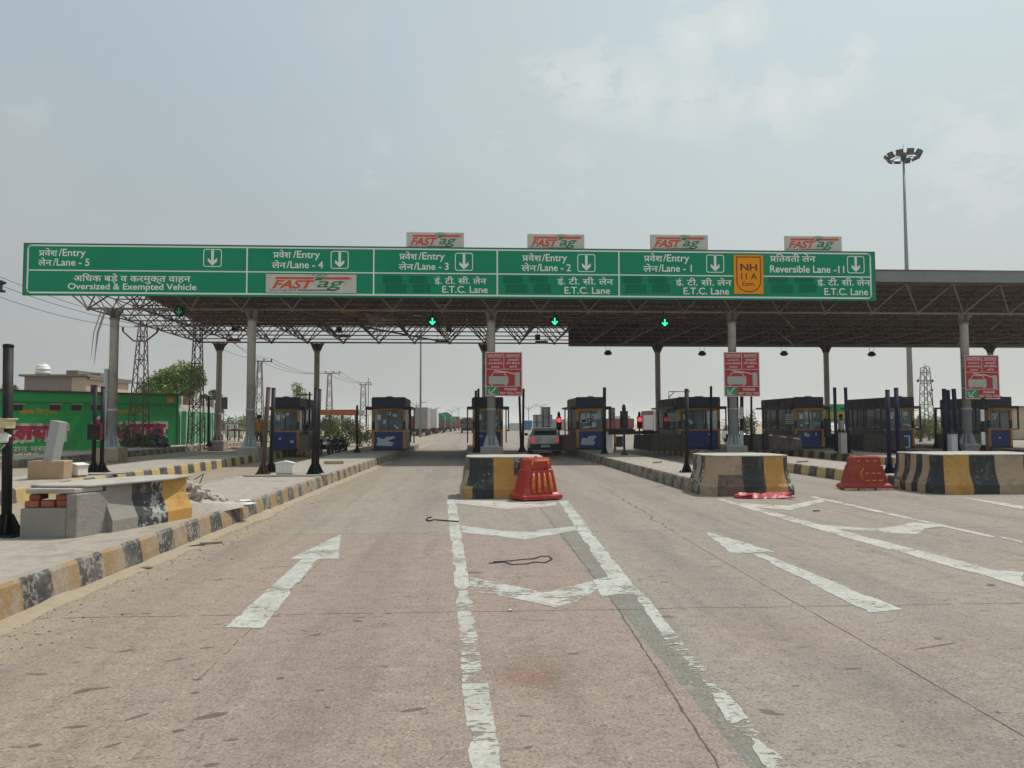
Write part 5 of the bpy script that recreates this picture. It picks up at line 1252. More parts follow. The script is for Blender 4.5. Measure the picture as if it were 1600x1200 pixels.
# ================================================================== VEHICLES
CARP = mat('silver_grey_paint', (.58, .60, .58), .35, .3, var=.05, dirt=(.22, .2, .18), dirt_amt=.5, spec=.5); CARW = mat('white_car_paint', (.66, .66, .63), .35, var=.05)
CGL = mat('car_glass', (.02, .025, .028), .08, var=0, spec=.6); BUMP_ = mat('dark_bumper', (.035, .036, .038), .6, var=.15); TAIL = mat('lit_tail_light', (.5, .02, .03), .3, var=0, emit=((1, .05, .08), .45)); PLATE = mat('number_plate', (.6, .6, .55), .5, var=.1); CHROME = mat('chrome', (.5, .5, .5), .2, .9, var=0)
def wheel(mb_t, x, y, r, w, t, name='wheel'):
    mb = MB(); mb.lathe([(r*.62, -w/2), (r*.95, -w/2), (r, -w/2+.03), (r, w/2-.03), (r*.95, w/2), (r*.62, w/2)], (x, y, r), 24, axis='X')
    o = mb.build(name, RUBBER, t); mb = MB(); mb.lathe([(r*.15, -w/2-.005), (r*.5, -w/2+.01), (r*.62, -w/2+.02), (r*.62, w/2-.02), (r*.5, w/2-.01), (r*.15, w/2+.005)], (x, y, r), 16, axis='X'); mb.build('rim', GALV, o)
def car(label, loc, rz, paint, W=1.52, L=3.5, H=1.46, rear_lit=True, suv=False):
    """origin at the rear bumper foot, length along +y"""
    t = thing('parked_car' if not rear_lit else 'hatchback_car', label, 'car', loc, rz); hw = W/2
    def ring(y, zs):   # zs: list of (half width, z)
        return [(-a, y, z) for a, z in zs]+[(a, y, z) for a, z in reversed(zs)]
    lo = lambda y, k, zt, zb=.22: ring(y, [(hw*.93*k, zb), (hw*.99*k, zb+.14), (hw*k, .55), (hw*.985*k, .78 if zt > .8 else zt*.9), (hw*.92*k, zt)])
    zs = (.92, .95, .95, .95, .93, .90, .80, .62) if not suv else (1.02, 1.05, 1.05, 1.05, 1.04, 1.02, .98, .8)
    ys = (0, .08, .6, 1.3, 2.2, 2.6, 3.2, L)
    mb = MB(); mb.loft([lo(y, k, z) for y, z, k in zip(ys, zs, (.93, .99, 1, 1, 1, .99, .96, .86))]); mb.build('car_body', paint, t)
    hb = zs[1]
    mb = MB(); gh = [(.03, hb-.02, .88), (.16, H-.14, .78), (.34, H-.03, .74), (1.0, H, .74), (1.6, H-.02, .73), (1.95, H-.10, .72), (2.65, hb-.03, .84)]
    rings = []
    for y, z, k in gh:
        zb_ = hb-.03; m_ = (z-zb_)
        rings.append(ring(y, [(hw*.93, zb_), (hw*(.93-(.93-k)*.9*min(1, m_/.45)), zb_+m_*.85), (hw*(k-.02), zb_+m_*.96), (hw*(k-.12), zb_+m_)]))
    mb.loft(rings); mb.build('cabin', paint, t)
    mb = MB()                    # windows set proud of the cabin
    zb_ = hb+.05; zt_ = H-.16
    yb = lambda z: .03+(z-hb+.02)/(H-.14-hb+.02)*.13
    f = hw*.78; g = hw*.70
    mb.quad([(-f, yb(zb_)-.022, zb_), (f, yb(zb_)-.022, zb_), (g, yb(zt_)-.022, zt_), (-g, yb(zt_)-.022, zt_)])
    w_ = mb.build('rear_window', CGL, t, fix=False)
    mb = MB(); P = [(-hw*.74, 2.62, hb+.02), (hw*.74, 2.62, hb+.02), (hw*.64, 2.02, H-.13), (-hw*.64, 2.02, H-.13)]; mb.quad([(x, y+.02, z+.015) for x, y, z in P]); mb.build('windscreen', CGL, t, fix=False)
    for s in (-1, 1):
        mb = MB(); q = [(s*hw*.945, .35, hb+.03), (s*hw*.945, 2.35, hb+.03), (s*hw*.80, 1.85, H-.14), (s*hw*.80, .50, H-.14)]
        mb.loft([q, [(x+s*.012, y, z+.006) for x, y, z in q]], 0, False); mb.build('side_window', CGL, t)
        mb = MB(); mb.lathe([(.02, -.09), (.07, -.07), (.075, .05), (.03, .08)], (s*(hw+.09), 2.15, hb+.08), 10, axis='X'); mb.box(s*(hw-.02), s*(hw+.05), 2.13, 2.17, hb+.04, hb+.08); mb.build('wing_mirror', BUMP_, t)
        mb = MB(); mb.loft([[(s*hw*.66, -.022, .66), (s*hw*.95, -.005, .66), (s*hw*.95, .0, .86), (s*hw*.76, -.018, .88)], [(s*hw*.66, .05, .66), (s*hw*.96, .09, .66), (s*hw*.96, .09, .86), (s*hw*.76, .05, .88)]], 0, False); mb.build('tail_light', TAIL if rear_lit else RED, t)
        mb = MB(); mb.loft([[(s*hw*.50, L-.03, .58), (s*hw*.80, L-.12, .60), (s*hw*.82, L-.12, .74), (s*hw*.55, L-.04, .70)], [(s*hw*.50, L+.015, .58), (s*hw*.80, L-.02, .60), (s*hw*.82, L-.04, .74), (s*hw*.55, L, .70)]], 0, False); mb.build('headlight', LENS, t)
    mb = MB(); mb.loft([ring(-.05, [(hw*.86, .26), (hw*.9, .3), (hw*.9, .54), (hw*.84, .57)]), ring(.14, [(hw*.97, .24), (hw*1.005, .3), (hw*1.005, .54), (hw*.95, .57)])], 0, False); mb.build('rear_bumper', BUMP_, t, bevel=.02)
    mb = MB(); mb.loft([ring(L-.2, [(hw*.90, .24), (hw*.93, .3), (hw*.93, .54), (hw*.86, .57)]), ring(L+.06, [(hw*.74, .26), (hw*.78, .3), (hw*.78, .54), (hw*.7, .57)])], 0, False); mb.build('front_bumper', BUMP_ if not suv else paint, t, bevel=.02)
    mb = MB(); mb.box(-.22, .22, -.072, -.055, .40, .51); mb.build('number_plate', PLATE, t)
    mb = MB(); mb.lathe([(.035, -.01), (.035, .0)], (0, -.012, .77), 12, axis='Y'); mb.build('badge', CHROME, t)
    if suv:
        mb = MB(); mb.box(-.48, .48, L+.0, L+.05, .60, .86); f = mb.build('grille', DK, t); mb = MB()
        for i in range(4): mb.box(-.47, .47, L+.051, L+.06, .63+i*.06, .65+i*.06)
        mb.build('grille_bar', CHROME, f)
    mb = MB(); mb.box(-hw*.8, hw*.8, .3, L-.4, .17, .26); mb.build('underbody', DK, t)
    for s in (-1, 1):
        for y in (.62, L-.68): wheel(None, s*(hw-.11), y, .28 if not suv else .33, .17, t)
    return t
pc = G(852, 711, 0); car('silver hatchback seen from behind with its brake lights on, stopped at the booth', (pc.x, pc.y, .0), radians(-1.5), CARP, 1.56, 3.6, 1.40)
pc = at(1327, 705, Y=46.5); car('white car facing the camera between two right hand booths', (pc.x, 50, 0), radians(180), CARW, 1.72, 3.9, 1.6, False, True)
pc = at(1168, 700, Y=62); car('small white car far behind the middle notice', (pc.x, 66, 0), radians(180), CARW, 1.66, 3.7, 1.5, False, False)
pc = at(1465, 695, Y=60); car('pale car far behind the right hand bushes', (pc.x, 64, 0), radians(90), CARW, 1.66, 3.7, 1.5, False, False)
pc = at(843, 680, Y=90); car('white car driving off ahead of the silver hatchback', (pc.x, 90, 0), 0, CARW, 1.7, 3.8, 1.55, False, False)
def torus(mb, c, R_, r, n=24, k=8, mi=0):
    rings = []
    for i in range(n+1):
        a = 2*pi*i/n; rings.append([(c[0]+r*sin(b), c[1]+(R_+r*cos(b))*cos(a), c[2]+(R_+r*cos(b))*sin(a)) for b in [2*pi*q/k for q in range(k)]])
    mb.loft(rings, mi, True, False)
def bike(label, loc, rz, paint, scooter=False):
    t = thing('motorcycle' if not scooter else 'scooter', label, 'motorcycle' if not scooter else 'scooter', loc, rz, None)
    r = .29 if not scooter else .24; wb = 1.25
    for y, nm in ((0, 'wheel'), (wb, 'wheel')):
        mb = MB(); torus(mb, (0, y, r), r-.045, .045); w = mb.build(nm, RUBBER, t); mb = MB(); mb.lathe([(.05, -.05), (.05, .05)], (0, y, r), 10, axis='X')
        for a in range(8): mb.tube([(0, y, r), (0, y+cos(a*pi/4)*(r-.06), r+sin(a*pi/4)*(r-.06))], .008, 4)
        mb.build('hub', GALV, w)
    mb = MB(); mb.tube([(0, 0, r), (0, .12, .50), (0, .22, .88)], .03, 8); 
    for s in (-.07, .07): mb.tube([(s, 0, r), (s, .14, .55), (s*.6, .24, .9)], .02, 8)
    mb.tube([(0, .22, .8), (0, .5, .40), (0, .95, .38), (0, wb, r)], .028, 8); mb.tube([(0, .3, .72), (0, .9, .68), (0, 1.35, .72)], .025, 8); mb.build('frame', DK, t)
    mb = MB(); mb.tube([(-.34, .36, 1.0), (-.2, .27, .98), (0, .24, .95), (.2, .27, .98), (.34, .36, 1.0)], .016, 8)
    for s in (-1, 1): mb.tube([(s*.24, .27, 1.0), (s*.30, .24, 1.14)], .008, 5); mb.box(s*.30-.05, s*.30+.05, .235, .25, 1.12, 1.18)
    mb.build('handlebar', DK, t)
    mb = MB(); mb.lathe([(.02, -.14), (.09, -.10), (.10, 0), (.07, .06)], (0, .10, .86), 14, axis='Y'); mb.build('headlamp', CHROME, t)
    rings = []
    if scooter:
        for y, w, z0, z1 in ((.02, .14, .45, .9), (.12, .2, .3, .95), (.22, .18, .25, .92), (.32, .16, .22, .36), (.6, .16, .22, .34), (.72, .18, .25, .70), (1.3, .16, .4, .74), (1.5, .05, .55, .70)): rings.append([(x, y, z) for x, z in rrect(-w, w, z0, z1, .04, 3)])
    else:
        for y, w, z0, z1 in ((.26, .05, .74, .84), (.36, .13, .68, .93), (.60, .13, .67, .92), (.76, .07, .68, .80)): rings.append([(x, y, z) for x, z in rrect(-w, w, z0, z1, .03, 3)])
    mb = MB(); mb.loft(rings); mb.build('tank' if not scooter else 'fairing', paint, t)
    mb = MB(); mb.loft([[(x, y, z) for x, z in rrect(-w, w, z0, z1, .03, 3)] for y, w, z0, z1 in ((.74, .08, .72, .80), (.95, .13, .70, .80), (1.35, .12, .73, .84), (1.5, .06, .76, .82))]); mb.build('seat', RUBBER, t)
    mb = MB(); mb.lathe([(.05, -.13), (.13, -.10), (.13, .10), (.05, .13)], (0, .60, .42), 12, axis='X'); mb.build('engine', DARKM, t)
    mb = MB(); mb.tube([(.1, .5, .34), (.13, .9, .30), (.15, 1.45, .40)], [.02, .035, .045], 8); mb.build('exhaust', CHROME, t)
    for y, rr in ((0, r+.03), (wb, r+.03)):
        mb = MB(); rg = []
        for a in range(30, 151, 15): rg.append([(x, y+cos(radians(a))*rr2, r+sin(radians(a))*rr2) for x, rr2 in ((-.06, rr), (.06, rr), (.06, rr+.012), (-.06, rr+.012))])
        mb.loft(rg, 0, False); mb.build('mudguard', paint, t)
    return t
BP1 = mat('black_bike_paint', (.05, .05, .055), .3); BPW = mat('pale_bike_paint', (.55, .55, .53), .35); BP2 = mat('maroon_bike_paint', (.10, .015, .02), .3); 
p = G(503, 711, 0); bike('motorcycle nearest the dark kerb posts, mostly hidden by them', (p.x, p.y-.6, 0), radians(-12), BPW)
p = G(520, 713, 0); bike('middle motorcycle of the three parked by the island', (p.x, p.y-.6, 0), radians(-16), BP1)
p = G(542, 711, 0); bike('dark red motorcycle parked right of the other two', (p.x, p.y-.6, 0), radians(28), BP2)
p = G(276, 707, 0.02); bike('dark scooter ridden along the left verge in front of the green wall', (p.x-.55, p.y, .02), radians(68), BP1, True)
person('scooter rider with pink scarf before the green wall', (p.x+.0-.55-.75, p.y+.35, .10), radians(68), SH4, TR, 'sit', 1.0, SCARF)
# ================================================================== BOOTH CLUTTER
ACM = mat('ac_grey', (.30, .30, .28), .6, var=.15, dirt=(.15, .13, .11), dirt_amt=.6)
def gear(label, px, py, Y, w, h, m, nm='meter_box', cat='box'):
    p = at(px, py, Y=Y); t = thing(nm, label, cat, (p.x, Y, p.z)); mb = MB(); mb.box(-w/2, w/2, -.08, .08, -h/2, h/2); mb.build('box_body', m, t, bevel=.01); mb = MB()
    for i in range(4): mb.box(-w*.4, w*.4, -.088, -.081, -h*.35+i*h*.2, -h*.30+i*h*.2)
    mb.build('louvre', DARKM, t)
gear('grey cooler box under the awning of the widest booth', 1052, 652, 37.6, .5, .4, ACM, 'air_cooler', 'cooler')
gear('grey cooler box on the side of the booth right of the middle notice', 1233, 655, 37.6, .4, .5, ACM, 'air_cooler', 'cooler')
gear('dark switch box right of the booth with the painted white reflections', 968, 690, 36, .3, .5, SIDEM)
gear('dark box on the right side of the booth right of the middle notice', 1293, 668, 37.5, .3, .9, DK)
gear('dark box left of the rightmost booth', 1538, 690, 37.2, .35, .5, SIDEM)
for i, (lb, px0, px1, ya) in enumerate((('cable sagging over the leftmost booth awning', 415, 490, 633), ('cable looped across the awning of the booth with the boot poster', 572, 645, 634), ('cable draped across the widest booth front', 1046, 1140, 634), ('cable draped over the booth right of the middle notice', 1225, 1300, 636), ('cable draped over the second booth from the right', 1370, 1445, 636), ('cable draped over the rightmost booth', 1530, 1592, 637))):
    a = at(px0, ya, Y=37.7); b = at(px1, ya+1, Y=37.7); mb = MB(); mb.tube([(b-a)*k/8-Vector((0, 0, .8*(k/8)*(1-k/8)+.03*(k % 2))) for k in range(9)], .014, 5); tag(mb.build('cable', RUBBER, None, loc=a), lb, 'cable', 'cables draped over the booths')
rb = random.Random(91)
for o in [q for q in C.objects if q.name.startswith('toll_booth')]:
    # stickers, a monitor and a seated clerk's chair differ from booth to booth
    w = max(v[0] for c in kids(o) if c.name.startswith('roof_slab') for v in c.bound_box)-.3
    mb = MB()
    for i in range(rb.randint(2, 5)):
        x = rb.uniform(.18, w-.4); z = rb.uniform(1.02, 1.75); a = rb.uniform(.08, .28); b = rb.uniform(.08, .22); mb.box(x, x+a, .028, .035, z, z+b)
    for i in range(rb.randint(1, 3)):
        x = rb.uniform(.18, w-.4); z = rb.uniform(.3, .7); mb.box(x, x+rb.uniform(.06, .2), .02, .028, z, z+rb.uniform(.06, .16))
    mb.build('sticker', [PAPER, BLUEW][rb.random() < .5], o)
    mb = MB(); x = rb.uniform(.3, w-.6); mb.box(x, x+.4, .5, .54, .95, 1.28); mb.box(x+.15, x+.25, .5, .56, .75, .95); mb.build('monitor', DARKM, o)
    mb = MB(); x = rb.uniform(.3, w-.7); y = rb.uniform(1.0, 1.6); mb.lathe([(.0, 1.25), (.2, 1.2), (.24, .9), (.22, .5), (.05, .45)][::-1], (x, y, 0), 10); mb.build('office_chair', [SH3, SH4, SIDEM][rb.randint(0, 2)], o)
# ================================================================== VEGETATION
def leafmat(name, c1, c2, tr=.25):
    m = bpy.data.materials.new(name); m.use_nodes = True; t = m.node_tree; b = t.nodes['Principled BSDF']; b.inputs['Roughness'].default_value = .7; b.inputs['Specular IOR Level'].default_value = .2
    oi = N(t, 'ShaderNodeNewGeometry'); rp = oi.outputs['Random Per Island']
    tc = N(t, 'ShaderNodeTexCoord').outputs['Object']; n = noise_n(t, tc, 1.2, 3)
    f = math_n(t, 'ADD', math_n(t, 'MULTIPLY', rp, .6), math_n(t, 'MULTIPLY', n, .5), clamp=True)
    t.links.new(mix_n(t, f, c1, c2), b.inputs['Base Color'])
    return m
LF1 = leafmat('leaf_green', (.11, .18, .04), (.26, .35, .09)); LF2 = leafmat('leaf_grey_green', (.08, .11, .05), (.18, .21, .10)); LF3 = leafmat('leaf_dusty', (.09, .10, .05), (.20, .20, .11))
BARK = mat('bark', (.14, .11, .085), .9, var=.3, vscale=8, bump=.5)
def leaves(mb, c, rad, n, size, rnd, mi=0, gap=.35):
    cx, cy, cz = c; rx, ry, rz = rad; k = 0; tries = 0
    while k < n and tries < n*6:
        tries += 1
        u = Vector((rnd.gauss(0, 1), rnd.gauss(0, 1), rnd.gauss(0, 1))).normalized()*(rnd.random()**.45)
        p = Vector((cx+u.x*rx, cy+u.y*ry, cz+u.z*rz))
        q = p/(.28*max(rx, ry, .8))
        if noise.noise(q*1.4) < gap-.45: continue
        s = size*rnd.uniform(.5, 1.3); a = Vector((rnd.gauss(0, 1), rnd.gauss(0, 1), rnd.gauss(0, 1))).normalized(); b = a.cross(Vector((rnd.random(), rnd.random(), rnd.random()))).normalized()
        mb.quad([p-a*s*.5, p+b*s*.32, p+a*s*.5, p-b*s*.32], mi); k += 1
def tree(name, label, loc, h, clumps, n, size, m, trunk_r=.16, seed=1, group=None, trunk_h=None, cat='tree'):
    rnd = random.Random(seed); t = thing(name, label, cat, loc, 0, group); mb = MB()
    th = trunk_h or h*.45
    mb.tube([(0, 0, -.1), (.08, .05, th*.5), (-.05, 0, th)], [trunk_r*1.3, trunk_r, trunk_r*.75], 8)
    for (c, r) in clumps:
        c = Vector(c); mid = Vector((c.x*.4, c.y*.4, th+(c.z-th)*.35)); mb.tube([(-.05, 0, th*.75), mid, c*.98], [trunk_r*.6, trunk_r*.35, trunk_r*.12], 6)
        for q in range(3): d = Vector((rnd.uniform(-1, 1)*r[0], rnd.uniform(-1, 1)*r[1], rnd.uniform(-.3, .9)*r[2]))*.7; mb.tube([mid, c+d], [trunk_r*.2, .02], 5)
    mb.build('trunk', BARK, t)
    mb = MB(); tot = sum(r[0]*r[1]*r[2] for c, r in clumps)
    for (c, r) in clumps: leaves(mb, c, r, int(n*r[0]*r[1]*r[2]/tot)+20, size, rnd)
    mb.build('crown', m, t, fix=False); return t
def rclumps(rnd, w, h0, h1, k, r=(.5, .9)):
    out = []
    for i in range(k):
        a = rnd.uniform(0, 6.28); d = w*sqrt(rnd.random())*.75; z = rnd.uniform(h0, h1); s = 1-.35*(z-h0)/(h1-h0)
        q = rnd.uniform(*r); out.append(((cos(a)*d*s, sin(a)*d*s*.8, z), (q*w*.5, q*w*.45, q*w*.36)))
    return out
r1 = random.Random(9)
b = at(276, 680, Y=62); tree('leafy_tree', 'broad bright green tree above the green painted wall', (b.x, 62, 0), 7, rclumps(r1, 3.2, 3.2, 6.2, 24), 15000, .22, LF1, .2, 2)
b = at(322, 680, Y=66); tree('sparse_tree', 'sparser darker tree right of the broad green one', (b.x, 66, 0), 5.5, rclumps(r1, 1.7, 2.6, 4.3, 9, (.4, .7)), 1500, .20, LF2, .12, 3)
b = at(463, 680, Y=75); tree('slim_tree', 'small upright tree rising over the leftmost booth roof', (b.x, 75, 0), 6, [((-.9, 0, 3.2), (1.2, .9, .8)), ((.3, 0, 4.2), (.8, .7, 1.0)), ((1.3, 0, 3.3), (.7, .6, .6)), ((.0, 0, 5.1), (.6, .5, .6))], 2200, .18, LF1, .12, 4)
b = at(22, 680, Y=80); tree('edge_tree', 'grey green tree at the left edge behind the thick post', (b.x, 80, 0), 6, rclumps(r1, 2.2, 2.5, 5.6, 10), 3800, .22, LF2, .15, 5)
b = at(-5, 680, Y=70); tree('edge_tree', 'darker tree cut by the left edge of the picture', (b.x, 70, 0), 6, rclumps(r1, 2.4, 2.2, 5.2, 10), 3800, .22, LF1, .15, 6)
b = at(185, 680, Y=72); tree('low_tree', 'low dark tree between the flat roofed house and the lattice pole', (b.x, 72, 0), 4.2, rclumps(r1, 1.8, 2.2, 3.7, 8), 2200, .2, LF2, .12, 7)
def bush(label, px, Y, w, h, n, m, seed, name='bush', group='dusty bushes along the verge', z=0.0, size=.14):
    rnd = random.Random(seed); b = at(px, 680, Y=Y); t = thing(name, label, 'bush', (b.x, Y, z), 0, group); mb = MB()
    for i in range(7): a = rnd.uniform(0, 6.28); mb.tube([(rnd.uniform(-.2, .2), 0, 0), (cos(a)*w*.2, sin(a)*w*.15, h*.5), (cos(a)*w*.42, sin(a)*w*.3, h*.9)], [.03, .02, .01], 5)
    mb.build('stem', BARK, t); mb = MB()
    for i in range(9): q = rnd.uniform(.3, .5); leaves(mb, (rnd.uniform(-.36, .36)*w, rnd.uniform(-.3, .3)*w, h*rnd.uniform(.25, .72)), (q*w*.45, q*w*.4, q*h*.6), n//9, size, rnd, 0, .2)
    mb.build('foliage', m, t, fix=False)
bush('tall dusty bush in front of the green wall right of the leftmost column', 203, 46.5, 1.9, 1.9, 2600, LF3, 11, z=.05)
bush('lower bush in front of the green wall beside the scooter', 228, 46.5, 1.3, 1.3, 1000, LF2, 12, z=.05)
for i, (lb, px, Y, w, h, m) in enumerate((
    ('bush cluster behind the left motorcycle', 500, 56, 2.6, 2.6, LF2), ('dark bush behind the middle motorcycle', 520, 58, 2.6, 2.3, LF1), ('round bush left of the slim black post', 542, 57, 2.4, 2.1, LF2), ('blue green bush right of the slim black post', 563, 55, 1.8, 1.7, LF3),
    ('bush under the orange edged canopy', 530, 66, 3.0, 3.0, LF1), ('bush left of the leftmost booth', 412, 52, 2.0, 2.5, LF1), ('bushes behind the right rear left column', 357, 80, 4.0, 2.6, LF2), ('thin bushes left of the second front column', 378, 88, 4.0, 2.7, LF1),
    ('green shrub seen below the middle notice', 1168, 60, 1.8, 3.0, LF2), ('wide bush below the lattice tower', 1452, 66, 3.6, 2.4, LF2), ('brownish bush left of the lattice tower', 1437, 62, 1.8, 1.8, LF3), ('low bush between the right hand booths', 1470, 60, 2.0, 1.6, LF1))):
    bush(lb, px, Y, w, h, 1300, m, 30+i)
# ivy climbing the lattice pole
# far woodland, one mass on either side
mb = MB(); rnd = random.Random(77)
for i in range(150):
    side = rnd.random() < .62
    Y = rnd.uniform(150, 420); x = (-rnd.uniform(.12, .72)*Y-10) if side else rnd.uniform(.30, .85)*Y+12
    w = rnd.uniform(3, 9); h = rnd.uniform(2.0, 4.6)
    leaves(mb, (x, Y, h*.5), (w, w*.6, h*.55), 170, .75, rnd, 0, .25)
tag(mb.build('far_woodland', LF2, None, fix=False), kind='stuff')
mb = MB(); rnd = random.Random(78)      # dry scrub on the verge
for i in range(260):
    x = -rnd.uniform(19.5, 46); y = rnd.uniform(36, 47) if x > -30 else rnd.uniform(30, 42)
    leaves(mb, (x, y, .10), (.3, .3, .12), 14, .12, rnd)
tag(mb.build('dry_grass', LF3, None, fix=False), kind='stuff')
# ================================================================== GREEN PAINTED BUILDING
GRW = mat('bright_green_paint', (.008, .29, .06), .7, var=.14, vscale=.6, dirt=(.02, .15, .04), dirt_amt=.5, dscale=.5)
GRL = mat('pale_green_paint', (.16, .42, .24), .75, var=.15, vscale=1, dirt=(.28, .36, .26), dirt_amt=.5)
LWH = mat('mural_white', (.50, .50, .47), .8, var=.15, dirt=(.3, .35, .3), dirt_amt=.4); LMG = mat('mural_crimson', (.34, .012, .05), .7, var=.1); LYL = mat('mural_ochre', (.42, .27, .02), .8, var=.2, dirt=(.08, .25, .05), dirt_amt=.6); ROOFD = mat('dark_coping', (.035, .022, .024), .8, var=.2)
Rt = at(277, 700, Y=50); Lt = at(0, 700, Y=43.0); Rt.z = Lt.z = 0
ux = (Rt-Lt).normalized(); Wd = (Rt-Lt).length; ang = atan2(ux.y, ux.x)
EXT = 8.0
t = thing('painted_building', 'long low building painted bright green with a crimson and white mural', 'building', (Lt.x, Lt.y, 0), ang)
Minv = (Matrix.Translation((Lt.x, Lt.y, 0)) @ Matrix.Rotation(ang, 4, 'Z')).inverted()
def wp(px, py):      # photo pixel -> (u, z) on the wall plane
    d = CR @ Vector(((px-800)/F, -(py-600)/F, -1)); n = Vector((-ux.y, ux.x, 0)); o = Vector((0, 0, CAMZ)); tt = (Lt-o).dot(n)/d.dot(n); q = Minv @ (o+d*tt); return q.x, q.z
Hh = 3.42
mb = MB(); mb.box(-EXT, Wd, 0, 6, -.4, Hh); mb.build('wall', GRW, t)
mb = MB(); mb.box(-EXT-.1, Wd+.06, -.10, 6.1, Hh, Hh+.11); mb.build('roof_coping', ROOFD, t)
mb = MB(); mb.box(-EXT, Wd, -.06, -.001, 2.82, 2.88); mb.box(Wd-.10, Wd+.01, -.02, -.001, -.3, Hh); mb.build('string_course', mat('deep_green_paint', (.006, .11, .03), .8, var=.2), t)
mb = MB(); mb.box(-EXT, Wd, -.12, -.001, -.5, .12); mb.build('plinth', CONC, t)
for px in (27, 86, 119, 150):
    u, z = wp(px, 637); mb = MB(); mb.box(u-.26, u+.26, -.02, -.001, z-.16, z+.16); v = mb.build('vent_window', ROOFD, t); mb = MB(); mb.box(u-.33, u+.33, -.22, -.0, z+.17, z+.22); mb.build('sunshade', CONC, v)
def wtext(s, px0, px1, pyb, pyt, m, name='mural_lettering', bold=.05, out=-.012, shadow=None):
    u0, z0 = wp(px0, pyb); u1, _ = wp(px1, pyb); _, z1 = wp((px0+px1)/2, pyt); _, zb = wp((px0+px1)/2, pyb); mb = MB()
    put_text(mb, s, u0, u1, zb, z1-zb, out, 0, bold); mb.build(name, m, t, fix=False)
# white ground of the mural word, then the word
wtext('िदलबाग', -13, 108, 686, 664, LWH, 'mural_outline', .16, -.008); wtext('िदलबाग', -10, 105, 685.5, 665, LMG, 'mural_lettering', .06, -.014)
wtext('िदलबाग', 142, 262, 683, 661, LWH, 'mural_outline', .16, -.008); wtext('िदलबाग', 145, 259, 682.5, 662, LMG, 'mural_lettering', .06, -.014)
wtext('पान मसाला', 16, 92, 705, 697, LWH, 'mural_lettering', .02); wtext('स्वाद िवश्वास', 30, 90, 646, 640, LYL); wtext('स्वाद िवश्वास', 184, 233, 646, 640, LYL)
u, z = wp(266, 625); mb = MB(); mb.box(u-.2, u+.2, -.03, -.001, z-.17, z+.17); mb.build('wall_plate', ORANGEP, t); 
# pale pillared rooms round the corner
t = thing('pillared_rooms', 'pale green pillared rooms with a railed roof at the end of the green wall', 'building', (0, 0, 0))
def BX(mb, pxa, pxb, Ya, Yb, z0, z1, mi=0):
    A = at(pxa, 690, Y=Ya); B_ = at(pxb, 690, Y=Yb); d = Vector((B_.x-A.x, B_.y-A.y, 0)); n = Vector((-d.y, d.x, 0)).normalized()*2.5
    P = [Vector((A.x, A.y, z0)), Vector((B_.x, B_.y, z0)), Vector((B_.x, B_.y, z0))+n, Vector((A.x, A.y, z0))+n]; k = Vector((0, 0, z1-z0)); s = len(mb.v)
    mb.v += [tuple(p) for p in P]+[tuple(p+k) for p in P]
    for f in ((3, 2, 1, 0), (4, 5, 6, 7), (0, 1, 5, 4), (1, 2, 6, 5), (2, 3, 7, 6), (3, 0, 4, 7)): mb.f.append(tuple(s+i for i in f)); mb.m.append(mi); mb.sm.append(False)
YA, YB = 50.6, 60
def YI(f): return YA+(YB-YA)*f
def PI_(f): return 280+(333-280)*((f*YA)/(YB-(YB-YA)*f) if True else f)
mb = MB(); BX(mb, 279, 333, YA, YB, 0, 2.45); mb.build('wall', GRL, t)
mb = MB(); BX(mb, 278.5, 334.5, YA-.05, YB, 2.46, 2.9); mb.build('parapet', LWH, t)
A = at(279, 690, Y=YA); B_ = at(333, 690, Y=YB); dd = Vector((B_.x-A.x, B_.y-A.y, 0)); LN = dd.length; an = atan2(dd.y, dd.x)
MM = Matrix.Translation((A.x, A.y, 0)) @ Matrix.Rotation(an, 4, 'Z')
for f in (.02, .34, .66, .96):
    mb = MB(); mb.box(LN*f-.14, LN*f+.14, -.12, .15, 2.9, 3.45, M=MM); mb.build('parapet_post', LWH, t); 
mb = MB()
for z in (2.98, 3.1, 3.22, 3.34): mb.box(.1, LN-.1, -.02, .03, z, z+.07, M=MM)
mb.build('railing', mat('maroon_rail', (.12, .03, .03), .7, var=.2), t)
for i in range(5):
    x = .25+i*(LN-.5)/4; mb = MB(); mb.box(x-.17, x+.17, -.42, -.12, .05, 2.45, M=MM); mb.build('pillar', GRL, t)
for i in range(4):
    x = .25+(i+.5)*(LN-.5)/4; mb = MB(); mb.box(x-.42, x+.42, -.03, -.005, .08, 2.0, M=MM); mb.build('door', mat('deep_green_paint', (.006, .11, .03)), t)
mb = MB(); mb.box(0, LN, -.6, -.005, -.05, .12, M=MM); mb.build('step', CONC, t)
p = at(349, 630, Y=58); mb = MB(); mb.box(-.3, .3, -.03, .03, -.45, .45); mb.tube([(0, .04, -.4), (0, .04, -p.z)], .03, 6); tag(mb.build('small_board', SIDEM, None, loc=p), 'small dark board on a pole right of the rear left column', 'board')
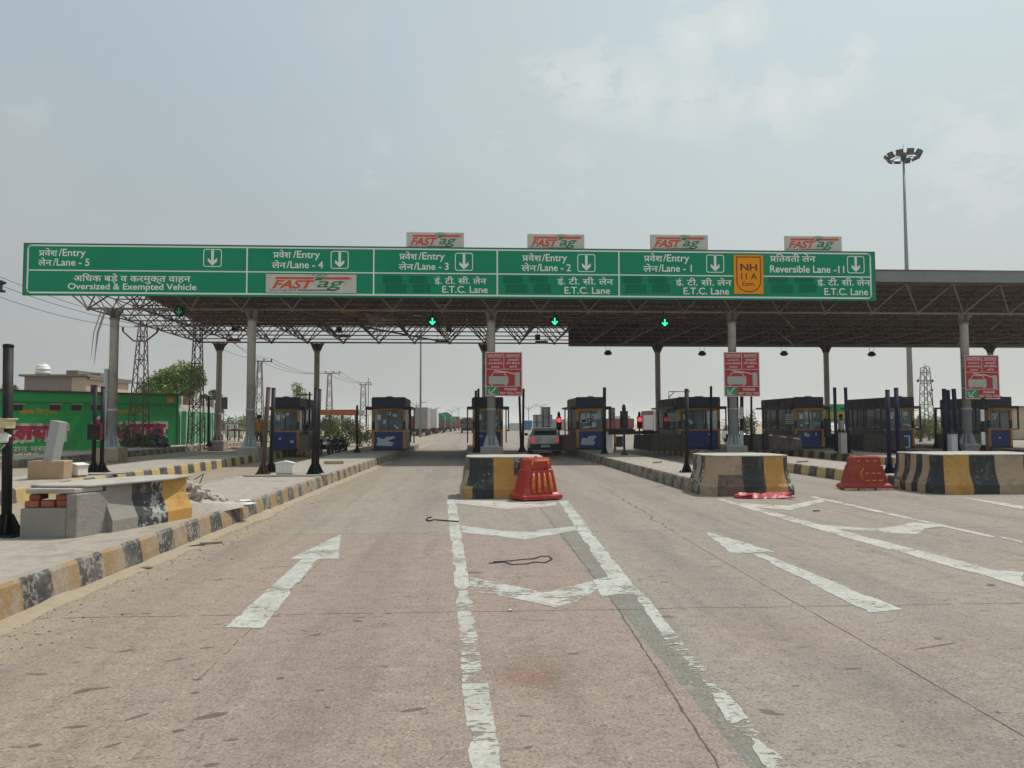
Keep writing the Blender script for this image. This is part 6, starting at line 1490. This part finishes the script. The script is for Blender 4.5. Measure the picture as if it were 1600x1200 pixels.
# ---------------------------------------------------------------- flat roofed house with tank
HW = mat('mauve_plaster', (.235, .19, .175), .85, var=.15, vscale=.5, dirt=(.16, .12, .11), dirt_amt=.5, dscale=.6); HC = mat('cream_plaster', (.47, .38, .29), .85, var=.12, dirt=(.3, .24, .18), dirt_amt=.4); HR = mat('roof_concrete', (.20, .165, .14), .9, var=.2)
Yh = 74; hx0 = at(38, 600, Y=Yh).x; hx1 = at(112, 600, Y=Yh).x; hx2 = at(160, 600, Y=Yh+9).x; zt1 = at(60, 586, Y=Yh).z
t = thing('flat_roofed_house', 'mauve and cream flat roofed house behind the green wall with a white roof tank', 'building', (hx0, Yh, 0)); w = hx1-hx0
mb = MB(); mb.box(0, w, 0, 9, 0, zt1-.15); mb.build('wall', HW, t); mb = MB(); mb.box(w+.002, w+1.3, .0, 9, 0, zt1-.2); mb.prism([(w+1.302, .3), (hx2-hx0, 4.5), (hx2-hx0, 9), (w+1.302, 9)], 0, zt1-.35); mb.build('front_wall', HC, t)
mb = MB(); mb.box(-.35, w+1.6, -.35, 9.2, zt1-.14, zt1+.05); mb.prism([(w+1.61, .0), (hx2-hx0+.2, 4.2), (hx2-hx0+.2, 9.2), (w+1.61, 9.2)], zt1-.34, zt1-.18); mb.build('roof_slab', HR, t)
mb = MB(); mb.box(3.0, w-.2, 1.5, 6, zt1+.05, zt1+.55); mb.box(w+.3, w+1.2, 3, 6, zt1+.05, zt1+.4); mb.build('roof_parapet', HR, t)
mb = MB(); mb.box(w+1.55, w+1.95, .35, .55, zt1-2.2, zt1-.9, M=None); mb.build('doorway', ROOFD, t)
p = at(67, 583, Y=76); t = thing('water_tank', 'white ribbed water tank on the roof of the mauve house', 'water tank', (p.x, 76, zt1+.05)); hT = at(67, 568, Y=76).z-zt1
mb = MB(); mb.lathe([(.62, 0), (.62, .25), (.66, .27), (.66, .30), (.62, .32), (.62, .6), (.66, .62), (.66, .65), (.62, .67), (.60, hT*.72), (.35, hT*.9), (.2, hT*.92)], n=20); mb.build('tank_body', WHITEP, t); mb = MB(); mb.lathe([(.22, hT*.92), (.22, hT), (.05, hT+.03)], n=14); mb.build('lid', WHITEP, t)
# right-hand green and white wall
a = at(1290, 690, Y=72); b = at(1365, 690, Y=72); t = thing('painted_wall', 'green, ochre and white painted wall seen between the right hand booths', 'wall', (a.x, 72, 0)); w = b.x-a.x
mb = MB(); mb.box(0, w, 0, 3, 1.75, 3.4); mb.build('upper_wall', GRW, t); mb = MB(); mb.box(0, w, 0, 3, 0, 1.749); mb.build('lower_wall', LWH, t); mb = MB(); mb.box(0, w, -.02, -.001, 2.0, 2.65); mb.build('ochre_band', LYL, t)
mb = MB(); put_text(mb, 'िदलबाग', 1.2, w-.5, .25, .85, -.01, 0, .08); mb.build('mural_lettering', LMG, t, fix=False)
a = at(1585, 690, Y=70); t = thing('cream_hut', 'cream walled hut behind the rightmost booth', 'building', (a.x, 70, 0)); mb = MB(); mb.box(0, 9, 0, 5, 0, 3.0); mb.build('wall', HC, t); mb = MB(); mb.box(-.2, 9.2, -.2, 5.2, 3.0, 3.15); mb.build('roof_slab', HR, t)
# orange edged canopy
a = at(497, 645, Y=64); b = at(560, 645, Y=64); t = thing('filling_station_canopy', 'low flat canopy with an orange edge behind the motorcycles', 'canopy', (a.x, 64, 0)); w = b.x-a.x; z0 = at(530, 648, Y=64).z; z1 = at(530, 640, Y=64).z
mb = MB(); mb.box(0, w, 0, 5, z0, z1); mb.build('fascia', mat('orange_red_fascia', (.42, .10, .03), .6, var=.1), t); mb = MB(); mb.box(w+.002, w+.5, 0, 5, z0, z1-.04); mb.build('fascia_end', LWH, t)
for x in (.6, w*.5, w-.5): mb = MB(); mb.tube([(x, 2, 0), (x, 2, z0)], .1, 8); mb.build('pillar', LWH, t)
# ================================================================== LATTICE POLES, MASTS, WIRES
LAT = mat('lattice_steel', (.13, .11, .10), .7, .2, var=.2, dirt=(.09, .06, .045), dirt_amt=.5)
TOPS = []
def lattice(label, px, Y, ytop, w0, w1, arm=0, yoke=False, group='lattice poles of the power line on the left', lean=0, m=LAT, thick=.035, name='lattice_pole', armn=1):
    b = at(px, 690, Y=Y); h = at(px, ytop, Y=Y).z; t = thing(name, label, 'power pole', (b.x, Y, 0), 0, group); mb = MB(); n = max(6, int(h/.62))
    P = lambda f, i: Vector(((-1, 1, 1, -1)[i]*(w0+(w1-w0)*f)/2+lean*f*h, (-1, -1, 1, 1)[i]*(w0+(w1-w0)*f)/2, f*h))
    for i in range(4): mb.tube([P(0, i), P(1, i)], thick, 5)
    for k in range(n):
        for i in range(4):
            j = (i+1) % 4; mb.tube([P(k/n, i if k % 2 else j), P((k+1)/n, j if k % 2 else i)], thick*.7, 4, cap=False)
            if k % 2 == 0: mb.tube([P(k/n, i), P(k/n, j)], thick*.6, 4, cap=False)
    mb.build('lattice_shaft', m, t); pts = []
    if yoke:
        mb = MB(); z = h-.9; mb.tube([(-.95, 0, z+.55), (-.35, 0, z), (.35, 0, z), (.95, 0, z+.5)], .05, 6); mb.tube([(-.3, 0, h-.05), (.3, 0, h-.05)], .04, 6); mb.build('crossarm', m, t)
        ends = [(-.95, 0, z+.55), (.95, 0, z+.5), (0, 0, h)]
    else:
        ends = []
        for q in range(armn):
            z = h-.1-q*1.3; mb = MB(); mb.tube([(-arm*.35, 0, z), (arm*.75, 0, z)], .045, 6); mb.build('crossarm', m, t); ends += [(-arm*.3, 0, z), (arm*.25, 0, z), (arm*.7, 0, z)]
    for e in ends: mb = MB(); mb.lathe([(.03, 0), (.075, .06), (.04, .12), (.075, .18), (.03, .25)], e, 8); mb.build('insulator', DK, t)
    TOPS.append([Vector((b.x+e[0], Y, e[2]+.25)) for e in ends])
    return t
lattice('tall brown lattice pole with a bent yoke in front of the green wall', 215, 44.5, 508, .95, .34, yoke=True, lean=.02)
lattice('lattice pole in front of the broad tree, its top behind the canopy truss', 306, 47.5, 500, .80, .34, yoke=True, lean=.0)
lattice('lattice pole with a short arm right of the second front column', 404, 66, 563, .8, .3, 1.4)
lattice('smaller lattice pole above the orange edged canopy', 514, 88, 582, .9, .35, 1.6)
lattice('distant lattice pole just left of the poster booth', 567, 100, 600, .9, .5, 1.4, armn=1)
b = at(575, 690, Y=96); h = at(575, 590, Y=96).z; mb = MB(); mb.tube([(0, 0, 0), (0, 0, h)], .05, 6); mb.tube([(-.3, 0, h-.6), (.3, 0, h-.6)], .03, 5); tag(mb.build('thin_pole', LAT, None, loc=(b.x, 96, 0)), 'thin plain pole right beside the distant lattice pole', 'pole')
wm = mat('power_cable', (.12, .12, .125), .6, var=0)
def cable(label, a, b, sag, r=.016):
    mb = MB(); c = a.copy(); n = 14; mb.tube([a+(b-a)*i/n-Vector((0, 0, sag*4*(i/n)*(1-i/n)))-c for i in range(n+1)], r, 5); tag(mb.build('power_cable', wm, None, loc=c), label, 'cable', 'overhead power cables on the left')
far0 = [at(-60, 405, Y=40), at(-60, 422, Y=40), at(-60, 440, Y=40)]
for i, w_ in enumerate(('lower', 'middle', 'upper')):
    cable('%s cable running from the left picture edge to the yoked lattice pole' % w_, far0[2-i] if i < 2 else far0[0], TOPS[0][i], .35); cable('%s cable between the two yoked lattice poles' % w_, TOPS[0][i], TOPS[1][i], .1)
    cable('%s cable from the second yoked pole to the one with a short arm' % w_, TOPS[1][i], TOPS[2][i], .5); cable('%s cable between the third and fourth lattice poles' % w_, TOPS[2][i], TOPS[3][i], .7, .02); cable('%s cable ending at the most distant lattice pole' % w_, TOPS[3][i], TOPS[4][i], .4, .02)
p = at(2, 447, Y=40); t = thing('line_insulator', 'dark insulator cluster on the cable at the left picture edge', 'insulator', tuple(p)); mb = MB(); mb.lathe([(.04, -.32), (.2, -.3), (.2, -.22), (.06, -.15), (.06, .05), (.22, .15), (.22, .22), (.05, .3)], n=12); mb.build('insulator_body', DK, t); mb = MB(); mb.tube([(-2.5, 0, .1), (.1, 0, .1)], .04, 6); mb.build('crossarm', DK, t)
# tall lattice tower on the right
lattice('tall grey lattice tower with one crossarm above the right hand bushes', 1449, 88, 574, 1.3, .7, 0, name='lattice_tower', group=None, thick=.05, armn=0)
tw = [o for o in C.objects if o.name.startswith('lattice_tower')][0]; hh_ = at(1449, 574, Y=88).z
mb = MB(); z = at(1449, 595, Y=88).z; mb.tube([(-.95, 0, z), (.85, 0, z)], .06, 6); mb.tube([(-.95, 0, z), (-.3, 0, z+1.1)], .03, 5); mb.tube([(-.4, 0, hh_), (.5, 0, hh_+.15)], .05, 6); mb.tube([(0, 0, hh_), (0, 0, hh_+.35)], .04, 5); mb.build('crossarm', LAT, tw)
mb = MB()
for x, zz in ((-.95, z), (.85, z), (.75, z-1.1)): mb.lathe([(.05, -.16), (.13, -.1), (.13, .1), (.05, .16)], (x, 0, zz), 8)
mb.build('insulator', DK, tw); mb = MB(); mb.tube([(.45, 0, z-1.3), (.9, 0, z-3.3), (1.15, 0, 0)], .05, 6); mb.build('stay', LAT, tw)
# high masts
MASTM = mat('mast_steel', (.24, .26, .26), .5, .3, var=.1)
def mast_pole(t, h, r0, r1): mb = MB(); mb.tube([(0, 0, 0), (0, 0, h*.5), (0, 0, h)], [r0, (r0+r1)/2, r1], 14); mb.build('mast_shaft', MASTM, t)
Ym = 80; b = at(1422, 600, Y=Ym); hm = at(1410, 244, Y=Ym).z; t = thing('high_mast_light', 'very tall floodlight mast rising above the canopy on the right', 'light mast', (b.x, Ym, 0)); mast_pole(t, hm, .34, .11)
mb = MB(); mb.tube([(0, 0, hm-.1), (0, 0, hm+1.4)], .02, 5); torus(mb, (0, 0, 0), 0.01, .01, 4, 4); mb.lathe([(.25, hm-.5), (.3, hm-.3), (.3, hm+.2), (.12, hm+.45)], n=14); 
for a in range(6): mb.tube([(0, 0, hm+.1), (cos(a*pi/3)*1.45, sin(a*pi/3)*1.45, hm-.1)], .045, 5)
mb.tube([(cos(a*pi/9)*1.45, sin(a*pi/9)*1.45, hm-.1) for a in range(19)], .05, 6); mb.build('lamp_ring', DARKM, t)
for a in range(10):
    th = a*2*pi/10+.2; R = Matrix.Translation((cos(th)*1.65, sin(th)*1.65, hm-.05)) @ Matrix.Rotation(th, 4, 'Z') @ Matrix.Rotation(radians(-62 if a % 2 else -48), 4, 'Y')
    mb = MB(); mb.box(-.36, .36, -.36, .36, -.09, .09, M=R); fl = mb.build('floodlight', DARKM, t, bevel=.02); mb = MB(); mb.box(-.30, .30, -.30, .30, -.105, -.091, M=R); mb.build('floodlight_glass', FL, fl)
Ym = 92; b = at(657, 640, Y=Ym); hm = at(657, 505, Y=Ym).z+7.5; t = thing('high_mast_light', 'slim tall mast beyond the canopy left of the driving lane', 'light mast', (b.x, Ym, 0)); mast_pole(t, at(657, 470, Y=Ym).z, .13, .09)
def street_lamp(label, px, Y, ytop, arms=2, tiers=1):
    b = at(px, 668, Y=Y); h = at(px, ytop, Y=Y).z; t = thing('street_lamp', label, 'street lamp', (b.x, Y, 0), 0, 'distant street lamps and poles beyond the plaza'); mb = MB(); mb.tube([(0, 0, 0), (0, 0, h)], [.12, .08], 6); mb.build('pole', MASTM, t)
    for k in range(tiers):
        mb = MB()
        for s in (-1, 1)[:arms]: mb.tube([(0, 0, h-k*2.4-.9), (s*.9, 0, h-k*2.4-.1), (s*1.9, 0, h-k*2.4)], .07, 5)
        mb.build('lamp_arm', MASTM, t)
street_lamp('distant double armed lamp right of the slim mast', 674, 150, 637, 2, 2); street_lamp('faint lamp post above the distant truck roofs', 706, 230, 640, 2, 1); street_lamp('faint thin lamp post further right of it', 716, 260, 636, 2, 1); street_lamp('lamp post above the blue tank beyond the car', 826, 170, 634, 2, 1); street_lamp('faint lamp post right of the blue tank', 845, 210, 632, 2, 1); street_lamp('distant lamp just left of the slim mast', 651, 140, 628, 2, 2); street_lamp('faint lamp post near the slim mast', 696, 330, 650, 2, 1)
# ================================================================== TRUCKS AND FAR THINGS BEYOND THE PLAZA
TG = mat('truck_grey', (.30, .29, .28), .6, var=.15, dirt=(.2, .13, .1), dirt_amt=.5); TRD = mat('truck_red', (.24, .05, .04), .6, var=.25); TW = mat('truck_white', (.58, .57, .53), .6, var=.1); TGN = mat('green_tarpaulin', (.05, .20, .13), .8, var=.25, vscale=1); TBL = mat('blue_sheet', (.03, .16, .30), .6, var=.15); TBR = mat('truck_brown', (.14, .085, .065), .8, var=.3)
def truck(label, px, Y, w, h, body, cab, L=7.5, tarp=None, rz=0.0, cat='truck', cabfirst=False):
    b = at(px, 680, Y=Y); t = thing('parked_truck', label, cat, (b.x, Y, 0), rz, 'trucks waiting beyond the plaza'); hw = w/2
    mb = MB(); mb.box(-hw, hw, 0, L, .95, h if not tarp else h*.72)
    for i in range(5): mb.box(-hw-.04, -hw-.001, .1+i*L/5, .25+i*L/5, .95, (h if not tarp else h*.7)-.05, 0); mb.box(-hw+.15+i*w/5.2, -hw+.22+i*w/5.2, -.04, -.001, 1.0, (h if not tarp else h*.7)-.08, 0)
    mb.build('cargo_body', body, t, bevel=.03)
    if tarp: mb = MB(); mb.prism([(-hw-.05, h*.60), (hw+.05, h*.60), (hw, h*.86), (hw*.4, h), (-hw*.4, h*.98), (-hw, h*.84)], -.08, L+.05, axis='Y'); mb.build('tarpaulin', tarp, t)
    mb = MB(); mb.prism([(L+.1, .8), (L+2.0, .8), (L+2.0, 1.7), (L+1.7, 2.75), (L+.1, 2.8)], -hw*.95, hw*.95, axis='X'); c = mb.build('cab', cab, t, bevel=.05)
    mb = MB(); mb.quad([(-hw*.8, L+2.02, 1.72), (hw*.8, L+2.02, 1.72), (hw*.8, L+1.74, 2.6), (-hw*.8, L+1.74, 2.6)]); mb.build('windscreen', CGL, c, fix=False)
    mb = MB(); mb.box(-hw*.85, hw*.85, .1, L+1.8, .62, .94); mb.box(-hw*.95, hw*.95, -.15, -.05, .45, .75); mb.build('chassis', DK, t)
    for y in (1.2, 2.3, L+1.1):
        for s in (-1, 1):
            mb = MB(); mb.lathe([(.2, -.15), (.46, -.15), (.5, -.1), (.5, .1), (.46, .15), (.2, .15)], (s*(hw-.2), y, .5), 14, axis='X'); mb.build('wheel', RUBBER, t)
    for s in (-1, 1): mb = MB(); mb.box(s*hw*.8-.12, s*hw*.8+.12, -.17, -.151, .55, .7); mb.build('tail_light', RED, t)
    return t
truck('grey box truck, the largest of the queue right of the poster booth', 658, 102, 1.7, 3.8, TG, TRD)
truck('dark red truck mostly hidden left of the grey box truck', 645, 112, 1.9, 2.6, TRD, TRD)
truck('white truck body just right of the grey box truck', 673, 122, 1.9, 4.0, TW, TRD)
truck('truck with a green tarpaulin right of the white one', 684, 135, 2.3, 3.5, TBR, TRD, tarp=TGN)
truck('green covered truck behind the first tarpaulin', 695, 152, 2.5, 3.9, TBR, TW, tarp=TGN); truck('lower green covered truck further back', 703, 170, 2.5, 3.3, TBR, TRD, tarp=TGN)
truck('reddish truck near the end of the queue', 710, 190, 2.5, 3.4, TRD, TRD); truck('brown truck at the far end of the queue', 717, 215, 2.5, 3.0, TBR, TW); truck('dark loaded truck left of the column booth', 730, 130, 2.3, 2.6, TBR, TW, tarp=mat('dark_tarpaulin', (.05, .05, .05), .8, var=.2))
truck('distant dark truck at the far end left of the column', 738, 175, 2.4, 3.0, TBR, TRD, tarp=mat('dark_tarpaulin', (.05, .05, .05)))
truck('red brown truck right of the red signal light', 1016, 88, 2.1, 3.0, TRD, TRD, rz=radians(180), L=6); truck('white fronted truck in front of the red brown one', 1020, 78, 1.9, 2.4, TW, TW, rz=radians(180), L=4)
truck('pale red truck between the signals on the right', 988, 110, 2.6, 2.3, TRD, TW, rz=radians(90)); truck('green covered truck behind the unlit signal', 966, 120, 2.3, 2.4, TW, TW, tarp=TGN, rz=radians(90), L=4)
def slab(name, label, cat, px0, px1, y0, y1, Y, m, d=.12, legs=True, frame=True):
    a = at(px0, y1, Y=Y); b = at(px1, y0, Y=Y); t = thing(name, label, cat, (a.x, Y, 0)); w = b.x-a.x; z0 = a.z; z1 = b.z
    mb = MB(); mb.box(0, w, 0, d, z0, z1); mb.build('panel', m, t)
    if legs:
        mb = MB()
        for x in (w*.2, w*.8): mb.tube([(x, -.06, 0), (x, -.06, z1-.1)], .06, 6)
        mb.build('leg', DK, t)
    if frame:
        mb = MB()
        for k in (.03, .5, .97): mb.box(0, w, -.05, -.001, z0+(z1-z0)*k-.03, z0+(z1-z0)*k+.03)
        mb.build('rail', DARKM, t)
BK = mat('sign_back_grey', (.22, .23, .235), .6, .3, var=.1)
slab('roadside_board', 'tall grey back of a road board left of the red signal', 'board', 846, 860, 636, 668, 72, BK); slab('roadside_board', 'low wide grey board beyond the silver car', 'board', 833, 863, 648, 672, 76, mat('pale_board_back', (.30, .31, .31), .6, .2, var=.1)); slab('roadside_board', 'grey road board behind the booth with the painted white reflections', 'board', 951, 961, 637, 656, 70, BK)
slab('blue_cabin', 'blue cabin at the far side of the plaza left of the grey boards', 'cabin', 820, 832, 657, 672, 130, TBL, 2.5, False, False); slab('low_wall', 'pale low wall across the far side of the plaza', 'wall', 795, 820, 661, 673, 150, LWH, .3, False, False)
slab('white_cabin', 'white cabin beyond the pale boom cabinet on the right', 'cabin', 958, 985, 650, 672, 118, TW, 2.5, False, False); slab('far_shed', 'pale distant shed behind the red signal', 'shed', 864, 882, 655, 673, 140, TG, 3, False, False)
slab('white_hoarding', 'pale hoarding among bushes beyond the left rear column', 'hoarding', 352, 371, 663, 684, 78, LWH, .2, True, False)
t = thing('roadside_umbrella', 'small grey shelter roof on a post beyond the left rear columns', 'shelter', tuple(at(373, 690, Y=60)*1.0)); t.location.z = 0; zq = at(373, 668, Y=60).z; mb = MB(); mb.lathe([(1.0, zq-.25), (.1, zq)], n=10); mb.build('shelter_roof', TBR, t); mb = MB(); mb.tube([(0, 0, 0), (0, 0, zq)], .05, 6); mb.build('shelter_post', DK, t)
mb = MB(); rnd = random.Random(31)
for i in range(40): rock(mb, (rnd.uniform(-1.8, 1.8), rnd.uniform(-.6, .6), .08), rnd.uniform(.08, .25), rnd)
p = G(368, 701, .05); tag(mb.build('brick_pile', mat('brick_rubble', (.42, .26, .17), .9, var=.3), None, loc=(p.x, p.y, .0)), 'pale orange heap of broken bricks between the left rear columns', 'rubble heap')
# kiosk-like people and clutter beyond left columns omitted; air
HZ = bpy.data.materials.new('haze_air'); HZ.use_nodes = True; t_ = HZ.node_tree; t_.nodes.clear(); o_ = N(t_, 'ShaderNodeOutputMaterial'); v_ = N(t_, 'ShaderNodeVolumePrincipled'); v_.inputs['Color'].default_value = (.85, .88, .9, 1); v_.inputs['Density'].default_value = .0005; v_.inputs['Anisotropy'].default_value = .3
t_.links.new(v_.outputs[0], o_.inputs['Volume'])
mb = MB(); mb.box(-4100, 4100, -320, 6100, -1.1, 36); tag(mb.build('haze', HZ), kind='stuff')
S.cycles.volume_bounces = 1; S.cycles.max_bounces = 8; S.cycles.transparent_max_bounces = 24
